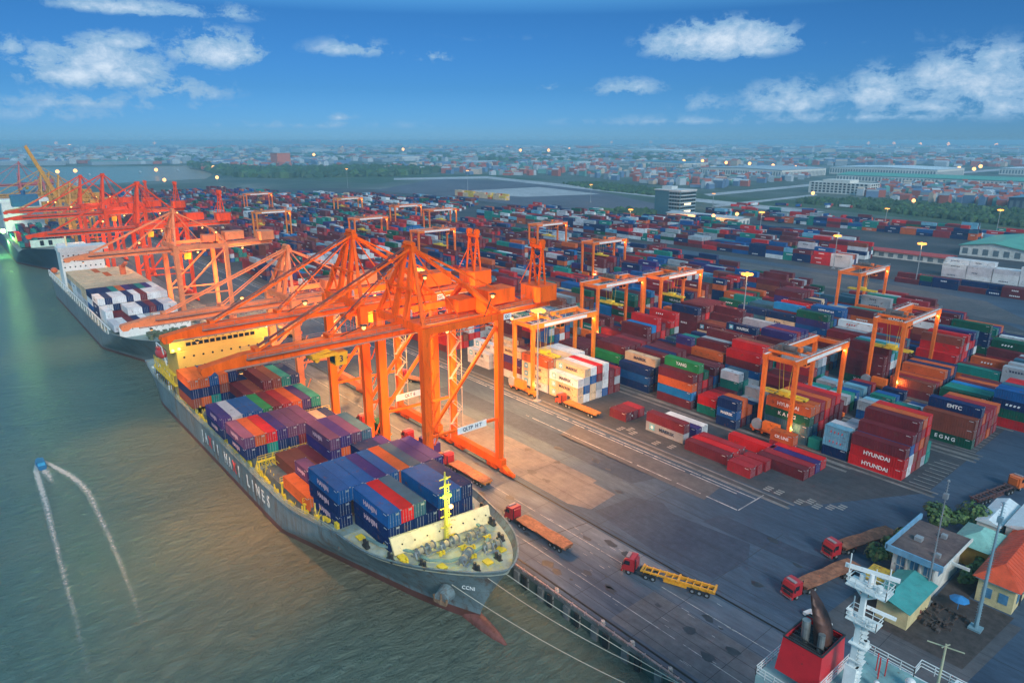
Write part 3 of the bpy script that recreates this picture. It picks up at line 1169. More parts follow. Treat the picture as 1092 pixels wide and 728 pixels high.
# --- ship 3 (navy hull, far left)
s3 = thing('container_ship', 'navy-hulled ship with red bottom and white upperworks at the left edge', 'ship', (-620, 54, WL))
zd3 = lambda x: 8.5 + 3.0 * sm(-520, -500, x)
make_hull(s3, -800, -487, -497, 53.5, 17, zd3, lambda x: .2 + 1.0 * sm(-520, -510, x), HULLN, DECKP, entry=60, flare=34)
b = MB()
b.box(-640, -628, 39.5, 64, 8, 31)
b.box(-640, -627.6, 37.4, 69, 31, 33.5)
b.build('superstructure', WHITE, s3)
b = MB()
b.box(-517.2, -516.8, 43, 62, 11, 15.5, 0)
b.box(-516.7, -516.4, 48, 50, 12, 15, 1)
b.box(-516.7, -516.4, 52.5, 54.5, 12, 15, 1)
b.build('breakwater', [mat('pale_green_paint', (.55, .72, .60), .5), GLASS], s3)
b = MB()
b.box(-507, -499, 55, 70, 11, 13.6, 0)
b.box(-498.95, -498.8, 56, 69, 12.1, 12.8, 1)
b.build('bow_house', [WHITE, GLASS], s3)
b = MB()
b.box(-612, -600, 44, 60, 30, 38, 0)
b.cyl((-606, 52, 38), (-606, 52, 41), 1.4, n=10)
b.build('funnel', mat('blue_funnel', (.02, .10, .22), .5), s3)
settle(s3)
b = MB()
b.sph((-600, 35.6, 14), 1.6)
o = b.build('floodlight', emit('green_flood', (.45, 1.0, .25), 12), s3)
o.location = (620, -54, 3)
l_ = point((-590, 33.5, 9), 30000, (.45, 1.0, .25), 1.0)

# ------------------------------------------------------------------ ship-to-shore cranes
TZ = 72.2


def sts(label, X, m, zt=38.4, apex=53.6, tip=-41.2, hx=9.25, pylon=False, lights=True, sign=None, num=None, group='ship-to-shore cranes on the quay', detail=True, raised=None, stays=True, tail=True, tower=True):
    """local frame: x along the quay, y inland from the waterside rail, 0 at the ground"""
    root = thing('quay_crane', label, 'crane', (X, TZ, 0), 0, group)
    G = 19.5
    # legs
    for sx in (-1, 1):
        for y, wd in ((0, 1.75), (G, 1.5)):
            b = MB()
            b.bar((sx * hx, y, 2.6), (sx * hx, y, zt), wd * .8, wd, 0, wd * 1.0, wd * 1.1)
            if detail and y == 0 and sx > 0:
                for k in range(int((zt - 4) / 3.2)):
                    z = 3 + k * 3.2
                    b.bar((sx * hx + 1.0, y + 1.0, z), (sx * hx + 1.0, y + 1.0 + 1.6 * (1 if k % 2 else -1), z + 3.2), .1, .3)
            b.build('leg', m, root)
    # sill beams + bogies
    for y in (0, G):
        b = MB()
        b.box(-hx - 1.6, hx + 1.6, y - .75, y + .75, 1.7, 3.6)
        b.build('sill_beam', m, root)
        for sx in (-1, 1):
            b = MB()
            for k in range(-3, 4):
                if k == 0:
                    b.box(sx * hx - 4.6, sx * hx + 4.6, y - .3, y + .3, 1.0, 1.45, 0)
                    continue
                xc = sx * hx + k * 1.25
                b.cyl((xc, y - .25, .42), (xc, y + .25, .42), .4, n=10, mi=1)
                b.box(xc - .5, xc + .5, y - .5, y + .5, .5, 1.15, 0)
            for k in (-2.5, 2.5):
                b.prism([(sx * hx + k - 1.5, 1.1), (sx * hx + k + 1.5, 1.1), (sx * hx + k * .55, 2.3)], y - .62, y + .62, axis='y')
            b.box(sx * hx + sx * 4.4, sx * hx + sx * 5.4, y - .35, y + .35, .5, 1.2, 0)
            b.build('bogie', [m, DARK], root)
    # frames across the quay
    for sx in (-1, 1):
        b = MB()
        b.bar((sx * hx, -.9, zt - .7), (sx * hx, G + .75, zt - .7), 1.0, 1.5)
        if detail:
            b.rail([(sx * (hx + .45), .5, zt + .05), (sx * (hx + .45), G - .5, zt + .05)], 1.0, 2.4, .07)
            b.bar((sx * hx, 1, zt - 2.2), (sx * hx, G - 1, zt - 2.2), .12)
            for q in range(8):
                b.bar((sx * hx, 1 + q * 2.3, zt - 2.2), (sx * hx, 2.1 + q * 2.3, zt - 1.4), .09)
        b.build('portal_beam', m, root)
        b = MB()
        b.bar((sx * hx, .3, 14.8), (sx * hx, G, zt - 2.0), .6)
        b.build('brace', m, root)
        b = MB()
        b.bar((sx * hx, .6, 14.2), (sx * hx, G - .6, 13.6), .45, .55)
        b.build('tie_beam', m, root)
    for y in (0, G):
        b = MB()
        b.bar((-hx, y, zt - .2), (hx, y, zt - .2), 1.2, 1.7)
        b.build('cross_beam', m, root)
    b = MB()
    b.bar((-hx, 0.1, 14.6), (-hx + .1, G - .1, 14.2), .4)
    # boom: one deep box girder with walkway
    zb0, zb1 = zt - 2.9, zt - .75
    if raised is None:
        b = MB()
        end = G + 23 if tail else G + 10
        prof = [(tip, zb0 + .35), (tip + .4, zb0 - .5), (tip + 1.6, zb0 - .5), (tip + 2.4, zb0 + .1), (tip + 7, zb0 - .1), (end, zb0 - .1), (end, zb1), (tip + 9, zb1), (tip + 7.5, zb1 - .05), (tip + .3, zb0 + 1.0)]
        b.prism(prof, -1.15, 1.15, axis='x')
        bo = b.build('boom', m, root)
        b = MB()
        b.box(1.15, 2.1, tip + 8, end, zb1 - .9, zb1 - .78)
        b.rail([(2.05, tip + 8, zb1 - .78), (2.05, end, zb1 - .78)], 1.0, 3.2, .07)
        b.rail([(-1.2, tip + 8, zb1), (-1.2, end, zb1)], .8, 3.2, .06)
        b.box(1.16, 1.4, tip + 4, end, zb0 - .3, zb0 - .05)
        b.box(-1.4, -1.16, tip + 4, end, zb0 - .3, zb0 - .05)
        b.build('walkway', mat('walkway_grey', (.30, .19, .16), .6, var=.2), bo)
        b = MB()
        b.box(1.17, 1.2, tip + 8, -6, zb0 + .9, zb0 + 1.15)
        b.box(1.17, 1.2, 3, end - 2, zb0 + .9, zb0 + 1.15)
        b.build('boom_stripe', mat('boom_stripe', (.22, .12, .12), .6), bo)
    else:
        b = MB()
        L = 42
        a = R_(raised)
        b.prism([(0, zb0), (-L * math.cos(a), zb0 + L * math.sin(a)), (-L * math.cos(a) + 1.5, zb0 + L * math.sin(a) + 1.5), (2, zb1 + 1)], -1.4, 1.4, axis='x')
        b.box(-1.2, 1.2, 0, G + 14, zb0, zb1)
        bo = b.build('boom', m, root)
    # apex tower
    ya = 3.0
    b = MB()
    if pylon:
        b.bar((-3.4, 0, zt), (-.6, ya, apex), 2.6, 1.4, 0, .9, .9)
        b.bar((3.4, 0, zt), (.6, ya, apex), 2.6, 1.4, 0, .9, .9)
        b.box(-1.6, 1.6, ya - .8, ya + .8, apex - .9, apex + .4)
        b.bar((-2.2, .4, zt + 5.5), (2.2, .4, zt + 5.5), .7)
        b.bar((-1.6, .7, zt + 10.5), (1.6, .7, zt + 10.5), .6)
    else:
        for sx in (-1, 1):
            b.bar((sx * hx, 0, zt), (sx * 1.1, ya, apex), .85, .85, 0, .6, .6)
            b.bar((sx * 2.4, 0, zt), (sx * 1.3, ya, apex), 1.3, 1.0, 0, .9, .8)
            b.bar((sx * 2.4, 0, zt), (sx * hx * .55, 0, (zt + apex) / 2 - .2), .35)
        b.bar((-5.2, .5, zt + 7), (5.2, .5, zt + 7), .4)
        b.box(-2.0, 2.0, ya - .7, ya + .7, apex - .8, apex + .3)
        b.cyl((-1.6, ya, apex + .7), (1.6, ya, apex + .7), .6, n=10)
    b.build('apex_tower', m, root)
    if detail:
        b = MB()
        for k in range(12):
            y = 2 - k * 3.1
            for q in range(4):
                y0_, y1_ = y - q * .78, y - (q + 1) * .78
                b.bar((-1.75, y0_, zb0 - .3 - 1.2 * (q % 2)), (-1.75, y1_, zb0 - .3 - 1.2 * ((q + 1) % 2)), .08)
        b.build('festoon_cable', DARK, root, kind='stuff')
        b = MB()
        for k in range(int((apex - zt) / .6)):
            z = zt + k * .6
            t_ = (z - zt) / (apex - zt)
            b.bar((-.5 - 1.9 * (1 - t_), ya * t_ - .9, z), (.1 - 1.9 * (1 - t_), ya * t_ - .9, z), .07)
        b.build('tower_ladder', m, root, kind='stuff')
    # landside A frame with gusset plates
    yb = G
    b = MB()
    gz = zt + 5.2
    for sx in (-1, 1):
        b.bar((sx * hx, yb, zt), (sx * 1.0, yb - 2.5, gz), 1.0, .9)
    b.prism([(hx - .6, zt + .1), (1.6, gz - .4), (1.4, zt + .1)], yb - 1.7, yb - 1.2, axis='y') if not pylon else None
    b.bar((-1, yb - 2.5, gz), (1, yb - 2.5, gz), 1.0)
    b.bar((0, yb - 2.5, gz), (0, yb + 4, zt - .6), .8)
    b.build('back_frame', m, root)
    for sx in (-1, 1):
        b = MB()
        b.bar((sx * 1.0, ya, apex), (sx * .9, yb - 2.5, gz + .1), .42)
        if detail:
            b.bar((sx * 1.0, ya, apex), (sx * 1.0, yb + 14, zt - .7), .22)
        b.build('backstay', m, root)
        if stays:
            b = MB()
            if raised is None:
                b.bar((sx * 1.0, ya, apex), (sx * 1.0, tip * .75, zb1 + .2), .38)
                b.bar((sx * .5, ya, apex - .3), (sx * .9, tip * .40, zb1 + .2), .24)
            else:
                a = R_(raised)
                b.bar((sx * 1.0, ya, apex), (sx * 1.0, -30 * math.cos(a), zb0 + 30 * math.sin(a)), .3)
            b.build('forestay', mat('stay_dark', (.16, .05, .04), .5) if m is ORANGE and sx < 0 else m, root)
    if raised is None:
        for y in (tip * .75, tip * .4):
            b = MB()
            b.box(-1.3, 1.3, y - .5, y + .5, zb1, zb1 + .7)
            b.build('stay_anchor', m, root)
    for sx in (-1, 1):
        b = MB()
        b.bar((sx * 1.0, ya, apex), (sx * 6.5, G * .55, zt + .3), .26)
        b.build('side_stay', m, root)
    # houses on the girder
    b = MB()
    b.box(-2.8, 2.4, G + 2.5, G + 10.5, zt + .1, zt + 3.5)
    b.build('machine_house', m, root)
    b = MB()
    b.box(-1.9, 3.2, G - 6.5, G - 1.5, zt + .1, zt + 2.8)
    b.build('electrical_house', m, root)
    if tail:
        b = MB()
        b.prism([(-3.6, G + 17.5), (-2.9, G + 16.9), (2.9, G + 16.9), (3.6, G + 17.5), (3.6, G + 23), (2.9, G + 23.6), (-2.9, G + 23.6), (-3.6, G + 23)], zt - 1.2, zt + 2.6)
        b.build('ballast_house', m, root)
    if tail and tower:
        b = MB()
        for sx in (-1.7, 1.7):
            for y in (G + 18.6, G + 20.8):
                b.bar((sx, y, zt + 2.6), (sx, G + 19.7, zt + 12.6), .38)
            b.cyl((sx - .4, G + 19.7, zt + 13), (sx + .4, G + 19.7, zt + 13), .8, n=10)
        for k in range(4):
            z = zt + 4 + k * 2.3
            b.bar((-1.7, G + 19.7, z), (1.7, G + 19.7, z + 1.6), .18)
            b.bar((1.7, G + 19.7, z), (-1.7, G + 19.7, z + 1.6), .18)
        b.box(-2.2, 2.2, G + 19.2, G + 20.2, zt + 11.6, zt + 12.4)
        b.bar((-3.4, G + 17, zt + 2.6), (-1.7, G + 19.6, zt + 9), .2)
        b.build('service_gantry', m, root)
    # trolley, cab, spreader
    ty = tip * .5 + 2 if num else tip * .15 + 8
    if raised is None:
        b = MB()
        b.box(-2.6, 2.6, ty - 2.6, ty + 2.6, zb0 - 1.1, zb0 - .45)
        for k in range(7):
            b.bar((-2.4 + k * .8, ty - 2.4, zb0 - .4), (-2.0 + k * .8, ty + 1.2, zb0 + .1), .25)
        b.cyl((-2.2, ty - 1.5, zb0 - 1.5), (2.2, ty - 1.5, zb0 - 1.5), .5, n=8)
        tr = b.build('trolley', YELLOW if num else m, root)
        b = MB()
        b.prism([(ty + 2.6, zb0 - 3.7), (ty + 5.0, zb0 - 3.7), (ty + 5.4, zb0 - 1.1), (ty + 2.6, zb0 - 1.1)], -1.2, 1.4, axis='x')
        cb = b.build('operator_cab', YELLOW, root)
        b = MB()
        b.box(-1.0, 1.2, ty + 2.52, ty + 2.6, zb0 - 3.2, zb0 - 1.8)
        b.build('cab_window', GLASS, cb)
        if num:
            text('crane_number', num, 1.8, (1.45, ty + 3.9, zb0 - 2.4), (math.pi / 2, 0, math.pi / 2), LETTERD, cb, ext=.02, bold=.04)
        b = MB()
        for dx in (-1.6, 1.6):
            for dy in (-1.2, 1.2):
                b.bar((dx, ty + dy, zb0 - 1.2), (dx * .7, ty + dy * .8, zb0 - 7), .06)
        b.box(-6, 6, ty - 1.2, ty + 1.2, zb0 - 8, zb0 - 7.2)
        b.box(-1.4, 1.4, ty - 1.0, ty + 1.0, zb0 - 7.2, zb0 - 6.4)
        if num is None and not pylon:
            pass
        if not num:
            b.build('spreader', m, root)
    # stair tower between the landside legs
    if detail:
        b = MB()
        for k in range(int((zt - 5) / 3)):
            z = 4 + k * 3
            sgn = 1 if k % 2 else -1
            b.bar((-hx + 1.3, G - 1.4 * sgn, z), (-hx + 1.3, G + 1.4 * sgn, z + 3), .5, .12)
            b.box(-hx + .9, -hx + 1.7, G + 1.3 * sgn - .6, G + 1.3 * sgn + .6, z + 2.9, z + 3.0)
            b.bar((-hx + 1.75, G - 1.4 * sgn, z + 1), (-hx + 1.75, G + 1.4 * sgn, z + 4), .07)
        for dy in (-1.9, 1.9):
            b.bar((-hx + 1.3, G + dy, 3.2), (-hx + 1.3, G + dy, zt - 1), .12)
        b.build('stair_tower', mat('stair_grey', (.35, .3, .28), .6, var=.2), root)
    if sign:
        b = MB()
        b.box(hx + .28, hx + .36, 7.5, 15.5, 12.9, 14.5)
        so = b.build('sign_board', WHITE, root)
        text('sign_lettering', sign, 1.15, (hx + .38, 11.5, 13.7), (math.pi / 2, 0, math.pi / 2), LETTERD, so, ext=.01, bold=.03)
        b = MB()
        b.box(hx + .55, hx + .6, G + .8, G + 3.2, zt - 1.5, zt - .2)
        so = b.build('sign_board', WHITE, root)
        text('sign_lettering', 'QC', .9, (hx + .62, G + 2.0, zt - .85), (math.pi / 2, 0, math.pi / 2), LETTERD, so, ext=.01, bold=.02)
    # blue and white plate by the waterside beam
    b = MB()
    b.box(-2.0, 1.2, 2.2, 2.3, zt + .5, zt + 2.0, 0)
    b.box(-1.5, .2, 2.12, 2.2, zt + .8, zt + 1.7, 1)
    b.build('company_plate', [WHITE, mat('blue_plate', (.03, .08, .4), .5)], root)
    # floodlights under the girder
    if lights:
        for (lx, ly, lz) in ((3, 10, zb0 - .9), (3, G + 9, zb0 - .9), (hx + 2, tip * .35, zb0 + 6), (hx + 3, G - 4, zt + 5)):
            b = MB()
            b.sph((lx, ly, lz), .38)
            if lx > 5:
                b.bar((hx if ly > 0 else 1.2, ly, zt if ly > 0 else zb1), (lx, ly, lz + .4), .16, mi=1)
            b.box(lx - .5, lx + .5, ly - .5, ly + .5, lz + .35, lz + .6, 1)
            b.build('floodlight', [emit('sodium_flood', (1.0, .42, .10), 3.2), DARK], root)
            if ly < 0 and zt > 32 and not pylon and raised is None:
                sp_ = point((1.9, tip * .84, zb0 - 1.0), 40000 * lights, SODIUM, .8, root, spot=84)
                sp_.rotation_euler = (R_(-12), 0, 0)
                b = MB()
                b.cbox((1.9, tip * .84, zb0 - .7), (.8, .6, .4), 1)
                b.box(1.6, 2.2, tip * .84 - .25, tip * .84 + .25, zb0 - 1.0, zb0 - .9, 0)
                b.build('boom_floodlight', [emit('sodium_flood', (1.0, .42, .10), 3.2), DARK], root)
            if lx < 5:
                point((lx, ly, lz - 1.0), (52000 if ly < G else 80000) * lights, SODIUM, 1.3, root, spot=140)
                point((lx, ly, lz - 2.6), 12000 * lights, SODIUM, 1.3, root)
            else:
                point((lx, ly, lz), (2600 if ly < 0 else 350) * lights, SODIUM, 1.3, root)
    return root


def rtg(label, X, Y, ty=10, m=None, H=22.3, W=26.2, L=8.4, group='rubber tyred yard cranes', name_='', light=True, spreader_z=9):
    """yard gantry: local x along the block, y across it"""
    m = m or RTGO
    root = thing('yard_crane', label, 'yard crane', (X, Y, 0), 0, group)
    for sx in (-1, 1):
        for y in (0, W):
            b = MB()
            b.bar((sx * L / 2, y, 1.9), (sx * L / 2, y, H - 1.2), .8, .9, 0, 1.0, 1.1)
            b.build('leg', m, root)
        b = MB()
        b.box(sx * L / 2 - .6, sx * L / 2 + .6, -.8, W + .8, H - 1.5, H, 0)
        b.box(sx * L / 2 - .3, sx * L / 2 + .3, -.8, W + .8, H, H + .02, 1)
        if sx > 0:
            b.box(sx * L / 2 + .6, sx * L / 2 + .63, 4, W - 4, H - 1.25, H - .3, 1)
        gi = b.build('girder', [m, WHITE], root)
        b = MB()
        b.rail([(sx * (L / 2 + .5), -.8, H), (sx * (L / 2 + .5), W + .8, H)], 1.0, 3, .07)
        b.build('girder_railing', STEEL, gi)
        if name_ and sx > 0:
            text('girder_lettering', name_, .9, (sx * L / 2 + .65, W / 2, H - .78), (math.pi / 2, 0, math.pi / 2), mat('red_lettering', (.5, .05, .02), .6), gi, ext=.01, bold=.02)
    for y in (0, W):
        b = MB()
        b.box(-L / 2 - 2.2, L / 2 + 2.2, y - .5, y + .5, 1.1, 2.1)
        b.build('sill_beam', m, root)
        b = MB()
        b.bar((-L / 2, y, H - .8), (L / 2, y, H - .8), .8, 1.1)
        b.build('end_beam', m, root)
        for sx in (-1, 1):
            b = MB()
            for k in (-1, 1):
                xc = sx * L / 2 + k * 1.3
                b.cyl((xc, y - .35, .8), (xc, y + .35, .8), .8, n=14)
                b.cyl((xc, y - .38, .8), (xc, y + .38, .8), .35, n=10, mi=1)
            b.build('wheel_pair', [RUBBER, m], root)
    b = MB()
    b.box(-2.2, 2.2, -1.9, -.55, 2.2, 4.6)
    b.build('engine_house', m, root)
    # trolley with machinery
    b = MB()
    b.box(-L / 2 - .4, L / 2 + .4, ty - 2.6, ty - 2.0, H + .3, H + .9, 0)
    b.box(-L / 2 - .4, L / 2 + .4, ty + 2.0, ty + 2.6, H + .3, H + .9, 0)
    b.box(-2.4, 2.4, ty - 2, ty + 2, H + .5, H + .8, 1)
    b.cyl((-1.8, ty, H + 1.5), (1.8, ty, H + 1.5), .8, n=12, mi=1)
    b.box(-2.8, -1.6, ty - 1.6, ty + .2, H + .8, H + 2.4, 1)
    b.box(1.4, 2.6, ty + .2, ty + 1.7, H + .8, H + 2.0, 0)
    for q in ((-3, -2), (3, 2), (-3, 2), (3, -2)):
        b.cbox((q[0], ty + q[1], H + 1.2), (.7, .7, .8), 1)
    b.rail([(-L / 2, ty - 2.7, H + .9), (L / 2, ty - 2.7, H + .9)], 1, 1.4, .07, 1)
    b.build('trolley', [m, mat('machinery_grey', (.12, .11, .11), .6, var=.3, rust=.3)], root)
    b = MB()
    b.box(1.5, 3.3, ty + 3, ty + 4.9, H - 3.6, H - 1.2, 0)
    cb = b.build('operator_cab', m, root)
    b = MB()
    b.box(1.6, 3.2, ty + 2.94, ty + 3, H - 3.2, H - 1.8)
    b.box(3.3, 3.36, ty + 3.2, ty + 4.7, H - 3.0, H - 1.8)
    b.build('cab_window', GLASS, cb)
    if spreader_z:
        b = MB()
        for dx in (-2, 2):
            for dy in (-1, 1):
                b.bar((dx, ty + dy, H + .3), (dx * .6, ty + dy, spreader_z + 1.2), .07)
        b.box(-6, 6, ty - 1.2, ty - .8, spreader_z, spreader_z + .5)
        b.box(-6, 6, ty + .8, ty + 1.2, spreader_z, spreader_z + .5)
        for dx in (-6, -2.4, 0, 2.4, 5.6):
            b.box(dx, dx + .4, ty - 1.2, ty + 1.2, spreader_z + .02, spreader_z + .48)
        b.box(-1.4, 1.4, ty - 1, ty + 1, spreader_z + .5, spreader_z + 1.3)
        b.build('spreader', YEL2, root)
    b = MB()
    b.cyl((-L / 2 + .2, -1.0, 3.2), (-L / 2 + .2, -1.6, 3.2), 1.5, n=18)
    b.build('cable_reel', mat('reel_grey', (.25, .27, .3), .5), root)
    if light:
        for y in (.8, W - .8):
            b = MB()
            b.sph((L / 2 + .2, y, 3.6 if y < 5 else H - 2.2), .3)
            b.build('work_light', emit('amber_work', (1.0, .48, .12), 3.0), root)
            point((L / 2 + .9, y, 3.9 if y < 5 else H - 2.6), 550 * light, SODIUM, .4, root)
    return root


sts('bright orange quay crane nearest the camera, numbered 3 on its yellow cab', -123.25, ORANGE, sign='QLTP  H T', num='3', lights=1.0)
sts('bright orange quay crane just behind the nearest one, boom over the yellow bridge', -149.4, ORANGE, lights=1.0, sign='QLT 6')
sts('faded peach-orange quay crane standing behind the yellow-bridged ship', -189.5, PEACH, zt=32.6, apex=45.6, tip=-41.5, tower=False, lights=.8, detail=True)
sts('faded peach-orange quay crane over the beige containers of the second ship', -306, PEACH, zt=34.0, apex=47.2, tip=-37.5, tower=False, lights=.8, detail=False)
sts('red quay crane with pylon apex, the nearer of the red pair', -361, ORANGE2, zt=37.6, apex=56.4, tip=-43.5, pylon=True, lights=.3, detail=False)
sts('red quay crane with pylon apex, the farther of the red pair', -440, ORANGE2, zt=38.4, apex=57.4, tip=-45, pylon=True, lights=.3, detail=False)
sts('ochre quay crane with its boom raised steeply above the far ships', -606, mat('crane_ochre', (.55, .25, .04), .5, var=.12, rust=.2), zt=34, apex=50, tail=False, raised=70, lights=0, detail=False)
sts('ochre quay crane with lowered boom beside the raised one', -560, MATS['crane_ochre'], zt=33, apex=47, tip=-36, tail=False, lights=.3, detail=False)
sts('ochre quay crane at the left edge beyond the white ship', -700, MATS['crane_ochre'], zt=34, apex=52, tip=-40, tail=False, lights=0, detail=False)
sts('distant pinkish-red quay crane at the far left end of the berth', -860, mat('crane_far_red', (.5, .10, .10), .5), zt=34, apex=54, tip=-40, tail=False, lights=0, detail=False)

# extra warm working light along the near berth (lamps on the cranes' portal ties)
for (x, y, z, e_) in ():
    pass

sts('red quay crane with lowered boom beyond the pylon pair', -512, ORANGE2, zt=36, apex=54, tip=-40, pylon=True, lights=.3, detail=False)
sts('ochre quay crane behind the raised one, farther along the berth', -655, MATS['crane_ochre'], zt=34, apex=50, tip=-38, tail=False, lights=0, detail=False)
YCS = [  # X centre, Y near leg, trolley y, label, height, girder lettering
    (-149.8, 130.2, 9, 'yellow-orange yard crane straddling the beige container stack beside the quay road', 22.8, ''),
    (-82.6, 158.6, 4, 'orange yard crane with pale girder nearest the camera, beside the red container stacks', 22.3, ''),
    (-177.5, 187.8, 12, 'orange yard crane directly left of the tall lamp post in the yard', 22.6, ''),
    (-170.6, 217.0, 13, 'orange yard crane with a slanting brace, just behind its twin by the lamp post', 23.2, ''),
    (-79.8, 216.8, 4, 'orange yard crane with dark machinery, front one of the right-hand pair', 23, ''),
    (-124.5, 288.0, 14, 'orange yard crane behind its twin near the open concrete road', 22.8, ''),
    (-262.0, 274.5, 10, 'slim orange yard crane in mid yard, right of the ballast towers', 21.5, ''),
    (-340.0, 303.5, 14, 'slim orange yard crane in mid yard above the ballast towers', 22, ''),
    (-469.0, 303.5, 14, 'orange yard crane far up the yard, left of the bare lot', 22, ''),
    (-352, 219, 18, 'orange yard crane with a bright lamp behind the near crane apex', 23.5, ''),
    (-522, 303.5, 4, 'faint orange yard crane up the yard beside the white containers', 21.5, ''),
    (-450, 228, 8, 'red-orange yard crane in front of the white containers', 22, ''),
    (-720, 247.5, 14, 'reddish yard crane farthest to the left', 23, ''),
    (-530, 187.8, 4, 'yellow-orange yard crane in front of the farthest reddish one', 23, ''),
    (-630, 303.5, 6, 'small yellow yard crane far off by the pale containers', 21, ''),
]
for i, (x, y, ty_, lab, hh_, nm) in enumerate(YCS):
    mm = RTGO if i not in (0, 13, 14) else mat('crane_amber', (.76, .21, .015), .45, var=.1, rust=.1)
    rtg(lab, x, y, ty_, mm, H=hh_, name_=nm, light=1.0 if i < 7 else .6, spreader_z=(11 if i in (0, 1) else 13))

# ------------------------------------------------------------------ containers
CC = {
    'maroon': (.125, .016, .024), 'dark red': (.26, .018, .026), 'red': (.50, .012, .014), 'orange': (.50, .095, .02), 'brown': (.20, .050, .030),
    'navy': (.006, .020, .085), 'blue': (.008, .075, .235), 'bright blue': (.01, .17, .42), 'teal': (.01, .19, .155), 'dark green': (.006, .080, .045), 'green': (.02, .21, .06),
    'grey': (.30, .33, .36), 'white': (.58, .60, .61), 'beige': (.60, .42, .26), 'light blue': (.14, .34, .46), 'indigo': (.038, .022, .13),
    'slate': (.035, .10, .15), 'purple': (.11, .045, .11), 'yellow': (.65, .42, .04), 'pale grey': (.46, .46, .49)}


def contmat(name):
    key = 'container_' + name.replace(' ', '_')
    if key in MATS:
        return MATS[key]
    c = CC[name]
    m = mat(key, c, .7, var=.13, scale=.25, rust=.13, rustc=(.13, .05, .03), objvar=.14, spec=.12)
    h = N(m.node_tree)
    b = m.node_tree.nodes['Principled BSDF']
    src = b.inputs['Base Color'].links[0].from_socket
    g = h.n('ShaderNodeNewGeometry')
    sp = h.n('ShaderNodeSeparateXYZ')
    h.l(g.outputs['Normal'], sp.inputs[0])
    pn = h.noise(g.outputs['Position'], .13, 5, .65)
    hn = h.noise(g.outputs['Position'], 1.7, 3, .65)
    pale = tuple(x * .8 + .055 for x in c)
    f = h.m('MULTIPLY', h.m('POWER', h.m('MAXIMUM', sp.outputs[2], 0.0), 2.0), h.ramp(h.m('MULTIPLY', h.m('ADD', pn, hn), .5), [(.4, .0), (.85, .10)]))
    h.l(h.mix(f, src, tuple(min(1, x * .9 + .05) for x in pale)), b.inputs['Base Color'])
    return m


_cm = {}


def cont_mesh(L):
    """corrugated body, frame, castings; origin at lower near-left corner"""
    if L in _cm:
        return _cm[L]
    W_, H_ = 2.44, 2.59
    b = MB()
    n = int(L / .58)
    st = (L - .3) / n
    for y, s in ((.05, 1), (W_ - .05, -1)):
        prof = []
        for k in range(n):
            x = .15 + k * st
            prof += [(x, 0), (x + st * .35, 0), (x + st * .5, .06), (x + st * .85, .06)]
        prof.append((L - .15, 0))
        vs = []
        for (x, d) in prof:
            vs += [(x, y + s * d, .16), (x, y + s * d, H_ - .1)]
        b.add(vs, [((2 * i, 2 * i + 2, 2 * i + 3, 2 * i + 1) if s > 0 else (2 * i + 1, 2 * i + 3, 2 * i + 2, 2 * i)) for i in range(len(prof) - 1)])
    nr = int(L / 1.2)
    for k in range(nr):
        x0 = .12 + k * (L - .24) / nr
        x1 = .12 + (k + 1) * (L - .24) / nr
        b.add([(x0, .1, H_ - .045), (x0 + .05, .1, H_ - .03), (x1 - .05, .1, H_ - .03), (x1, .1, H_ - .045), (x0, W_ - .1, H_ - .045), (x0 + .05, W_ - .1, H_ - .03), (x1 - .05, W_ - .1, H_ - .03), (x1, W_ - .1, H_ - .045)],
              [(0, 1, 5, 4), (1, 2, 6, 5), (2, 3, 7, 6)])
    b.box(.06, .08, .1, W_ - .1, .1, H_ - .1)
    for y in (0, W_ - .1):
        b.box(.16, L - .16, y, y + .1, 0, .16)
        b.box(.16, L - .16, y, y + .1, H_ - .1, H_ - .005)
    for x in (0, L - .16):
        for y in (0, W_ - .16):
            b.box(x, x + .16, y, y + .16, .0, H_, 0)
            b.box(x - .005, x + .165, y - .005, y + .165, H_ - .12, H_ + .008, 1)
        b.box(x + .02, x + .14, .16, W_ - .16, 0, .16)
        b.box(x + .02, x + .14, .16, W_ - .16, H_ - .12, H_ - .005)
    b.box(.1, L - .1, .1, W_ - .1, .06, .1)
    # identification panel
    b.add([(L - 1.5, -.006, 2.1), (L - .5, -.006, 2.1), (L - .5, -.006, 2.26), (L - 1.5, -.006, 2.26)], [(0, 1, 2, 3)], 2)
    _cm[L] = b
    return b


_meshes = {}


def get_mesh(L, color):
    k = ('body', L, color)
    if k not in _meshes:
        b = cont_mesh(L)
        tmp = bpy.data.meshes.new('container_body')
        tmp.from_pydata(b.v, [], b.f)
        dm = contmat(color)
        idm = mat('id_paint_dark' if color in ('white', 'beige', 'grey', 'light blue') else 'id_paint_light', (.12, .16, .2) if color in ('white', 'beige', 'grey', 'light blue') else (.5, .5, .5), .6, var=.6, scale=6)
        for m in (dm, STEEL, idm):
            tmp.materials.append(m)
        tmp.polygons.foreach_set('material_index', b.m)
        tmp.update()
        _meshes[k] = tmp
    return _meshes[k]


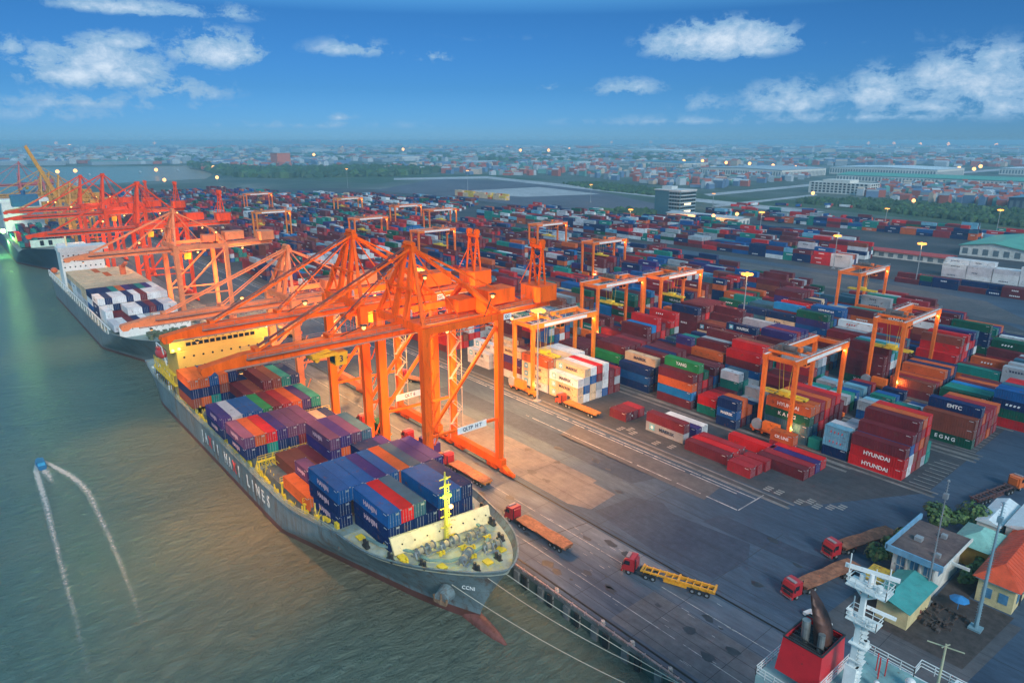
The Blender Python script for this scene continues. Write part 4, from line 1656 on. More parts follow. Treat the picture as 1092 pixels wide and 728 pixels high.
def get_door(color):
    k = ('door', color)
    if k not in _meshes:
        b = MB()
        W_, H_ = 2.44, 2.59
        for y0, y1 in ((.17, W_ / 2 - .01), (W_ / 2 + .01, W_ - .17)):
            b.box(-.12, -.05, y0, y1, .17, H_ - .13)
            for z in (.75, 1.3, 1.85):
                b.box(-.05, -.03, y0 + .06, y1 - .06, z - .17, z + .17)
            for f in (.25, .75):
                y = y0 + (y1 - y0) * f
                b.cyl((-.01, y, .15), (-.01, y, H_ - .12), .028, n=5, mi=1)
                b.box(-.03, .03, y - .05, y + .05, .9, 1.0, 1)
        b.add([(-.028, W_ - .95, 1.9), (-.028, W_ - .3, 1.9), (-.028, W_ - .3, 2.25), (-.028, W_ - .95, 2.25)], [(0, 1, 2, 3)], 1)
        tmp = bpy.data.meshes.new('container_door')
        tmp.from_pydata(b.v, [], b.f)
        tmp.materials.append(contmat(color))
        tmp.materials.append(STEEL)
        tmp.polygons.foreach_set('material_index', b.m)
        tmp.update()
        _meshes[k] = tmp
    return _meshes[k]


REC = []
CH = 2.6


def stack(place, bay, row, x, y, z, cols, L=12.19, logos=None):
    for t, c in enumerate(cols):
        if c is None:
            continue
        REC.append(dict(place=place, bay=bay, row=row, x=x, y=y, z=z + t * CH, c=c, L=L, tier=t, n=len(cols), logo=(logos or {}).get(t)))


def rc(rnd, pal):
    r = rnd.random() * sum(w_ for _, w_ in pal)
    for c, w_ in pal:
        r -= w_
        if r <= 0:
            return c
    return pal[-1][0]


PAL = [('maroon', 36), ('dark red', 14), ('red', 9), ('orange', 5), ('brown', 9), ('navy', 17), ('blue', 8), ('bright blue', 1), ('teal', 6), ('dark green', 7), ('grey', 5), ('pale grey', 2), ('white', 2), ('beige', 1), ('light blue', 1), ('slate', 4), ('indigo', 4)]
PALB = [('maroon', 24), ('dark red', 12), ('red', 9), ('orange', 5), ('brown', 6), ('navy', 22), ('blue', 9), ('teal', 9), ('dark green', 4), ('grey', 6), ('white', 3), ('light blue', 3), ('slate', 5), ('pale grey', 5)]
PALC = [('maroon', 8), ('navy', 10), ('blue', 6), ('teal', 3), ('grey', 8), ('white', 30), ('pale grey', 16), ('beige', 10)]

B0 = 136.3
# ---- explicit stacks: yard block 0
def rows(place, bay, x, y, zz, spec, L=12.19, pitch=2.7):
    for r, s in enumerate(spec):
        lg = None
        if isinstance(s, tuple):
            s, lg = s
        stack(place, bay, r, x, y + r * pitch, zz, s, L, lg)


P0, P1, P2, P3 = 'blk0', 'blk1', 'blk2', 'blk3'
rows(P0, 4, -120.3, 137.0, .01, [['maroon'], ['maroon'], ['dark red']], 6.06)
rows(P0, 3, -107.6, 137.5, .01, [(['grey', 'maroon'], {0: 'MAERSK*'}), [], ['indigo', 'pale grey'][:1] + ['pale grey'][:0], ['white']])
rows(P0, 2, -93.4, 135.4, .01, [['maroon'], ['red'], ['dark red'], [], []])
rows(P0, 1, -79.9, 133.6, .01, [['dark red'], ['dark red']], 6.06)
stack(P0, 1, 2, -79.5, 139.4, .01, ['dark red'], 6.06)
rows(P0, 0, -77.6, 139.4 + 2.7, .01, [['maroon'], ['dark red'], ['indigo'], ['red']])
stack(P0, 1, 3, -88.5, 147.2, .01, ['red'], 12.19)
stack(P0, 1, 4, -79.9, 151.2 + 1.0, .01, ['dark red', 'orange'], 6.06, {1: 'CK LINE'})
rows(P0, 5, -144.3, 135.9, .01, [(['beige', 'beige', 'white'], {0: 'MAERSK*', 1: 'MAERSK*', 2: 'MAERSK*'}), (['white', 'blue', 'grey', 'beige'], {3: 'MAERSK*'}), ['beige', 'beige', 'blue', 'white'], ['pale grey', 'grey', 'maroon', 'red'], ['blue', 'white', 'pale grey', 'white'], ['maroon', 'maroon', 'maroon'], ['maroon', 'grey', 'dark red']])
rows(P0, 6, -157.2, 135.9, .01, [(['pale grey', 'beige', 'beige', 'orange'], {0: 'MAERSK*', 1: 'MAERSK*', 2: 'MAERSK*'}), ['beige', 'beige', 'maroon', 'beige'], ['beige', 'grey', 'white', 'beige'], ['white', 'white', 'beige', 'beige'], ['grey', 'white', 'white', 'white'], ['maroon', 'blue', 'white', 'white'], ['maroon', 'grey', 'maroon']])
rows(P0, 7, -170.0, 135.9, .01, [(['pale grey', 'maroon', 'indigo', 'beige'], {3: 'MAERSK*'}), ['white', 'maroon', 'indigo'], ['grey', 'navy', 'yellow'], ['beige', 'maroon', 'maroon'], ['maroon', 'maroon'], ['maroon', 'maroon', 'maroon'], ['navy', 'brown', 'maroon']])
rows(P0, 8, -186.5, 135.9, .01, [(['pale grey', 'white'], {1: 'MAERSK*'}), (['grey', 'white', 'white'], {2: 'MAERSK*'}), ['navy', 'white'], ['maroon', 'pale grey'], ['brown', 'maroon', 'beige'], ['maroon', 'maroon', 'brown'], ['dark green', 'maroon']])
# ---- block 1
B1 = 159.5
rows(P1, 0, -63.2, B1, .01, [(['red', 'red', 'maroon'], {0: 'HYUNDAI', 1: 'HYUNDAI'}), ['white', 'pale grey', 'blue', 'maroon'], ['dark red', 'brown', 'dark red', 'maroon', 'maroon'], ['brown', 'dark red', 'orange', 'dark red', 'orange'], ['grey', 'dark red', 'brown', 'red', 'red'], ['teal', 'teal', 'navy'][:2], []])
rows(P1, 1, -70.0, B1 + .2, .01, [(['navy', 'light blue', 'light blue'], {1: '~', 2: '~'}), ['navy', 'slate', 'pale grey'], ['maroon'], ['dark red'], ['navy', 'grey'], ['light blue', 'pale grey'], ['grey']], 6.06)
rows(P1, 2, -86.6, B1 + 1.2, .01, [(['slate', 'slate', 'dark green', 'orange'], {2: 'K A N G', 3: 'HYUNDAI'}), ['blue', 'slate', 'maroon', 'orange'], ['maroon', 'red', 'maroon', 'dark red'], ['maroon', 'dark red', 'red', 'orange'], ['navy', 'maroon', 'dark red', 'dark red'], ['brown', 'maroon', 'maroon', 'red'], ['maroon', 'maroon', 'maroon']])
stack(P1, 2, 0, -73.9, B1 + 1, .01, ['teal'], 3.0)
rows(P1, 3, -97.9, 155.6, .01, [(['navy', 'blue', 'navy'], {1: 'MAERSK'}), ['maroon', 'orange', 'orange'], ['navy', 'orange'], ['indigo', 'navy'], ['slate', 'grey'], ['pale grey', 'grey', 'grey']], 6.06)
rows(P1, 4, -106.5, B1 - .6, .01, [['teal', 'red'], ['maroon', 'red'], ['maroon', 'dark red'], ['dark green', 'maroon'], ['teal', 'slate', 'teal', 'white'], ['navy', 'teal', 'teal', 'slate'], ['maroon']], 6.06)
rows(P1, 5, -120.5, B1 - 1.2, .01, [['maroon', 'bright blue', 'orange', 'maroon'], (['maroon', 'maroon', 'maroon', 'maroon', 'green'], {4: 'YANG'}), ['dark green', 'maroon', 'red', 'dark green'], ['red', 'maroon', 'maroon'], ['dark green', 'slate', 'blue', 'maroon'], ['maroon', 'light blue', 'maroon', 'maroon'], ['dark green', 'maroon']])
rows(P1, 6, -137.0, B1, .01, [['navy', 'blue', 'navy'], (['maroon', 'navy', 'navy', 'beige'], {3: 'MAERSK'}), ['maroon', 'maroon', 'maroon'], ['brown', 'brown', 'maroon', 'maroon'], ['maroon', 'maroon', 'maroon', 'navy'], ['dark red', 'maroon', 'maroon', 'maroon'], ['orange', 'dark red', 'dark red', 'maroon']])
rows(P1, 7, -151.5, B1, .01, [['maroon', 'navy'], ['dark green', 'maroon', 'green'], ['maroon', 'maroon', 'maroon', 'maroon'], ['maroon', 'maroon', 'maroon', 'maroon'], ['brown', 'maroon', 'maroon', 'maroon'], ['maroon', 'navy', 'navy', 'dark red'], ['maroon'] * 4])
rows(P1, 8, -165.0, B1, .01, [(['dark green', 'dark green', 'maroon'], {1: 'Y A N G'}), ['maroon', 'maroon', 'maroon'], ['maroon', 'dark green', 'maroon'], ['maroon', 'maroon', 'maroon'], ['green', 'maroon'], ['maroon'] * 3, ['dark red'] * 3])
# ---- block 2
B2 = 189.5
rows(P2, 0, -58.7, B2 + .8, .01, [(['dark green', 'brown', 'brown'], {0: 'E G N G'}), (['maroon', 'maroon', 'maroon', 'navy'], {3: 'EMTC'}), ['brown', 'dark red', 'orange'], ['dark red', 'maroon', 'dark red'], ['orange', 'dark red', 'dark red', 'dark red'][:3], ['maroon', 'brown', 'dark red'], ['dark red', 'dark red', 'orange', 'dark red'][:3]])
rows(P2, 1, -67.5, B2, .01, [[], ['navy'], ['blue', 'teal'], ['navy'], ['slate'], ['white'], ['blue']], 6.06)
rows(P2, 2, -75.0, B2, .01, [['blue', 'grey'], ['navy', 'light blue'], ['blue'], ['navy', 'teal'], ['navy', 'blue'], ['blue'], ['maroon', 'navy']], 6.06)
rows(P2, 3, -84.0, B2, .01, [(['maroon', 'pale grey'], {1: '~'}), ['green', 'teal'], ['navy', 'blue'], ['grey'], ['blue', 'light blue'], ['blue', 'navy'], ['navy', 'dark red']], 6.06)
rows(P2, 4, -91.0, B2, .01, [['teal', 'light blue'], ['blue', 'teal'], ['slate'], ['navy', 'grey'], ['maroon', 'light blue'], ['dark red']], 6.06)
rows(P2, 5, -104.5, B2, .01, [['maroon', 'dark red'], ['maroon', 'maroon'], ['brown', 'maroon'], ['navy', 'maroon', 'dark red'], ['teal', 'slate', 'slate', 'grey'], ['teal', 'teal', 'slate', 'pale grey'], ['maroon', 'maroon']])
rows(P2, 6, -117.6, B2, .01, [['pale grey', 'blue', 'maroon', 'red'], ['slate', 'blue', 'maroon', 'maroon', 'red'], ['maroon', 'maroon', 'maroon', 'maroon', 'brown'], ['teal', 'navy', 'teal'], ['navy', 'teal', 'navy'], ['maroon'] * 3, ['maroon'] * 2])
# ---- block 3
B3 = 218.5
rows(P3, 0, -49.5, B3 - 5, .01, [(['red', 'dark green', 'navy', 'blue'], {2: '~'}), ['maroon', 'maroon', 'teal', 'blue'], ['red', 'red', 'navy', 'slate'], ['maroon', 'maroon', 'blue', 'red'], ['maroon', 'maroon', 'dark red', 'red'], ['navy'] * 3])
rows(P3, 1, -64.0, B3, .01, [['teal', 'dark green'], ['teal', 'teal'], ['maroon', 'teal'], ['navy', 'bright blue'], ['maroon', 'maroon'], ['brown', 'orange'], ['maroon', 'maroon']])
rows(P3, 2, -78.0, B3, .01, [['maroon', 'brown'], ['red', 'dark red'], ['red', 'orange'], ['navy', 'navy', 'orange'], ['maroon', 'navy', 'navy'], ['maroon', 'navy', 'orange'], ['navy', 'navy', 'navy']])
rows(P3, 3, -92.6, B3, .01, [(['dark green', 'maroon', 'maroon', 'maroon'], {0: 'Y A N G'}), ['maroon', 'maroon', 'maroon', 'maroon', 'maroon'], ['maroon', 'navy', 'white', 'light blue', 'teal'], ['light blue', 'maroon', 'pale grey', 'teal', 'light blue'], ['slate', 'maroon', 'navy', 'maroon', 'maroon'], ['maroon'] * 5, ['brown', 'navy', 'maroon', 'maroon', 'slate']])


def block(place, y, xr, xl, seed, pal=PAL, tmin=2, tmax=5, nrow=7, empty=.04, logos=.3, bay0=0, lowbays=.08):
    rnd = random.Random(seed)
    x = xr
    bay = bay0
    while x > xl:
        L = 12.19 if rnd.random() < .82 else 6.06
        x -= L + .35 + (rnd.choice([0, 0, 0, 5.5]) if rnd.random() < .12 else 0)
        if rnd.random() < empty:
            x -= 6
            bay += 1
            continue
        low = rnd.random() < lowbays
        base = rnd.uniform(tmin, tmax)
        main = rc(rnd, pal)
        for r in range(nrow):
            n = int(round(min(tmax, max(0 if low else 1, (rnd.uniform(1, 2) if low else base + rnd.uniform(-1.2, .9))))))
            cols = [main if rnd.random() < .38 else rc(rnd, pal) for _ in range(n)]
            lg = {}
            if rnd.random() < logos and n:
                lg[n - 1] = rnd.choice(['HYUNDAI', 'MAERSK*', 'HEUNG-A', '~', '~', '~'])
            stack(place, bay, r, x, y + r * 2.72, .01, cols, L, lg)
        bay += 1


block('blk0', 135.9, -200, -1030, 1, tmax=4.2, bay0=9, empty=.14)
block('blk1', B1, -178, -1040, 2, bay0=9)
block('blk2', B2, -118.5, -1040, 3, bay0=7)
block('blk3', B3, -93.5, -1040, 4, bay0=4)
block('blk4', BLK[4] + 1.4, -50, -1040, 15, bay0=0, tmin=2.6, tmax=4.8)
block('blk5', BLK[5] + 1.4, -56, -1040, 6, bay0=0, tmin=2.6, tmax=4.8)
block('blk6', BLK[6] + 1.4, -88, -1030, 7, bay0=0, tmin=2.4, tmax=4.6)
block('blk7', BLK[7] + 1.4, -215, -1020, 8, PALB, bay0=0, tmax=3.8)
block('blk8', BLK[8] + 1.4, -275, -1000, 9, PALB, bay0=0, tmin=1.5, tmax=3.4, nrow=6)
# HEUNG-A stack in the middle right
for k in range(14):
    y = 396 + 27 + k * 13.5
    if k < 9:
        xr = -165 - (k % 3) * 22 - k * 9
        block('far%d' % k, y, xr, -560 if k < 7 else -420, 30 + k, PALB, tmin=1.8, tmax=3.8, nrow=4, empty=.07, logos=.3, lowbays=.15)
for k in range(8):
    block('west%d' % k, 396 + k * 15, -590 - k * 12, -930 + k * 20, 60 + k, PALC if k in (1, 2) else PALB, tmin=1, tmax=3.3, nrow=4, empty=.12, logos=0)
block('edge0', 402, -74, -165, 81, [('maroon', 4), ('navy', 5), ('dark green', 1)], 1.8, 2.2, nrow=2, empty=0, logos=0, lowbays=0)
block('edge1', 440, -70, -128, 82, [('white', 8), ('pale grey', 2)], 3.6, 4.0, nrow=3, empty=0, logos=1, lowbays=0)
block('edge2', 620, -95, -420, 83, PALB, 1.6, 3.4, nrow=5, empty=.06, logos=0)
block('edge3', 648, -110, -420, 84, PALB, 1.0, 3, nrow=3, empty=.1, logos=0)
block('edge4', 676, -130, -400, 85, PALB, 1.0, 3, nrow=3, empty=.15, logos=0)
block('amber0', 575, -700, -820, 86, [('beige', 5), ('yellow', 3), ('orange', 2)], 2, 3, nrow=3, empty=.05, logos=0)


# ---- on ship 1
def shiprows(place, bay, x, y, z, spec, L=12.19, pitch=2.47):
    for r, s in enumerate(spec):
        lg = None
        if isinstance(s, tuple):
            s, lg = s
        stack(place, bay, r, x, y + r * pitch, z, s, L, lg)


S = 'ship1'
NV = 'navy'
shiprows(S, 0, -101.1, 48.0, 8.62, [([NV, NV, 'blue'], {1: 'H...J', 2: 'H...J'}), ([NV, NV, 'red'], {}), [NV, NV, 'slate'], [NV, NV], ['brown', 'indigo', 'blue'], ['brown', NV, 'blue'], ['indigo', NV, NV]])
shiprows(S, 1, -113.5, 45.2, 8.62, [([NV, NV, 'blue'], {0: 'H...J', 1: 'H...J', 2: 'H...J'}), [NV, NV, 'blue'], [NV, NV, 'blue'], [NV, NV, 'indigo'], [NV, NV, 'blue'], [NV, NV, 'orange'], [NV, NV, 'slate'], [NV, NV, 'indigo'], [NV, 'indigo', 'indigo']])
shiprows(S, 2, -124.6, 44.3, 7.92, [['orange']])
shiprows(S, 2, -124.4, 46.9, 7.92, [(['indigo', 'purple'], {1: 'H...J'}), ['beige'], ['indigo'], [NV], [NV], [NV, NV], ['indigo', NV], [NV, 'indigo']], 6.06)
shiprows(S, 2, -118.2, 46.9, 7.92, [([NV, 'indigo'], {1: 'H...J'}), [NV, NV], [NV], ['slate'], ['slate'], [NV, NV], ['indigo', NV], [NV, 'indigo']], 6.06)
shiprows(S, 3, -137.0, 47.5, 7.32, [['brown'], ['brown'], ['maroon'], ([NV, 'indigo', 'purple'], {2: 'H...J'}), [NV, 'orange', 'indigo'], [NV, NV, 'purple'], [NV, NV, 'slate']])
shiprows(S, 4, -155.2, 43.2, 7.22, [([NV, 'purple'], {0: 'H...J', 1: 'H...J'}), [NV, 'orange'], ['teal', 'red'], [NV, 'indigo'], [NV, 'purple'], ['maroon', 'purple'], [NV, 'purple'], [NV], ['beige'], [NV]])
shiprows(S, 5, -169.5, 43.0, 7.22, [([NV, 'indigo'], {0: 'H...J', 1: 'H...J'}), [NV, 'pale grey'], [NV, 'blue'], [NV, 'blue'], [NV, 'green'], [NV, 'maroon'], [NV, 'dark red'], ['orange', 'orange'], [NV, 'indigo'], [NV, 'teal']])
shiprows(S, 6, -182.0, 52.9, 7.22, [[NV, 'maroon'], ['brown', 'brown'], ['brown', 'maroon', 'maroon'], ['brown', 'brown', 'brown'], ['maroon', 'maroon', 'teal'], ['maroon', 'maroon', NV]])
shiprows(S, 7, -194.6, 43.2, 7.22, [['brown', NV, 'orange'], ['orange', NV, 'orange'], ['teal', NV, 'blue'], [NV, 'brown', 'orange'], ['maroon', 'maroon', NV], [NV, NV], [NV, 'maroon', 'maroon'], [NV, 'maroon', 'brown'], [NV, 'slate', NV], [NV, NV, 'slate']])
# ---- on ship 2, 3
rnd = random.Random(21)
for k in range(8):
    x = -376 + 12.8 * k
    for r in range(10):
        n = 3 if k < 6 else (rnd.choice([1, 2, 2]) if k == 6 else rnd.choice([0, 1, 1]))
        if k < 4:
            cols = [rnd.choice(['white', 'beige', 'pale grey', 'grey', 'white']) for _ in range(n - 1)] + ['beige' if rnd.random() < .9 else 'orange']
        elif k == 4:
            cols = [rnd.choice(['white', 'grey', 'blue']) for _ in range(n - 1)] + [['navy', 'navy', 'navy', 'teal', 'orange', 'indigo', 'navy', 'teal', 'indigo', 'white'][r]]
        else:
            cols = [rnd.choice(['white', 'grey', 'white', 'navy']) for _ in range(n)]
            if n:
                cols[-1] = ['white', 'navy', 'white', 'white', 'navy', 'white', 'maroon', 'white', 'white', 'pale grey'][r] if k == 5 else rnd.choice(['white', 'maroon', 'navy', 'white', 'pale grey'])
        stack('ship2', 7 - k, r, x, 42.6 + r * 2.5, 8.5, cols)
for k in range(6):
    x = -612 + 13 * k
    for r in range(12):
        n = rnd.choice([1, 1, 2, 3])
        stack('ship3', 5 - k, r, x, 39 + r * 2.5, 9.6, [rnd.choice(['navy', 'slate', 'teal', 'maroon', 'navy', 'red']) for _ in range(n)])

# ---- keep what can be seen
occ = {}
for i, r in enumerate(REC):
    occ.setdefault((r['place'], r['bay'], r['row'], round(r['x'])), {})[r['tier']] = i


def exists(r, drow, dt):
    for dx in (0, 1, -1):
        d = occ.get((r['place'], r['bay'], r['row'] + drow, round(r['x']) + dx))
        if d and r['tier'] + dt in d:
            return True
    return False


xs_ = {}
for r in REC:
    xs_.setdefault((r['place'], round(r['y'] / 2.6)), []).append(r)


def xend(r):
    k = round(r['y'] / 2.6)
    for kk in (k - 1, k, k + 1):
        for q in xs_.get((r['place'], kk), ()):
            if abs(q['y'] - r['y']) < 1.0 and abs(q['z'] - r['z']) < 1.2 and -.5 < q['x'] - (r['x'] + r['L']) < 1.5:
                return True
    return False


vis = []
for r in REC:
    top = not exists(r, 0, 1)
    side = not exists(r, -1, 0)
    end = not xend(r)
    d = math.dist((r['x'], r['y'], r['z']), (0, 0, CAMH))
    if not (top or side or end):
        continue
    a = r['L'] * 2.44 * (CAMH - r['z']) / d * top + r['L'] * 2.6 * (r['y'] / d) * side + 2.44 * 2.6 * (-r['x'] / d) * end
    if side and not r['place'].startswith('ship') and r['row'] == 0:
        a *= 1.0
    # outside the picture?
    px = (r['x'] + r['L'] / 2, r['y'] + 1.2, r['z'] + 1.3)
    aa = px[0] * FW[0] + px[1] * FW[1]
    rr_ = px[0] * RT[0] + px[1] * RT[1]
    uu = px[2] - CAMH
    fz = aa * CP - uu * SP
    sx_, sy_ = 546 + F * rr_ / fz, 364 + F * (-aa * SP - uu * CP) / fz
    if sx_ < -60 or sx_ > 1180:
        continue
    r['score'] = a / d / d * (1.0 if -5 < sx_ < 1097 else .2)
    vis.append(r)
vis.sort(key=lambda r: -r['score'])
NIND = 300
BN = {'blk0': 'nearest yard block', 'blk1': 'second yard block', 'blk2': 'third yard block', 'blk3': 'fourth yard block', 'blk4': 'fifth yard block', 'blk5': 'sixth yard block', 'blk6': 'seventh yard block', 'blk7': 'eighth yard block',
      'ship1': 'yellow-bridged ship', 'ship2': 'white-block ship', 'ship3': 'navy ship'}
SHORT = {6.06: 'short ', 12.19: '', 3.0: 'tiny '}
TW = {0: 'bottom', 1: 'second', 2: 'third', 3: 'fourth', 4: 'fifth', 5: 'sixth'}
cont0 = None
seen = {}
for i, r in enumerate(vis[:NIND]):
    me = get_mesh(r['L'], r['c'])
    o = bpy.data.objects.new('shipping_container', me)
    COL.objects.link(o)
    rj = random.Random(i)
    o.location = (r['x'] + rj.uniform(-.07, .07), r['y'] + rj.uniform(-.04, .04), r['z'])
    tw = 'top tier' if r['tier'] == r['n'] - 1 and r['n'] > 1 else TW[r['tier']] + ' tier'
    if r['place'].startswith('ship'):
        lab = '%s%s container, %s, %s row from the river, %s bay from the bow, %s' % (SHORT[r['L']], r['c'], tw, ordn(r['row']), ordn(r['bay']), BN[r['place']])
        g_ = 'containers carried by the ' + BN[r['place']]
    else:
        lab = '%s%s container, %s, %s row from the quay, %s bay from the right, %s' % (SHORT[r['L']], r['c'], tw, ordn(r['row']), ordn(r['bay']), BN.get(r['place'], 'far yard'))
        g_ = 'containers stacked in the ' + BN.get(r['place'], 'far yard')
    ws = lab.split()
    if len(ws) > 16:
        lab = lab.replace(' from the river', '').replace(' from the quay', '').replace(' from the right', '').replace(' from the bow', '')
    if lab in seen:
        seen[lab] += 1
        lab = lab.replace(' container', ' container further left' if True else '', 1) if seen[lab] == 2 else lab
    else:
        seen[lab] = 1
    tag(o, lab, 'container', g_)
    dob = bpy.data.objects.new('door', get_door(r['c']))
    COL.objects.link(dob)
    dob.parent = o
    dob.location = (r['L'], 0, 0)
    if r['logo'] and i < NIND:
        lg = r['logo']
        pale = r['c'] in ('white', 'beige', 'grey', 'pale grey', 'light blue', 'yellow')
        lm = LETTERD if pale else LETTERW
        if lg == 'H...J':
            lm = mat('pink_lettering', (.75, .45, .5), .6)
            tx = 'HANJIN'
        else:
            tx = lg.replace('*', '')
        if lg == '~':
            b = MB()
            for q in range(4):
                b.add([(3.0 * r['L'] / 12 + q * .9, -.03, 1.0), (3.5 * r['L'] / 12 + q * .9, -.03, 1.0), (3.7 * r['L'] / 12 + q * .9, -.03, 1.55), (3.2 * r['L'] / 12 + q * .9, -.03, 1.55)], [(0, 1, 2, 3)])
            b.build('painted_mark', mat('red_mark', (.6, .05, .05), .6) if pale else LETTERW, o)
        else:
            sz = 1.35 if len(tx) < 8 else 1.2
            if r['L'] < 7:
                sz = 1.0
            ts = text('lettering', tx, sz, (r['L'] * (.56 if '*' in lg else .5), -.02, 1.32), (math.pi / 2, 0, 0), lm, o, ext=.004, bold=.035)
            if '*' in lg:
                b = MB()
                b.add([(1.2, -.018, .55), (2.9, -.018, .55), (2.9, -.018, 2.15), (1.2, -.018, 2.15)], [(0, 1, 2, 3)], 0)
                st_ = []
                for q in range(14):
                    rr2 = .62 if q % 2 == 0 else .28
                    st_.append((2.05 + rr2 * math.sin(math.pi * q / 7), -.028, 1.35 + rr2 * math.cos(math.pi * q / 7)))
                b.add(st_, [tuple(range(14))[::-1]], 1)
                b.build('painted_mark', [mat('logo_blue', (.12, .42, .55), .6), LETTERW], o)
# everything smaller: one mass
names = sorted(CC)
idx = {c: i for i, c in enumerate(names)}
b = MB()
rnd = random.Random(77)
for r in vis[NIND:]:
    x, y, z, L = r['x'], r['y'], r['z'], r['L']
    mi = idx[r['c']]
    jx = rnd.uniform(-.1, .1)
    b.box(x + jx, x + jx + L, y, y + 2.44, z, z + 2.57, mi)
    if r['score'] > 2e-5 and rnd.random() < .4:
        pale = r['c'] in ('white', 'beige', 'grey', 'pale grey', 'light blue', 'yellow')
        a = rnd.uniform(.2, .4) * L
        mm = len(names) + (1 if pale else 0)
        for q in range(rnd.choice([4, 5, 6])):
            xx = x + a + q * .75
            b.add([(xx, y - .02, z + 1.0), (xx + .5, y - .02, z + 1.0), (xx + .5, y - .02, z + 1.6), (xx, y - .02, z + 1.6)], [(0, 1, 2, 3)], mm)
    if r['score'] > 2e-5:
        for f in (.27, .5, .73):
            b.box(x + jx + L + .0, x + jx + L + .03, y + 2.44 * f - .03, y + 2.44 * f + .03, z + .1, z + 2.45, len(names) + 2)
o = b.build('distant_containers', [contmat(c) for c in names] + [LETTERW, LETTERD, STEEL], kind='stuff')
tag(o, 'mass of small stacked containers filling the yard beyond the nearer stacks', 'containers')
print('containers', len(REC), 'visible', len(vis))

# ------------------------------------------------------------------ lamp posts
def lamp(x, y, h_, label, power=2500, r=1.6, heads=4, group='tall yard lamp posts', pm=None):
    root = thing('lamp_post', label, 'lamp post', (x, y, 0), 0, group)
    b = MB()
    b.cyl((0, 0, 0), (0, 0, h_), .34, .16, n=8)
    b.box(-.9, .9, -.9, .9, 0, .5)
    b.build('pole', pm or STEEL, root)
    b = MB()
    for k in range(heads):
        a = 2 * math.pi * k / heads + .5
        b.bar((0, 0, h_), (1.3 * math.cos(a), 1.3 * math.sin(a), h_ + .1), .14)
        b.cbox((1.35 * math.cos(a), 1.35 * math.sin(a), h_ + .28), (.9, .9, .14))
    b.build('lamp_bracket', DARK, root)
    b = MB()
    for k in range(heads):
        a = 2 * math.pi * k / heads + .5
        b.sph((1.35 * math.cos(a), 1.35 * math.sin(a), h_ + .02), r * .62, sq=(1, 1, .6), n=8, k=5)
    b.build('lamp_head', emit('sodium_lamp', (1.0, .33, .05), 2.3), root)
    if power:
        point((0, 0, h_ - 1.3), power, (1.0, .52, .18), .7, root)
    return root


lamp(-141.8, 128.7, 28, 'grey lamp post glowing orange beside the beige container stack and quay road', 17000)
lamp(-139.7, 234.5, 26, 'grey lamp post glowing orange in mid yard above red containers', 12000)
lamp(-139.1, 403.3, 22, 'glowing lamp post in the open concrete lane at the right', 9000)
lamp(-190, 415, 20, 'thin glowing lamp post left of the one in the concrete lane', 6000)
lamp(-608, 639, 22, 'lamp post glowing beside the green field left of the office block', 4000, 1.1)
lamp(-885, 651, 30, 'lamp post standing alone by the dark bare lot', 4000, 1.5)
lamp(-418, 493, 14, 'low glowing lamp in front of the office block', 5000)
lamp(-290, 499, 21, 'lamp post glowing right of the lit container shed', 7000)
lamp(-178.6, 676, 20, 'pale lamp post behind the green-roofed warehouse', 4000)
lamp(-1068, 538, 30, 'lamp post at the far left end of the container yard', 3000, 1.4)
lamp(-253, 640, 18, 'bright lamp glowing at the far edge of the yard by the trees', 7000, 1.1)
lamp(-470, 700, 16, 'bright lamp at the far left of the tree belt', 3500, 1.1)
lamp(-238, 150, 24, 'lamp glowing behind the peach crane legs', 9000)
lamp(-300, 118, 22, 'lamp post on the apron between the peach cranes', 9000)
# distant town lamps
rnd = random.Random(5)
TL = [(541, 158, 8), (430, 160, 5), (365, 158, 8), (335, 166, 4), (228, 180, 20), (232, 192, 18), (62, 185, 15), (81, 184, 15), (167, 183, 16), (176, 195, 12), (75, 156, 8), (60, 152, 8), (165, 152, 8), (729, 173, 20), (749, 173, 20), (774, 175, 20), (799, 176, 14), (824, 178, 14), (848, 180, 14), (1022, 181, 16), (1038, 182, 18), (1053, 193, 16),
      (893, 150, 6), (926, 152, 6), (953, 153, 6), (981, 154, 6), (1011, 154, 6), (1062, 155, 8), (1045, 179, 10), (941, 189, 10), (866, 211, 14), (973, 220, 14), (585, 161, 5), (607, 160, 5), (555, 161, 5), (694, 148, 5), (652, 145, 4), (785, 236, 8), (760, 238, 8)]


def gp(px, py, z=0):
    r = (px - 546) / F
    v = (py - 364) / F
    d = SP + CP * v
    fw = CP - SP * v
    t = (CAMH - z) / d
    return t * (fw * FW[0] + r * RT[0]), t * (fw * FW[1] + r * RT[1])


for i, (px, py, hh_) in enumerate(sorted(TL)):
    py2 = max(py + 2.5, 153.5)
    x, y = gp(px, py2)
    dd = math.hypot(x, y)
    hh2 = CAMH * (py2 - py) / max(1, (py2 - 150)) + 4
    root = thing('street_lamp', 'tiny warm lamp far off in the hazy town, %s from the left' % ordn(i), 'street lamp', (x, y, 0), 0, 'distant town lamps')
    b = MB()
    b.cyl((0, 0, 0), (0, 0, min(34, max(9, hh2))), .2 + dd * 4e-5, n=5)
    b.build('pole', STEEL, root)
    b = MB()
    b.sph((0, 0, min(34, max(9, hh2))), .3 + dd * .0020, n=8, k=5)
    b.build('lamp_head', emit('town_lamp', (1.0, .42, .13), 2.6), root)


# ------------------------------------------------------------------ trucks
CABR = mat('truck_red', (.42, .02, .025), .3, var=.08, spec=.6)
TYEL = mat('trailer_yellow', (.72, .32, .02), .45, var=.1, rust=.15)
TRUST = mat('trailer_rust', (.30, .12, .06), .75, var=.3, scale=.5, rust=.5, rustc=(.16, .06, .03))
TORG = mat('trailer_orange', (.62, .20, .03), .6, var=.15, rust=.25)


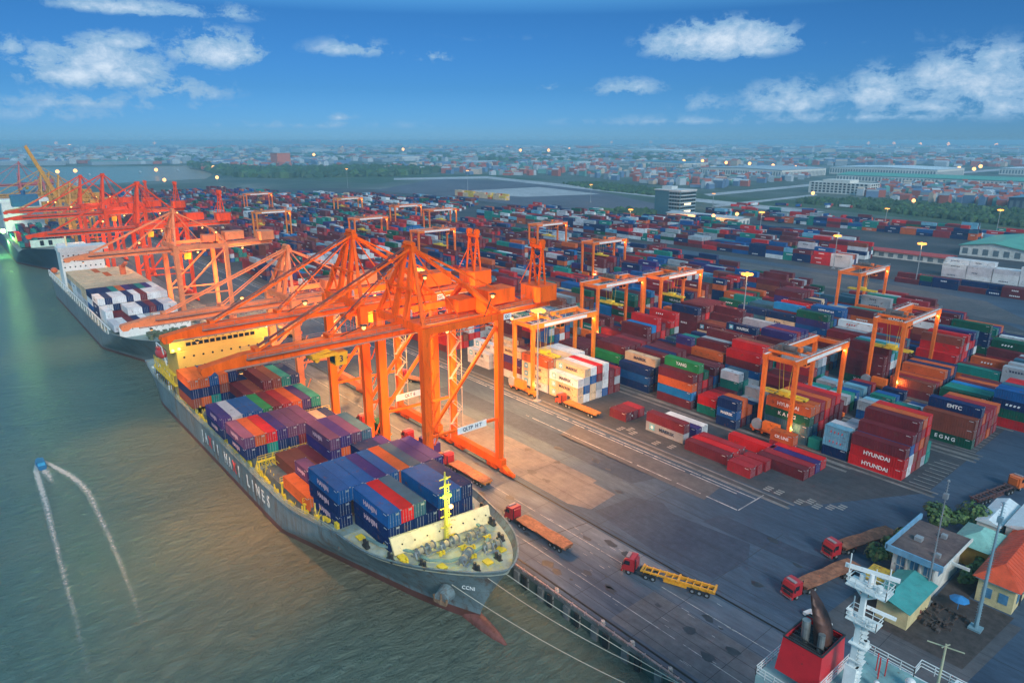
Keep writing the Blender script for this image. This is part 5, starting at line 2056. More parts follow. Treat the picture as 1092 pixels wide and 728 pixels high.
def wheel(b, x, y, r=.52, w_=.32):
    b.cyl((x, y - w_ / 2, r), (x, y + w_ / 2, r), r, n=14, mi=0)
    b.cyl((x, y - w_ / 2 - .02, r), (x, y + w_ / 2 + .02, r), r * .5, n=8, mi=1)


def truck(label, head, tail, trailer='skeletal', tm=None, cabm=None, load=None):
    """head / tail: ground points of nose and rear end"""
    dx, dy = head[0] - tail[0], head[1] - tail[1]
    Lt = math.hypot(dx, dy)
    root = thing('lorry', label, 'truck', (tail[0], tail[1], 0), math.atan2(dy, dx), 'trucks in the port')
    cabm = cabm or CABR
    tm = tm or TYEL
    xc = Lt - 2.3          # rear wall of the cab
    b = MB()
    b.prism([(xc, .85), (Lt - .05, .85), (Lt, 1.4), (Lt - .12, 2.1), (Lt - .42, 3.0), (Lt - .8, 3.25), (xc + .1, 3.3), (xc, 3.1)], -1.22, 1.22, axis='y')
    b.box(Lt - .2, Lt + .12, -1.25, 1.25, .45, .9)
    b.box(xc - .35, xc, -.9, .9, 1.4, 3.0)
    cab = b.build('cab', cabm, root)
    b = MB()
    b.add([(Lt + .02, -1.12, 1.75), (Lt + .02, 1.12, 1.75), (Lt - .47, 1.08, 3.02), (Lt - .47, -1.08, 3.02)], [(0, 1, 2, 3)])
    for s_ in (-1, 1):
        b.add([(Lt - 1.5, s_ * 1.235, 2.0), (Lt - .3, s_ * 1.235, 2.0), (Lt - .55, s_ * 1.235, 2.85), (Lt - 1.5, s_ * 1.235, 2.85)], [(0, 1, 2, 3) if s_ < 0 else (3, 2, 1, 0)])
    b.build('windscreen', GLASS, cab)
    CT = mat('cab_trim', (.30, .22, .22), .4)
    for s_ in (-1, 1):
        b = MB()
        b.box(Lt + .12, Lt + .16, s_ * 1.0 - .2, s_ * 1.0 + .2, .66, .86)
        b.build('headlight', CT, cab)
    b = MB()
    b.box(Lt - 1.2, Lt - .6, -.9, .9, 3.27, 3.45)
    b.build('roof_visor', CT, cab)
    b = MB()
    b.box(Lt + .12, Lt + .15, -1.15, 1.15, .5, .62)
    b.build('bumper', CT, cab)
    b = MB()
    for s_ in (-1, 1):
        b.box(Lt - .35, Lt - .2, s_ * 1.28, s_ * 1.5, 1.9, 2.5)
        b.box(Lt + .1, Lt + .14, s_ * .7, s_ * 1.15, .95 - .35, 1.15 - .35)
    b.box(Lt + .0, Lt + .03, -.7, .7, 1.05, 1.6)
    b.build('mirror', DARK, cab)
    b = MB()
    b.box(xc - 3.4, Lt - .3, -.45, .45, .7, 1.0)
    b.box(xc - 1.5, xc - .6, -1.1, -.6, .5, 1.1)
    b.cyl((xc - 1.5, .85, .8), (xc - .5, .85, .8), .33, n=10)
    b.cyl((xc - .2, 1.0, 1), (xc - .2, 1.0, 3.4), .09, n=6)
    b.box(xc - 2.9, xc - 1.6, -.5, .5, 1.0, 1.2)
    b.build('chassis', DARK, root)
    xs = [Lt - 1.3, xc - 1.3 - .9, xc - 2.6 - .9]
    te = xc - 1.2
    ax = [1.3, 2.55, 3.8] if trailer != 'flat' else [1.4, 2.7]
    for x in xs + ax:
        for y in (-1.0, 1.0):
            bb = MB()
            wheel(bb, x, y)
            bb.build('wheel', [RUBBER, STEEL], root)
    b = MB()
    if trailer == 'skeletal':
        for y in (-.75, .75):
            b.box(0, te, y - .12, y + .12, 1.25, 1.55)
            b.box(0, te - 4, y - .12, y + .12, .95, 1.25)
        for k in range(11):
            b.box(k * te / 10.5, k * te / 10.5 + .18, -1.1, 1.1, 1.27, 1.5)
        for x in (0, te * .48, te - .3):
            b.box(x, x + .35, -1.24, 1.24, 1.5, 1.62)
        b.box(4.8, te - 4.2, -1.15, -1.0, .7, 1.05)
        b.box(4.8, te - 4.2, 1.0, 1.15, .7, 1.05)
    else:
        b.box(0, te, -1.24, 1.24, 1.3, 1.5)
        for y in (-.7, .7):
            b.box(0, te, y - .1, y + .1, .95, 1.3)
        rj = random.Random(int(Lt * 10))
        for k in range(8):
            x = te * k / 8
            b.box(x + .02, x + te / 8 - .02, -1.2 - .12 * rj.random(), 1.2 + .12 * rj.random(), 1.5, 1.58 + .12 * rj.random())
    b.build('trailer', tm, root)
    if trailer == 'sagging':
        b = MB()
        n = 16
        for k in range(n):
            a0, a1 = k / n, (k + 1) / n
            w0 = 1.35 + .25 * abs(math.sin(a0 * 6.3))
            w1 = 1.35 + .25 * abs(math.sin(a1 * 6.3))
            b.add([(te * a0, -w0, 1.68), (te * a1, -w1, 1.68), (te * a1, w1, 1.72), (te * a0, w0, 1.72), (te * a0, -w0, 1.58), (te * a1, -w1, 1.58), (te * a1, w1, 1.6), (te * a0, w0, 1.6)],
                  [(0, 1, 2, 3), (0, 4, 5, 1), (3, 2, 6, 7), (4, 7, 6, 5)])
        b.build('plate_load', TRUST, root)
    if load:
        for (x0, L_, z0, c_) in load:
            o = bpy.data.objects.new('shipping_container', get_mesh(L_, c_))
            COL.objects.link(o)
            a = math.atan2(dy, dx)
            off = Vector((x0 * math.cos(a) + 1.22 * math.sin(a), x0 * math.sin(a) - 1.22 * math.cos(a), z0))
            o.location = Vector((tail[0], tail[1], 0)) + off
            o.rotation_euler = (0, 0, a)
            tag(o, '%s container riding on the truck behind the near crane legs' % c_, 'container', 'containers on trucks')
    return root


truck('red truck towing an empty yellow skeletal trailer along the crane rails', (-69.6, 84.9), (-54.2, 91.0), 'skeletal', TYEL)
truck('dark red truck with a rusty flat trailer beside the bow of the near ship', (-96.8, 80.4), (-79.6, 80.6), 'sagging', TRUST)
truck('truck with dark cab and long orange-lit flatbed under the near crane', (-126.0, 84.3), (-109.3, 84.6), 'sagging', TORG)
truck('red truck with rusty plate trailer parked behind the ship funnel', (-46.2, 99.8), (-42.6, 116.9), 'sagging', TRUST)
truck('red truck with rusty plate trailer, the one farther from the quay by the bushes', (-47.6, 116.8), (-42.9, 133.6), 'sagging', TRUST)
truck('orange-red truck with empty orange flatbed in front of the beige containers', (-137.2, 133.0), (-121.0, 133.0), 'flat', TORG, mat('truck_orange_red', (.5, .06, .02), .4))
truck('orange truck with dark empty trailer at the right edge', (-32.8, 176.3), (-36.6, 160.0), 'skeletal', mat('trailer_dark', (.10, .05, .05), .6, rust=.3), mat('truck_orange', (.62, .14, .03), .4))
truck('truck carrying an indigo container under the near crane', (-143.5, 84.0), (-128.5, 84.0), 'flat', TORG, load=[(.5, 6.06, 1.6, 'indigo'), ])
truck('truck with dark green container between the near ship and crane legs', (-160.5, 80.2), (-146.0, 80.2), 'flat', TORG, load=[(.5, 12.19, 1.6, 'dark green')] if False else [(.5, 6.06, 1.6, 'dark green')])
truck('dark truck standing on the apron behind the second crane', (-186, 108), (-172, 112), 'flat', TRUST)
truck('small truck parked far down the apron by the red crane legs', (-262, 101), (-247, 101), 'flat', TRUST)


def car(label, x, y, a, m):
    root = thing('parked_car', label, 'car', (x, y, 0), a, 'cars and vans in the port')
    b = MB()
    b.prism([(0, .35), (4.3, .35), (4.35, .8), (3.5, .95), (2.9, 1.45), (1.0, 1.5), (.35, 1.0), (0, .95)], -.85, .85, axis='y')
    b.build('body', m, root)
    b = MB()
    b.prism([(.55, 1.0), (3.3, 1.0), (2.85, 1.42), (1.05, 1.46)], -.87, .87, axis='y')
    b.build('windows', GLASS, root)
    for xx in (.85, 3.4):
        for yy in (-.8, .8):
            b = MB()
            b.cyl((xx, yy - .1, .32), (xx, yy + .1, .32), .32, n=12)
            b.build('wheel', RUBBER, root)


car('small white car parked beside the ship funnel and teal shed', -37.8, 97.6, 2.9, WHITE)

# utility machines by the houses
b = MB()
b.cyl((-25.5, 120.6, 2.1), (-25.5, 120.6, 2.2), .05, n=4)
b.cyl((0, 0, 2.0), (0, 0, 2.6), 1.4, .15, n=8)
b.cyl((0, 0, 0), (0, 0, 2.2), .05, n=5)
o = tag(MB().build('x', DARK), 'x', 'x') if False else None
b = MB()
b.cyl((0, 0, 1.9), (0, 0, 2.55), 1.5, .12, n=8)
b.cyl((0, 0, 0), (0, 0, 2.2), .06, n=6)
o = b.build('parasol', mat('parasol_blue', (.03, .22, .5), .6))
o.location = (-26.4, 119.2, 0)
tag(o, 'blue parasol beside the cream house with the orange roof', 'parasol')
b = MB()
rnd = random.Random(6)
for k in range(26):
    x, y = rnd.uniform(-32, -24), rnd.uniform(110.5, 117.5)
    a = rnd.uniform(0, 3.1)
    b.bar((x, y, .15), (x + 1.8 * math.cos(a), y + 1.8 * math.sin(a), rnd.uniform(.15, .7)), .12, .1)
    b.cbox((x, y, .25), (rnd.uniform(.3, 1), rnd.uniform(.3, 1), .5))
o = b.build('scrap_pile', mat('scrap', (.065, .05, .045), .7, var=.5, rust=.4), kind='stuff')
tag(o, 'scattered scrap timber and metal between the teal shed and cream house', 'scrap')
for i, (x, y, a) in enumerate(((-31.6, 112.5, .4), (-33.4, 111.0, .2))):
    root = thing('market_cart', 'low dark red hand cart, %s one by the scrap heap' % ('nearer' if i else 'larger'), 'cart', (x, y, 0), a)
    b = MB()
    b.box(-1.8, 1.8, -.9, .9, .6, .75)
    b.box(-1.8, 1.8, -.9, -.85, .75, 1.3)
    b.box(-1.8, 1.8, .85, .9, .75, 1.3)
    b.build('tray', mat('cart_red', (.18, .04, .035), .6, rust=.3), root)
    for xx in (-1, 1):
        for yy in (-1, 1):
            b = MB()
            b.cyl((xx, yy - .06, .4), (xx, yy + .06, .4), .4, n=12)
            b.build('wheel', RUBBER, root)

# ------------------------------------------------------------------ port houses
WALLW = mat('white_render', (.62, .60, .55), .8, var=.12, rust=.06, rustc=(.3, .25, .2))
WALLC = mat('cream_render', (.62, .50, .26), .8, var=.12, rust=.08, rustc=(.25, .18, .1))
ROOFF = ground_mat('flat_roof', [(.3, (.09, .06, .06)), (.5, (.14, .095, .09)), (.7, (.20, .14, .12))], .25, 1.2)
TEAL = mat('teal_roof', (.06, .30, .28), .5, var=.12, rust=.1, rustc=(.2, .28, .25))
ROOFO = mat('orange_red_roof', (.62, .075, .02), .55, var=.14, rust=.1, rustc=(.35, .08, .03))
ROOFW = mat('white_roof', (.62, .68, .70), .5, var=.08)
BLUEF = mat('blue_fascia', (.16, .34, .50), .5, var=.15)
BLUEW = mat('blue_window', (.08, .22, .36), .3, var=.2)

h1 = thing('port_office', 'white two-storey office with dark flat roof and blue fascia by the bushes', 'building', (-33.6, 125, 0))
b = MB()
b.box(-37.3, -30.4, 119.0, 131.2, 0, 6.2)
b.build('wall', WALLW, h1)
b = MB()
b.box(-38.0, -29.4, 118.1, 132.2, 6.2, 6.5)
b.build('roof', ROOFF, h1)
b = MB()
b.box(-38.2, -29.2, 117.8, 118.1, 6.0, 7.15)
b.box(-38.4, -38.0, 117.8, 133.4, 6.3, 7.3)
b.build('fascia', BLUEF, h1)
b = MB()
b.box(-29.4, -29.15, 118.1, 132.2, 6.15, 6.7)
b.box(-29.4, -26.4, 121.5, 121.75, 6.15, 6.65)
b.build('roof_edge', WALLW, h1)
for k in range(3):
    b = MB()
    x = -36.5 + k * 2.15
    b.box(x, x + 1.25, 118.93, 118.99, 2.0, 5.3)
    f_ = b.build('window', BLUEW, h1)
    b = MB()
    b.box(x - .1, x + 1.35, 118.88, 118.93, 3.5, 3.6)
    b.box(x + .58, x + .66, 118.88, 118.93, 2.0, 5.3)
    b.build('frame', WALLW, f_)
    b = MB()
    b.box(x + 1.5, x + 1.75, 118.6, 119.0, 0, 6.2)
    b.build('pilaster', WALLW, h1)
for k in range(4):
    b = MB()
    y = 120.5 + k * 2.7
    b.box(-30.38, -30.3, y, y + 1.3, 3.6, 5.2)
    b.build('window', BLUEW, h1)
for (x, y, a_) in ((-36, 124, 1.2), (-33.2, 128.4, .9), (-31.6, 121, .8)):
    b = MB()
    b.box(x, x + a_, y, y + a_, 6.5, 7.2)
    b.cyl((x + a_ / 2, y + a_ / 2, 7.2), (x + a_ / 2, y + a_ / 2, 7.26), a_ * .35, n=10)
    b.build('roof_unit', STEEL, h1)
settle(h1)

h2 = thing('teal_shed', 'teal gabled shed roof standing before the white office', 'shed', (-32.5, 111, 0))
b = MB()
b.box(-34.6, -29.8, 107.0, 116.2, 0, 3.5)
b.build('wall', WALLC, h2)
b = MB()
b.prism([(-35.6, 3.7), (-33.0, 4.9), (-29.2, 3.9), (-29.2, 3.8), (-33.0, 4.78), (-35.6, 3.6)], 105.6, 117.2, axis='y')
for k in range(24):
    y = 105.7 + k * .48
    b.bar((-35.55, y, 3.72), (-33.05, y, 4.92), .06, .05)
b.build('roof', TEAL, h2)
settle(h2)
h3 = thing('yellow_shed', 'small yellow-roofed lean-to beside the teal shed', 'shed', (-37, 114, 0))
b = MB()
b.box(-39.0, -35.9, 112.2, 116.4, 0, 2.8)
b.build('wall', WALLC, h3)
b = MB()
b.prism([(-39.4, 2.9), (-35.7, 3.1), (-35.7, 3.2), (-39.4, 3.0)], 111.6, 116.9, axis='y')
b.build('roof', mat('yellow_roof', (.55, .36, .03), .6, rust=.35), h3)
settle(h3)

h4 = thing('cream_house', 'cream house with bright orange-red hipped roof at the right edge', 'house', (-22, 130, 0))
b = MB()
b.box(-25.5, -20.2, 124.3, 150, 0, 4.7)
b.build('wall', WALLC, h4)
b = MB()
b.add([(-26.3, 123.5, 4.7), (-19.4, 123.5, 4.7), (-19.4, 151, 4.7), (-26.3, 151, 4.7), (-22.9, 127.0, 7.0), (-22.9, 151, 7.0)], [(0, 1, 4), (1, 2, 5, 4), (3, 0, 4, 5), (2, 3, 5), (0, 3, 2, 1)])
for k in range(27):
    y = 124 + k
    b.bar((-26.2, max(y, 123.6), 4.76), (-22.95, max(y, 127), 7.03), .09, .06)
    b.bar((-19.5, max(y, 123.6), 4.76), (-22.85, max(y, 127), 7.03), .09, .06)
b.build('roof', ROOFO, h4)
b = MB()
b.box(-25.9, -19.8, 123.9, 124.2, 4.3, 4.68)
b.build('cornice', WALLW, h4)
for x in (-24.6, -22.3):
    b = MB()
    b.box(x, x + 1.3, 124.22, 124.28, 1.3, 3.1)
    b.build('window', BLUEW, h4)
for y in (126, 130, 134, 138):
    b = MB()
    b.box(-20.18, -20.1, y, y + 1.3, 1.3, 3.1)
    b.build('window', BLUEW, h4)
b = MB()
b.box(-20.18, -20.08, 128, 129, 0, 2.4)
b.build('door', DARK, h4)
settle(h4)

h5 = thing('hipped_pavilion', 'yellow-walled pavilion with pale green hipped roof behind the white office', 'building', (-29, 138, 0))
b = MB()
b.box(-32.0, -26.6, 134.2, 142.0, 0, 4.2)
b.build('wall', mat('ochre_wall', (.48, .30, .06), .8, var=.12), h5)
b = MB()
b.add([(-32.9, 133.3, 4.2), (-25.8, 133.3, 4.2), (-25.8, 143, 4.2), (-32.9, 143, 4.2), (-29.4, 137, 6.2), (-29.4, 139.4, 6.2)], [(0, 1, 4), (1, 2, 5, 4), (3, 0, 4, 5), (2, 3, 5), (0, 3, 2, 1)])
b.build('roof', mat('pale_green_roof', (.22, .46, .40), .55, var=.12, rust=.1), h5)
settle(h5)
for i, (x0, x1, y0, y1, hh_) in enumerate(((-32.2, -28.0, 144.2, 157, 5.2), (-27.6, -22, 144.6, 160, 6.0))):
    h6 = thing('white_shed', 'long white-roofed shed behind the trees, %s one' % ('left' if i == 0 else 'taller right'), 'shed', ((x0 + x1) / 2, (y0 + y1) / 2, 0))
    b = MB()
    b.box(x0 + .3, x1 - .3, y0 + .3, y1 - .3, 0, hh_ - .6)
    b.build('wall', WALLW, h6)
    b = MB()
    b.prism([(x0, hh_ - .6), ((x0 + x1) / 2, hh_ + .3), (x1, hh_ - .6), (x1, hh_ - .75), (x0, hh_ - .75)], y0, y1, axis='y')
    b.build('roof', ROOFW, h6)
    for k in range(3):
        b = MB()
        b.box(x1 - .3, x1 - .24, y0 + 1.5 + 3 * k, y0 + 2.8 + 3 * k, 1.6, 3.2)
        b.build('window', BLUEW, h6)
    settle(h6)
# low garden wall
b = MB()
b.box(-30.2, -30.0, 108, 117.5, 0, 1.2)
o = b.build('boundary_wall', WALLC)
tag(o, 'low ochre boundary wall beside the teal shed', 'wall')

# masts by the houses
def mast(x, y, h_, label, m, r=.22, arms=False):
    root = thing('radio_mast', label, 'mast', (x, y, 0))
    b = MB()
    b.cyl((0, 0, 0), (0, 0, h_), r, r * .35, n=8)
    b.box(-.9, .9, -.9, .9, 0, .35)
    b.build('pole', m, root)
    b = MB()
    for k in range(int(h_ / .5)):
        b.bar((-r * 1.3, 0, .6 + k * .5), (r * 1.3, 0, .6 + k * .5), .05)
    b.box(-.35, .35, -.35, .35, h_ * .86, h_ * .9)
    b.sph((0, 0, h_), .22, n=8, k=5)
    b.build('rungs', m, root, kind='stuff')
    return root


mast(-22.8, 116.0, 22.5, 'tall blue-grey mast beside the blue parasol and cream house', mat('mast_bluegrey', (.18, .30, .36), .5), .33)
mast(-30.6, 116.9, 22.8, 'thin dark mast standing against the white office corner', mat('mast_grey', (.2, .22, .24), .5), .2)

# ------------------------------------------------------------------ trees and bushes
BARK = mat('tree_bark', (.09, .065, .045), .9, var=.25)
LEAF = [mat('leaf_green_%s' % n_, c_, .7, var=.3, scale=1.2) for n_, c_ in (('dark', (.022, .055, .018)), ('mid', (.045, .10, .026)), ('light', (.09, .16, .04)))]


def tree(x, y, h_, r, label, seed, n=900, group='trees by the port houses', name='leafy_tree', trunk=True, ls=.34):
    rj = random.Random(seed)
    root = thing(name, label, 'tree' if trunk else 'bush', (x, y, 0), 0, group)
    if trunk:
        b = MB()
        b.cyl((0, 0, 0), (0, 0, h_ * .5), r * .10, r * .07, n=8)
        for k in range(5):
            a = rj.uniform(0, 6.28)
            b.cyl((0, 0, h_ * .4), (r * .5 * math.cos(a), r * .5 * math.sin(a), h_ * .75), r * .05, r * .02, n=6)
        b.build('trunk', BARK, root)
    lobes = [(rj.uniform(-.5, .5) * r, rj.uniform(-.5, .5) * r, h_ * rj.uniform(.5, .88), r * rj.uniform(.35, .6)) for _ in range(9)]
    b = MB()
    for k in range(n):
        cx, cy, cz, cr = lobes[k % 9]
        u, v, w_ = rj.gauss(0, 1), rj.gauss(0, 1), rj.gauss(0, 1)
        L = math.sqrt(u * u + v * v + w_ * w_) or 1
        q = cr * rj.uniform(.72, 1.08)
        p = Vector((cx + u / L * q, cy + v / L * q, max(.15, cz + w_ / L * q * .8)))
        nrm = Vector((u, v, w_ + .5)).normalized()
        t1 = nrm.orthogonal().normalized()
        t1.rotate(Matrix.Rotation(rj.uniform(0, 6.28), 3, nrm))
        t2 = nrm.cross(t1)
        s_ = ls * rj.uniform(.6, 1.4)
        mi = (2 if w_ > .3 else 1) if rj.random() < .6 else rj.choice([0, 1])
        b.add([p - t1 * s_ - t2 * s_ * .5, p + t1 * s_ * .3 - t2 * s_, p + t1 * s_ + t2 * s_ * .5, p - t1 * s_ * .2 + t2 * s_], [(0, 1, 2, 3)], mi)
    b.build('crown', LEAF, root)
    return root


tree(-37.6, 143.2, 5.6, 3.6, 'round leafy tree at the left behind the flat-roofed office', 1)
tree(-33.2, 146.6, 5.6, 3.8, 'round leafy tree next to the white-roofed shed', 2)
tree(-40.4, 127.5, 3.2, 2.4, 'dark bush growing against the office side wall', 3, 500, name='garden_bush', trunk=False)
tree(-40.6, 122.4, 3.4, 2.4, 'larger dark bush at the front corner of the office', 4, 500, name='garden_bush', trunk=False)
tree(-39.9, 133, 3.0, 2.0, 'dark bush farther back along the office side wall', 5, 400, name='garden_bush', trunk=False)
for k in range(7):
    tree(-27.6 + .12 * k, 127 + k * 2.6, 3.0, 1.5, 'clipped dark hedge bush beside the orange-roofed house, %s from the front' % ORD[k], 20 + k, 260, group='hedge bushes by the cream house', name='garden_bush', trunk=False)

# ------------------------------------------------------------------ motor boat with wake
bt = thing('motor_boat', 'small blue motor boat speeding up the river with white wake', 'boat', (-194.6, 9.3, WL), R_(182))
bt.scale = (.85, .8, .75)
b = MB()
st_ = [(-3.6, 1.15), (-1, 1.35), (1.5, 1.2), (3.0, .75), (4.1, .05)]
prev = None
for i, (x, w_) in enumerate(st_):
    ring = [(x, -w_, 1.0 + .1 * i), (x, -w_ * .7, -.1), (x, 0, -.3), (x, w_ * .7, -.1), (x, w_, 1.0 + .1 * i)]
    if prev:
        b.add(prev + ring, [(j, j + 1, 6 + j, 5 + j) for j in range(4)] + [(0, 5, 9, 4)])
    prev = ring
    if i == 0:
        b.add(ring, [(0, 4, 3, 2, 1)])
b.build('hull', mat('boat_blue', (.02, .14, .30), .4), bt)
b = MB()
b.prism([(-2.4, 1.0), (1.2, 1.1), (.4, 2.0), (-2.2, 2.1)], -.95, .95, axis='y')
cb = b.build('cabin', mat('boat_cabin_blue', (.04, .30, .52), .4), bt)
b = MB()
b.add([(1.32, -.8, 1.3), (1.32, .8, 1.3), (.92, .8, 2.1), (.92, -.8, 2.1)], [(0, 1, 2, 3)])
for s_ in (-1, 1):
    b.box(-2.0, .6, s_ * .96, s_ * .98, 1.45, 2.0)
b.build('window', GLASS, cb)
b = MB()
b.box(-2.5, 1.0, -1.05, 1.05, 2.3, 2.4)
b.build('cabin_roof', mat('boat_roof_blue', (.02, .15, .30), .5), bt)

FO = bpy.data.materials.new('foam')
FO.use_nodes = True
h = N(FO.node_tree)
bs = FO.node_tree.nodes['Principled BSDF']
bs.inputs['Base Color'].default_value = (.75, .82, .82, 1)
bs.inputs['Roughness'].default_value = .8
g = h.n('ShaderNodeTexCoord')
at = h.n('ShaderNodeAttribute', attribute_name='dens')
nn = h.noise(g.outputs['Object'], 1.5, 6, .75, .5)
al = h.m('MULTIPLY', h.m('SUBTRACT', h.m('ADD', nn, at.outputs['Fac']), .80), 3.2, clamp=True)
h.l(h.m('MULTIPLY', al, .48), bs.inputs['Alpha'])


def foam(name, pts_, label):
    """pts: (x, y, half width, density)"""
    b = MB()
    den = []
    P = []
    for a, c in zip(pts_, pts_[1:]):
        for k in range(12):
            t = k / 12
            P.append([a[i] + (c[i] - a[i]) * t for i in range(4)])
    P.append(list(pts_[-1]))
    vs, fs = [], []
    for i, p in enumerate(P):
        q = P[min(i + 1, len(P) - 1)]
        o_ = P[max(i - 1, 0)]
        d = Vector((q[0] - o_[0], q[1] - o_[1])).normalized()
        nx, ny = -d.y, d.x
        for k, s_ in enumerate((-1, -.5, 0, .5, 1)):
            vs.append((p[0] + nx * p[2] * s_, p[1] + ny * p[2] * s_, WL + .03))
            den.append(p[3] * (1 - abs(s_) ** 1.5 * 1.0))
    for i in range(len(P) - 1):
        for k in range(4):
            fs.append((i * 5 + k, i * 5 + k + 1, i * 5 + k + 6, i * 5 + k + 5))
    b.add(vs, fs)
    o = b.build(name, FO)
    a = o.data.attributes.new('dens', 'FLOAT', 'POINT')
    a.data.foreach_set('value', den)
    o['kind'] = 'stuff'
    tag(o, label, 'wake')


foam('boat_wake', [(-199, 9.0, .6, .9), (-192, 8.0, 1.1, .78), (-170.1, 7.6, 1.2, .56), (-147.3, 6.8, 1.1, .48), (-129, 6.3, 1.0, .42), (-112, 5.7, 1.1, .34), (-104, 5.5, .8, .3)], 'left broken white foam line of the motor boat wake')
foam('boat_wake', [(-199, 9.6, .6, .9), (-195, 10.9, .9, .8), (-190, 12.4, 1.2, .74), (-184, 14.0, 1.4, .66), (-178, 15.2, 1.4, .6), (-171, 15.9, 1.3, .54), (-144, 15.7, 1.1, .46), (-125, 15.1, .9, .38), (-114, 14.6, .9, .3)], 'right broken white foam line of the motor boat wake')
foam('boat_wake', [(-197, 9.4, 1.6, .85), (-189, 9.8, 1.7, .6), (-182, 10.4, .8, .4)], 'white wash directly behind the motor boat')

# ------------------------------------------------------------------ foreground ship
fs_ = thing('moored_vessel', 'white and teal-grey ship with red funnel in the lower right corner', 'ship', (-10, 60, WL))
make_hull(fs_, -31, 62, 56, 59.5, 9.8, lambda x: 3.2, lambda x: .9, HULLG, DECKP, entry=34, flare=22)
b = MB()
b.box(-22.4, -4, 51.5, 67.2, 3.2, 20)
b.box(-22.4, -8, 53, 67.2, 20, 23.5)
b.build('deckhouse', WHITE, fs_)
FD = mat('bridge_deck_teal', (.20, .36, .36), .6, var=.18, rust=.12)
b = MB()
b.add([(-22.2, 53.2, 23.52), (-8.2, 53.2, 23.52), (-8.2, 67.0, 23.52), (-22.2, 67.0, 23.52)], [(0, 1, 2, 3)])
b.box(-14.6, -12.0, 64.0, 69.4, 23.0, 23.5)
b.build('bridge_top', FD, fs_)
RAILW = mat('white_railing', (.72, .74, .72), .5)
b = MB()
b.rail([(-22.3, 53.5, 23.5), (-22.3, 66.9, 23.5), (-17.2, 66.9, 23.5), (-17.2, 68.6, 23.5), (-12.0, 68.6, 23.5), (-12.0, 66.9, 23.5), (-8.2, 66.9, 23.5)], 1.1, 1.1, .07, mids=2)
b.rail([(-28.6, 57.2, 21.5), (-22.6, 57.2, 21.5)], 1.1, 1.0, .07, mids=2)
b.rail([(-28.6, 57.2, 21.5), (-28.6, 64.5, 21.5), (-22.6, 64.5, 21.5)], 1.1, 1.0, .07, mids=2)
b.build('railing', RAILW, fs_)
b = MB()
b.box(-13.9, -11.4, 65.0, 68.0, 23.5, 24.9, 0)
b.box(-13.6, -11.7, 65.3, 67.7, 24.9, 24.94, 1)
b.build('wing_station', [WHITE, mat('deck_green', (.02, .16, .08), .6)], fs_)
b = MB()
b.box(-28.6, -22.4, 57.2, 64.6, 3.2, 21.5)
b.build('engine_casing', mat('casing_teal', (.30, .42, .42), .5, var=.12), fs_)
b = MB()
fx0, fx1, fy0, fy1 = -26.7, -22.7, 58.2, 63.0
b.add([(fx0 - .35, fy0 - .3, 23.0), (fx1 + .2, fy0 - .3, 23.0), (fx1 + .2, fy1 + .3, 23.0), (fx0 - .35, fy1 + .3, 23.0), (fx0, fy0, 27.0), (fx1, fy0, 27.0), (fx1, fy1, 27.0), (fx0, fy1, 27.0),
       (fx0 + .2, fy0 + .2, 27.0), (fx1 - .2, fy0 + .2, 27.0), (fx1 - .2, fy1 - .2, 27.0), (fx0 + .2, fy1 - .2, 27.0)],
      [(0, 1, 5, 4), (1, 2, 6, 5), (2, 3, 7, 6), (3, 0, 4, 7), (4, 5, 9, 8), (5, 6, 10, 9), (6, 7, 11, 10), (7, 4, 8, 11)])
fo = b.build('funnel', mat('funnel_red', (.62, .02, .03), .35, var=.06, rust=.05), fs_)
b = MB()
b.box(fx0 + .15, fx1 - .15, fy0 + .15, fy1 - .15, 26.2, 26.4)
b.bar((fx0, fy0, 27.05), (fx1, fy0, 27.05), .15, .12)
b.bar((fx1, fy0, 27.05), (fx1, fy1, 27.05), .15, .12)
b.bar((fx0, fy0, 27.05), (fx0, fy1, 27.05), .15, .12)
b.bar((fx0, fy1, 27.05), (fx1, fy1, 27.05), .15, .12)
for k in range(6):
    b.bar((fx0 + .3, fy0 + .5 + k * .65, 26.9), (fx1 - .3, fy0 + .5 + k * .65, 26.9), .1)
b.build('funnel_top', DARK, fo)
b = MB()
prev = None
for k in range(8):          # big bent exhaust pipe
    t = k / 7
    cx = -23.9 - 1.5 * t * t
    z = 26.4 + 4.9 * t
    rx = 1.05 * (1 - .6 * t ** 3)
    ring = [(cx + rx * math.cos(a) * (.8 + .2 * t), 60.9 + rx * 1.1 * math.sin(a), z + .45 * math.cos(a) * (-1) * t) for a in [2 * math.pi * j / 14 for j in range(14)]]
    if prev:
        b.add(prev + ring, [(j, (j + 1) % 14, 14 + (j + 1) % 14, 14 + j) for j in range(14)])
    prev = ring
b.add(prev, [tuple(range(14))])
b.build('exhaust_pipe', mat('sooty_brown', (.10, .045, .035), .5, .3, var=.4, rust=.3), fo, smooth=True)
for q in (((-25.3, 60.0, 26.4), (-25.4, 60.0, 28.8), .42), ((-23.6, 59.7, 26.4), (-23.6, 59.7, 28.3), .34), ((-25.2, 62.0, 26.4), (-25.2, 62.0, 28.5), .3)):
    b = MB()
    b.cyl(*q, n=12)
    b.build('small_exhaust', mat('exhaust_grey', (.25, .27, .27), .4, .5, var=.3), fo)
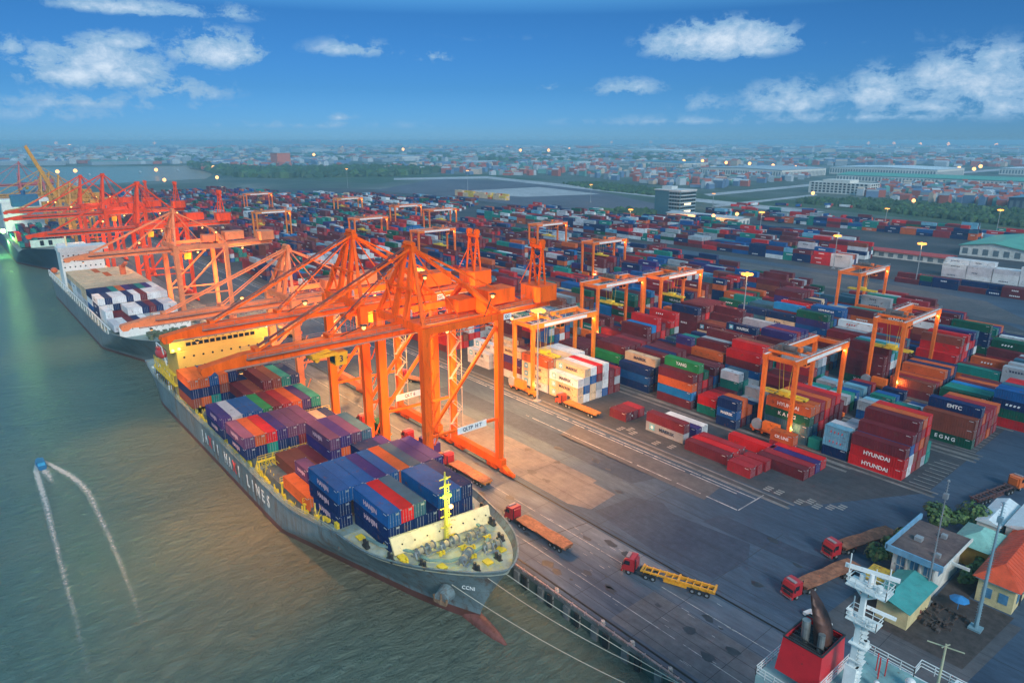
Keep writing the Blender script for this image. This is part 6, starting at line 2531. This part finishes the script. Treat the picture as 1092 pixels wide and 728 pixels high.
# radar mast
mx, my = -20.6, 60.2
b = MB()
b.prism([(mx - .55, my - .45), (mx + .55, my - .45), (mx + .55, my + .45), (mx - .55, my + .45)], 23.5, 26.5)
b.bar((mx, my, 26), (mx, my, 35.2), .6, .55, 0, .4, .4)
b.bar((mx - .5, my, 23.6), (mx - .15, my, 31), .2)
for z, w_, d_ in ((35.2, 3.6, 1.9), (31.6, 2.8, 1.6), (29.0, 1.7, 1.1), (27.2, 1.3, .9)):
    b.box(mx - w_ / 2 + .3, mx + w_ / 2 + .3, my - d_ / 2, my + d_ / 2, z, z + .12)
    b.bar((mx, my, z - 1.3), (mx + w_ / 2, my, z), .15)
    b.bar((mx, my, z - 1.3), (mx - w_ / 2 + .5, my, z), .15)
mo = b.build('radar_mast', RAILW, fs_)
for z, w_, d_ in ((35.3, 3.6, 1.9), (31.7, 2.8, 1.6)):
    b = MB()
    c4 = [(mx - w_ / 2 + .3, my - d_ / 2, z), (mx + w_ / 2 + .3, my - d_ / 2, z), (mx + w_ / 2 + .3, my + d_ / 2, z), (mx - w_ / 2 + .3, my + d_ / 2, z)]
    b.rail(c4 + [c4[0]], .9, .9, .06)
    b.build('platform_railing', RAILW, mo)
b = MB()
for k in range(16):
    b.box(mx + .35, mx + .85, my - .3, my + .3, 24.2 + k * .45, 24.25 + k * .45)
b.build('mast_rungs', RAILW, mo, kind='stuff')
for (dx, dy, z0, z1) in ((-1.4, -.7, 35.3, 38.4), (1.6, .8, 35.3, 37.6), (.4, .9, 35.3, 36.9), (-1.0, .6, 31.7, 33.4)):
    b = MB()
    b.cyl((mx + dx, my + dy, z0), (mx + dx, my + dy, z1), .06, n=6)
    b.build('whip_antenna', RAILW, mo)
for (dx, dy, z) in ((1.2, 0, 35.7), (-.6, .5, 35.8), (1.1, -.5, 32.1), (-.9, -.3, 32.2), (.8, .2, 29.4)):
    b = MB()
    b.cyl((mx + dx, my + dy, z - .3), (mx + dx, my + dy, z + .25), .26, n=10)
    b.build('mast_lantern', RAILW, mo)
b = MB()
b.bar((mx - 1.9, my - .5, 36.9), (mx + 2.4, my + 1.0, 36.7), .28, .34)
b.cyl((mx + .3, my + .2, 35.4), (mx + .3, my + .2, 36.7), .3, .2, n=10)
b.build('radar_scanner', WHITE, mo)
b = MB()
b.bar((mx + .2, my + .4, 33.0), (mx + 2.6, my + 1.2, 32.6), .22, .3)
b.build('radar_scanner', WHITE, mo)
b = MB()
b.cyl((-14.2, 63.0, 23.5), (-14.2, 63.0, 31.5), .16, .09, n=8)
b.bar((-15.6, 62.6, 31.2), (-12.8, 63.4, 31.2), .08)
b.bar((-14.2, 61.8, 31.8), (-14.2, 64.2, 30.8), .08)
b.cyl((-14.2, 63, 23.5), (-14.2, 63, 24.4), .5, .2, n=10)
b.build('signal_pole', mat('pole_olive', (.42, .42, .28), .5), fs_)
b = MB()
for (x, y, r_) in ((-16.8, 64.8, .5), (-15.4, 63.6, .45), (-18.9, 62.2, .3)):
    b.sph((x, y, 24.3), r_)
    b.cyl((x, y, 23.5), (x, y, 24.2), .12, n=8)
b.box(-17.9, -16.3, 62.3, 63.2, 23.5, 24.1)
b.build('antenna_dome', WHITE, fs_)
b = MB()
for (dx, dy) in ((0, 0), (.5, .4), (-.4, .5), (.2, -.5)):
    b.cyl((-19.6 + dx, 64.4 + dy, 23.5), (-19.6 + dx, 64.4 + dy, 25.6), .06, n=6)
b.build('antenna_rod', REDP, fs_)
settle(fs_)

# ------------------------------------------------------------------ middle-distance buildings
CWALL = mat('pale_concrete_wall', (.50, .52, .52), .8, var=.08)
ob = thing('office_block', 'seven-storey teal and white office block beside the lit shed', 'building', (-436, 591, 0))
x0, x1, y0, y1 = -460, -428, 580, 606
b = MB()
b.box(x0, x1, y0, y1, 0, 26, 0)
b.build('wall', mat('teal_grey_wall', (.045, .13, .17), .6, var=.1), ob)
b = MB()
for k in range(7):
    z = 1.0 + k * 3.6
    b.box(x1, x1 + .5, y0 + .4, y1, z + 2.2, z + 3.3)
    b.box(x1 - 14, x1 - .2, y0 - .5, y0, z + 2.2, z + 3.3)
b.build('floor_band', mat('band_blue_grey', (.28, .36, .40), .7), ob)
b = MB()
for k in range(7):
    z = 1.0 + k * 3.6
    for j in range(8):
        b.box(x1 + .05, x1 + .25, y0 + 1 + j * 3.1, y0 + 3.4 + j * 3.1, z + .2, z + 2.1)
    for j in range(4):
        b.box(x1 - 13 + j * 3.3, x1 - 10.8 + j * 3.3, y0 - .25, y0 - .05, z + .2, z + 2.1)
b.build('window_row', GLASS, ob, kind='stuff')
b = MB()
b.box(x0 - .8, x1 + .8, y0 - .8, y1 + .8, 26, 27)
b.build('roof', CWALL, ob)
b = MB()
b.box(x0 + 4, x0 + 16, y0 + 6, y0 + 16, 27, 30)
b.build('roof_house', CWALL, ob)
b = MB()
for k in (1, 3):
    b.box(x1 + .26, x1 + .3, y0 + 7, y0 + 18, 1.2 + k * 3.6, 3.0 + k * 3.6)
b.build('lit_window', emit('lit_window', (1.0, .75, .45), 1.6), ob)
settle(ob)


def shed(label, x0, x1, y0, y1, h_, roofm, wallm, name='warehouse', ridge_axis='y', group='warehouses beyond the yard', doors=True, rise=3.0):
    root = thing(name, label, 'warehouse', ((x0 + x1) / 2, (y0 + y1) / 2, 0), 0, group)
    b = MB()
    b.box(x0, x1, y0, y1, 0, h_)
    if ridge_axis == 'y':
        b.add([(x0, y0 + .01, h_), (x1, y0 + .01, h_), ((x0 + x1) / 2, y0 + .01, h_ + rise)], [(0, 1, 2)])
    b.build('wall', wallm, root)
    b = MB()
    if ridge_axis == 'y':
        b.prism([(x0 - 1, h_), ((x0 + x1) / 2, h_ + rise), (x1 + 1, h_), (x1 + 1, h_ - .4), ((x0 + x1) / 2, h_ + rise - .4), (x0 - 1, h_ - .4)], y0 - 1, y1 + 1, axis='y')
    else:
        b.prism([(y0 - 1, h_), ((y0 + y1) / 2, h_ + rise), (y1 + 1, h_), (y1 + 1, h_ - .4), ((y0 + y1) / 2, h_ + rise - .4), (y0 - 1, h_ - .4)], x0 - 1, x1 + 1, axis='x')
    b.build('roof', roofm, root)
    if doors:
        b = MB()
        n = int((y1 - y0) / 6)
        for k in range(n):
            y = y0 + 1.5 + k * 6
            b.box(x1, x1 + .12, y, y + 3.2, .2, h_ * .7)
        n = int((x1 - x0) / 6)
        for k in range(n):
            x = x0 + 1.5 + k * 6
            b.box(x, x + 3.2, y0 - .12, y0, h_ * .2, h_ * .75)
        b.build('bay_door_row', mat('shed_door', (.12, .16, .18), .6), root, kind='stuff')
    settle(root)
    return root


GREENR = mat('green_roof', (.10, .33, .24), .55, var=.1, scale=.1)
GREYR = mat('grey_roof', (.34, .40, .44), .55, var=.1, scale=.05)
BLUER = mat('blue_roof', (.10, .24, .34), .55, var=.1, scale=.05)
shed('green-roofed white warehouse standing at the right edge of the yard', -160, -122, 534, 610, 7, GREENR, WALLW)
shed('long low red-roofed shed lit warm below, left of the green warehouse', -205, -150, 482, 494, 4.5, mat('red_roof', (.42, .05, .04), .6), WALLW, ridge_axis='x', rise=1.2)
shed('low pale-roofed shed glowing warm beside the office block', -425, -345, 556, 574, 7, GREYR, WALLW, ridge_axis='x', rise=1.5)
point((-395, 548, 7), 22000, SODIUM, 2)
point((-365, 545, 7), 22000, SODIUM, 2)
shed('huge grey flat-roofed warehouse with a dark ribbed front', -960, -760, 1370, 1560, 16, GREYR, WALLW, rise=3)
shed('second huge warehouse with pale roof behind the first', -790, -560, 1640, 1800, 16, ROOFW, WALLW, rise=3)
shed('wide green-roofed warehouse in front of the hazy town', -640, -330, 1360, 1460, 12, GREENR, WALLW, rise=4, ridge_axis='x')
shed('long low warehouse with pale roof at far left beyond the lake', -2700, -2350, 1420, 1520, 16, GREYR, WALLW, rise=4)
shed('dark blue warehouse on the far right of the town', -240, -180, 930, 990, 14, BLUER, mat('dark_blue_wall', (.04, .06, .10), .6), rise=2)
shed('white striped building at the far right edge', -190, -120, 900, 960, 14, ROOFW, WALLW, rise=1)
shed('long white-roofed warehouse on the hazy right horizon', -520, -200, 1900, 2050, 14, ROOFW, WALLW, rise=3)
shed('pale wide warehouse in the haze beyond the lot', -3200, -2500, 3300, 3600, 18, ROOFW, WALLW, rise=6)
shed('long bluish shed beyond the red containers', -1500, -1250, 1700, 1820, 12, BLUER, WALLW, rise=3)
shed('small port gatehouse with pale cornice amid the stacks', -262, -250, 262, 268, 8.6, ROOFW, WALLC, ridge_axis='x', rise=.6) if False else None
gh = thing('gatehouse', 'small cream control cabin with blue-white roof amid the red stacks', 'building', (-203, 277, 0))
b = MB()
b.box(-208, -198, 272.5, 279, 0, 8.0, 0)
b.build('wall', WALLC, gh)
b = MB()
b.box(-209, -197, 271.5, 280, 8.0, 8.7)
b.build('roof', BLUEF, gh)
b = MB()
for k in range(4):
    b.box(-207 + k * 2.3, -205.6 + k * 2.3, 272.38, 272.5, 4.6, 7)
b.build('window_row', GLASS, gh)
settle(gh)
wb_ = thing('white_building', 'white five-storey slab building behind the tree belt', 'building', (-475, 1035, 0))
b = MB()
b.box(-520, -430, 1020, 1050, 0, 16)
b.box(-500, -460, 1020.5, 1049, 16, 20)
b.build('wall', WALLW, wb_)
b = MB()
for k in range(4):
    for j in range(14):
        b.box(-516 + j * 6, -512.5 + j * 6, 1019.7, 1020, 2 + k * 3.7, 4.2 + k * 3.7)
    for j in range(4):
        b.box(-430, -429.7, 1023 + j * 7, 1027 + j * 7, 2 + k * 3.7, 4.2 + k * 3.7)
b.build('window_row', GLASS, wb_, kind='stuff')
settle(wb_)
rb_ = thing('brick_block', 'single tall brick-red block rising beyond the far yard', 'building', (-1500, 900, 0))
b = MB()
bx, by = gp(300, 178)
b.box(bx - 25, bx + 25, by - 20, by + 20, 0, 40)
b.build('wall', mat('brick_red_wall', (.50, .14, .08), .8), rb_)
b = MB()
b.box(bx - 26, bx + 26, by - 21, by + 21, 40, 41)
b.build('roof', GREYR, rb_)
settle(rb_)

# roads, fields and bare lots beyond the yard
GRASS = ground_mat('rough_grass', [(.3, (.025, .055, .030)), (.5, (.045, .085, .04)), (.7, (.08, .11, .06))], .02, .12, bump=0)
LOTD = ground_mat('dark_lot', [(.3, (.07, .075, .10)), (.6, (.11, .11, .14)), (.75, (.16, .13, .13))], .012, .08, bump=0)
LOTW = ground_mat('pale_lot', [(.3, (.30, .31, .33)), (.6, (.42, .42, .43))], .012, .08, bump=0)


def psheet(name, px, z, m):
    return sheet(name, [gp(a, c) for a, c in px], z, m)


psheet('bare_lot', [(400, 203), (470, 190), (600, 196), (720, 222), (700, 229), (600, 224), (500, 213)], .030, LOTD)
psheet('pale_paving', [(487, 204), (575, 199.5), (640, 207), (560, 210), (500, 207.5)], .040, LOTW)
psheet('grass_field', [(590, 196), (640, 195), (780, 210), (860, 214), (1092, 232), (1092, 250), (960, 232), (870, 222), (740, 216), (640, 205)], .026, GRASS)
psheet('grass_field', [(300, 191), (420, 186), (520, 186), (600, 193), (470, 188.5), (400, 196)], .022, GRASS)
psheet('access_road', [(420, 190), (520, 188), (700, 207), (880, 226), (860, 228), (700, 210.5), (520, 190.5), (420, 192)], .036, LOTW)
psheet('access_road', [(750, 207), (910, 192), (1092, 178), (1092, 180), (912, 194), (757, 209)], .046, LOTW)
psheet('access_road', [(760, 219), (870, 207), (872, 208.5), (764, 221)], .046, LOTW)
psheet('pale_paving', [(930, 196), (1092, 190), (1092, 193), (935, 199)], .044, LOTW)

# tree belts: many crumpled clumps, one mass
rnd = random.Random(15)


def clump(b, x, y, r, h_, mi):
    n, k = 6, 4
    ring = []
    base = []
    for j in range(n):
        a = 2 * math.pi * j / n + rnd.random()
        q = r * rnd.uniform(.75, 1.15)
        base.append((x + q * math.cos(a), y + q * math.sin(a), 0))
    for j in range(n):
        a = 2 * math.pi * j / n + rnd.random() * .5
        q = r * rnd.uniform(.6, 1.0)
        ring.append((x + q * math.cos(a), y + q * math.sin(a), h_ * rnd.uniform(.5, .8)))
    top = (x + rnd.uniform(-.2, .2) * r, y + rnd.uniform(-.2, .2) * r, h_)
    b.add(base + ring + [top], [(j, (j + 1) % n, n + (j + 1) % n, n + j) for j in range(n)] + [(n + j, n + (j + 1) % n, 2 * n) for j in range(n)], mi)


def inpoly(x, y, P):
    c = False
    for (x1, y1), (x2, y2) in zip(P, P[1:] + P[:1]):
        if (y1 > y) != (y2 > y) and x < (x2 - x1) * (y - y1) / (y2 - y1) + x1:
            c = not c
    return c


def woods(px, n, size, h_, name='woodland', lab=''):
    b = MB()
    X = [p[0] for p in px]
    Yv = [p[1] for p in px]
    c = 0
    while c < n:
        a, d = rnd.uniform(min(X), max(X)), rnd.uniform(min(Yv), max(Yv))
        if inpoly(a, d, px):
            x, y = gp(a, d)
            s_ = size * rnd.uniform(.6, 1.5)
            clump(b, x, y, s_, h_ * rnd.uniform(.6, 1.3), rnd.choice([0, 0, 0, 0, 1]))
            c += 1
    o = b.build(name, LEAF, kind='stuff')
    tag(o, lab, 'woods')


woods([(862, 213), (940, 215), (1092, 226), (1092, 243), (1010, 234), (900, 221), (850, 217)], 1000, 3.2, 5, lab='green belt of bushes and trees behind the container yard on the right')
woods([(600, 196), (640, 195.5), (740, 207), (742, 213), (640, 203)], 900, 3.2, 4.5, lab='scrubby green belt left of the office block')
woods([(200, 176), (260, 182), (330, 182), (420, 180), (470, 184), (420, 188), (300, 190), (250, 189)], 1300, 12, 14, lab='dark wood on the shore right of the lake')
woods([(640, 226), (700, 228), (700, 232), (640, 231)], 60, 5, 6, lab='low bushes in front of the office block')
woods([(0, 172), (200, 173), (330, 170), (560, 172), (720, 176), (760, 168), (1092, 172), (1092, 166), (600, 163), (0, 166)], 2600, 16, 12, lab='scattered trees among the hazy distant town')
woods([(0, 160), (1092, 162), (1092, 157), (0, 156)], 1600, 40, 16, lab='faint lines of trees on the hazy plain')

# the town: 140 houses one can tell apart, then the rest as one mass
TC = [mat('town_' + n_, c_, .7, var=.1, scale=.02) for n_, c_ in (('white', (.40, .44, .47)), ('grey', (.22, .27, .31)), ('brick', (.36, .09, .06)), ('blue', (.10, .17, .28)), ('teal', (.10, .26, .24)), ('sand', (.46, .36, .28)))]
cn = ['white', 'grey', 'brick-red', 'blue', 'teal', 'sand-coloured']


def bld(b, x, y, w_, d_, h_, mi, ri, a=0):
    c, s_ = math.cos(a), math.sin(a)

    def T(p):
        return (x + p[0] * c - p[1] * s_, y + p[0] * s_ + p[1] * c, p[2])
    vs = [T(p) for p in ((-w_, -d_, 0), (w_, -d_, 0), (w_, d_, 0), (-w_, d_, 0), (-w_, -d_, h_), (w_, -d_, h_), (w_, d_, h_), (-w_, d_, h_), (-w_, 0, h_ * 1.25), (w_, 0, h_ * 1.25))]
    b.add(vs, [(0, 1, 5, 4), (1, 2, 6, 5), (2, 3, 7, 6), (3, 0, 4, 7), (5, 6, 9), (7, 4, 8)], mi)
    b.add([vs[4], vs[5], vs[9], vs[8]], [(0, 1, 2, 3)], ri)
    b.add([vs[6], vs[7], vs[8], vs[9]], [(0, 1, 2, 3)], ri)


ZN = [([(930, 197), (1092, 200), (1092, 222), (960, 214), (900, 208)], 420, 7, 7), ([(600, 176), (860, 178), (860, 192), (760, 202), (640, 192), (590, 184)], 420, 9, 8),
      ([(380, 178), (600, 172), (600, 188), (470, 186), (380, 184)], 240, 12, 9), ([(210, 176), (380, 172), (380, 180), (220, 181)], 120, 14, 9),
      ([(0, 164), (200, 163), (200, 175), (0, 176)], 520, 22, 12), ([(200, 162), (600, 162), (600, 172), (200, 174)], 500, 20, 11), ([(600, 162), (1092, 164), (1092, 178), (600, 176)], 800, 16, 11),
      ([(0, 155.5), (1092, 156.5), (1092, 163), (0, 163)], 1400, 42, 22)]
b = MB()
nh = 0
TH = []
for px, n, size, h_ in ZN:
    X = [p[0] for p in px]
    Yv = [p[1] for p in px]
    c = 0
    while c < n:
        a, d = rnd.uniform(min(X), max(X)), rnd.uniform(min(Yv), max(Yv))
        if not inpoly(a, d, px):
            continue
        c += 1
        x, y = gp(a, d)
        wq = [2, 1.5, 4.5, 2.5, 1.0, 1.0] if d > 176 else [4, 3, 1.2, 2, 1, 1]
        if rnd.random() < .3:
            continue
        mi = rnd.choices(range(6), wq)[0]
        ri = rnd.choices(range(6), [2.0, 1.6, 4, 2, 1, .6])[0]
        w_, d_, hh_ = size * rnd.uniform(.35, 1.1), size * rnd.uniform(.3, .7), h_ * rnd.uniform(.5, 1.5)
        if d < 176 and rnd.random() < .16:
            w_, d_, hh_, mi, ri = w_ * 4.5, d_ * 3, h_ * .9, rnd.choice([0, 1, 1, 3]), rnd.choice([0, 1, 0, 3, 4])
        if d > 180 and nh < 220 and rnd.random() < .22:
            bb = MB()
            bld(bb, 0, 0, w_, d_, hh_, 0, 1, rnd.choice([0, 0, .4]))
            o = bb.build('town_house', [TC[mi], TC[ri]])
            o.location = (x, y, 0)
            TH.append((a, cn[mi], cn[ri], o))
            nh += 1
        else:
            bld(b, x, y, w_, d_, hh_, mi, ri, rnd.choice([0, 0, 0, .5, 1.57]))
cnt = {}
for a, c1, c2, oo_ in sorted(TH, key=lambda q: q[0]):
    k = cnt.get((c1, c2), 0)
    cnt[(c1, c2)] = k + 1
    tag(oo_, 'small far-off %s house with %s roof, %s of its kind from the left' % (c1, c2, ordn(k)), 'house', '%s houses with %s roofs' % (c1, c2))
o = b.build('distant_town', TC, kind='stuff')
tag(o, 'hazy spread of low town buildings reaching to the horizon', 'town')
# tall thin pylons / chimneys on the horizon
for i, (px, py, hh_) in enumerate(((112, 162, 60), (165, 160, 55), (420, 158, 60), (690, 158, 50), (775, 160, 55), (1000, 160, 50))):
    x, y = gp(px, py)
    b = MB()
    for s_ in (-1, 1):
        b.bar((s_ * 7, 0, 0), (0, 0, hh_), 1.6)
    b.bar((-14, 0, hh_ * .8), (14, 0, hh_ * .8), 1.4)
    b.bar((-10, 0, hh_ * .93), (10, 0, hh_ * .93), 1.4)
    o = b.build('power_pylon', STEEL)
    o.location = (x, y, 0)
    tag(o, 'faint power pylon on the hazy horizon, %s from the left' % ORD[i], 'pylon', 'distant power pylons')
# parked trucks and cars between yard and office (small)
rnd = random.Random(44)
cnt = {}
for i, (px, py) in enumerate(sorted((rnd.uniform(770, 900), rnd.uniform(219, 240)) for _ in range(30))):
    x, y = gp(px, py)
    c_ = rnd.choice(['red', 'blue', 'white', 'navy', 'dark red'])
    bb = MB()
    L_ = rnd.choice([7, 12])
    bb.box(0, L_, 0, 2.5, 1.1, 3.6, 0)
    bb.box(L_ + .4, L_ + 2.4, .1, 2.4, .7, 3.2, 1)
    for xx in (1, 2.4, L_ + 1.3):
        bb.cyl((xx, -.05, .5), (xx, 2.55, .5), .5, n=8, mi=2)
    o = bb.build('parked_lorry', [contmat(c_), CABR, RUBBER])
    o.location = (x, y, .03)
    o.rotation_euler = (0, 0, rnd.choice([0, 1.57, .6]))
    cnt[c_] = cnt.get(c_, -1) + 1
    tag(o, 'tiny %s lorry near the office road, %s %s one from the left' % (c_, ordn(cnt[c_]), c_), 'truck', 'tiny %s lorries near the office road' % c_)
# small boats on the lake
for i, (px, py) in enumerate(((150, 184), (96, 187), (190, 182))):
    x, y = gp(px, py, WL)
    b = MB()
    b.prism([(-9, -2.5), (6, -2.5), (10, 0), (6, 2.5), (-9, 2.5)], 0, 2)
    b.box(-7, -2, -1.8, 1.8, 2, 4.5)
    o = b.build('river_boat', GREYR)
    o.location = (x, y, WL - .2)
    tag(o, 'dark speck of a boat on the pale lake, %s from the left' % ('middle one' if i == 0 else 'first' if i == 1 else 'last'), 'boat')

# ------------------------------------------------------------------ haze
b = MB()
b.box(-24000, 8000, -9000, 24000, -10, 79)
hz_ = b.build('haze', (lambda m_: m_)(bpy.data.materials.new('haze_air')), kind='stuff')
m = bpy.data.materials['haze_air']
m.use_nodes = True
m.node_tree.nodes.clear()
h = N(m.node_tree)
pv = h.n('ShaderNodeVolumePrincipled')
pv.inputs['Color'].default_value = (.44, .80, 1.0, 1)
pv.inputs['Density'].default_value = HAZE = 0.00020
pv.inputs['Anisotropy'].default_value = 0.0
oo = h.n('ShaderNodeOutputMaterial')
h.l(pv.outputs[0], oo.inputs['Volume'])
m.cycles.homogeneous_volume = True if hasattr(m.cycles, 'homogeneous_volume') else True
tag(hz_, 'thin blue evening haze over the port and the plain', 'haze')
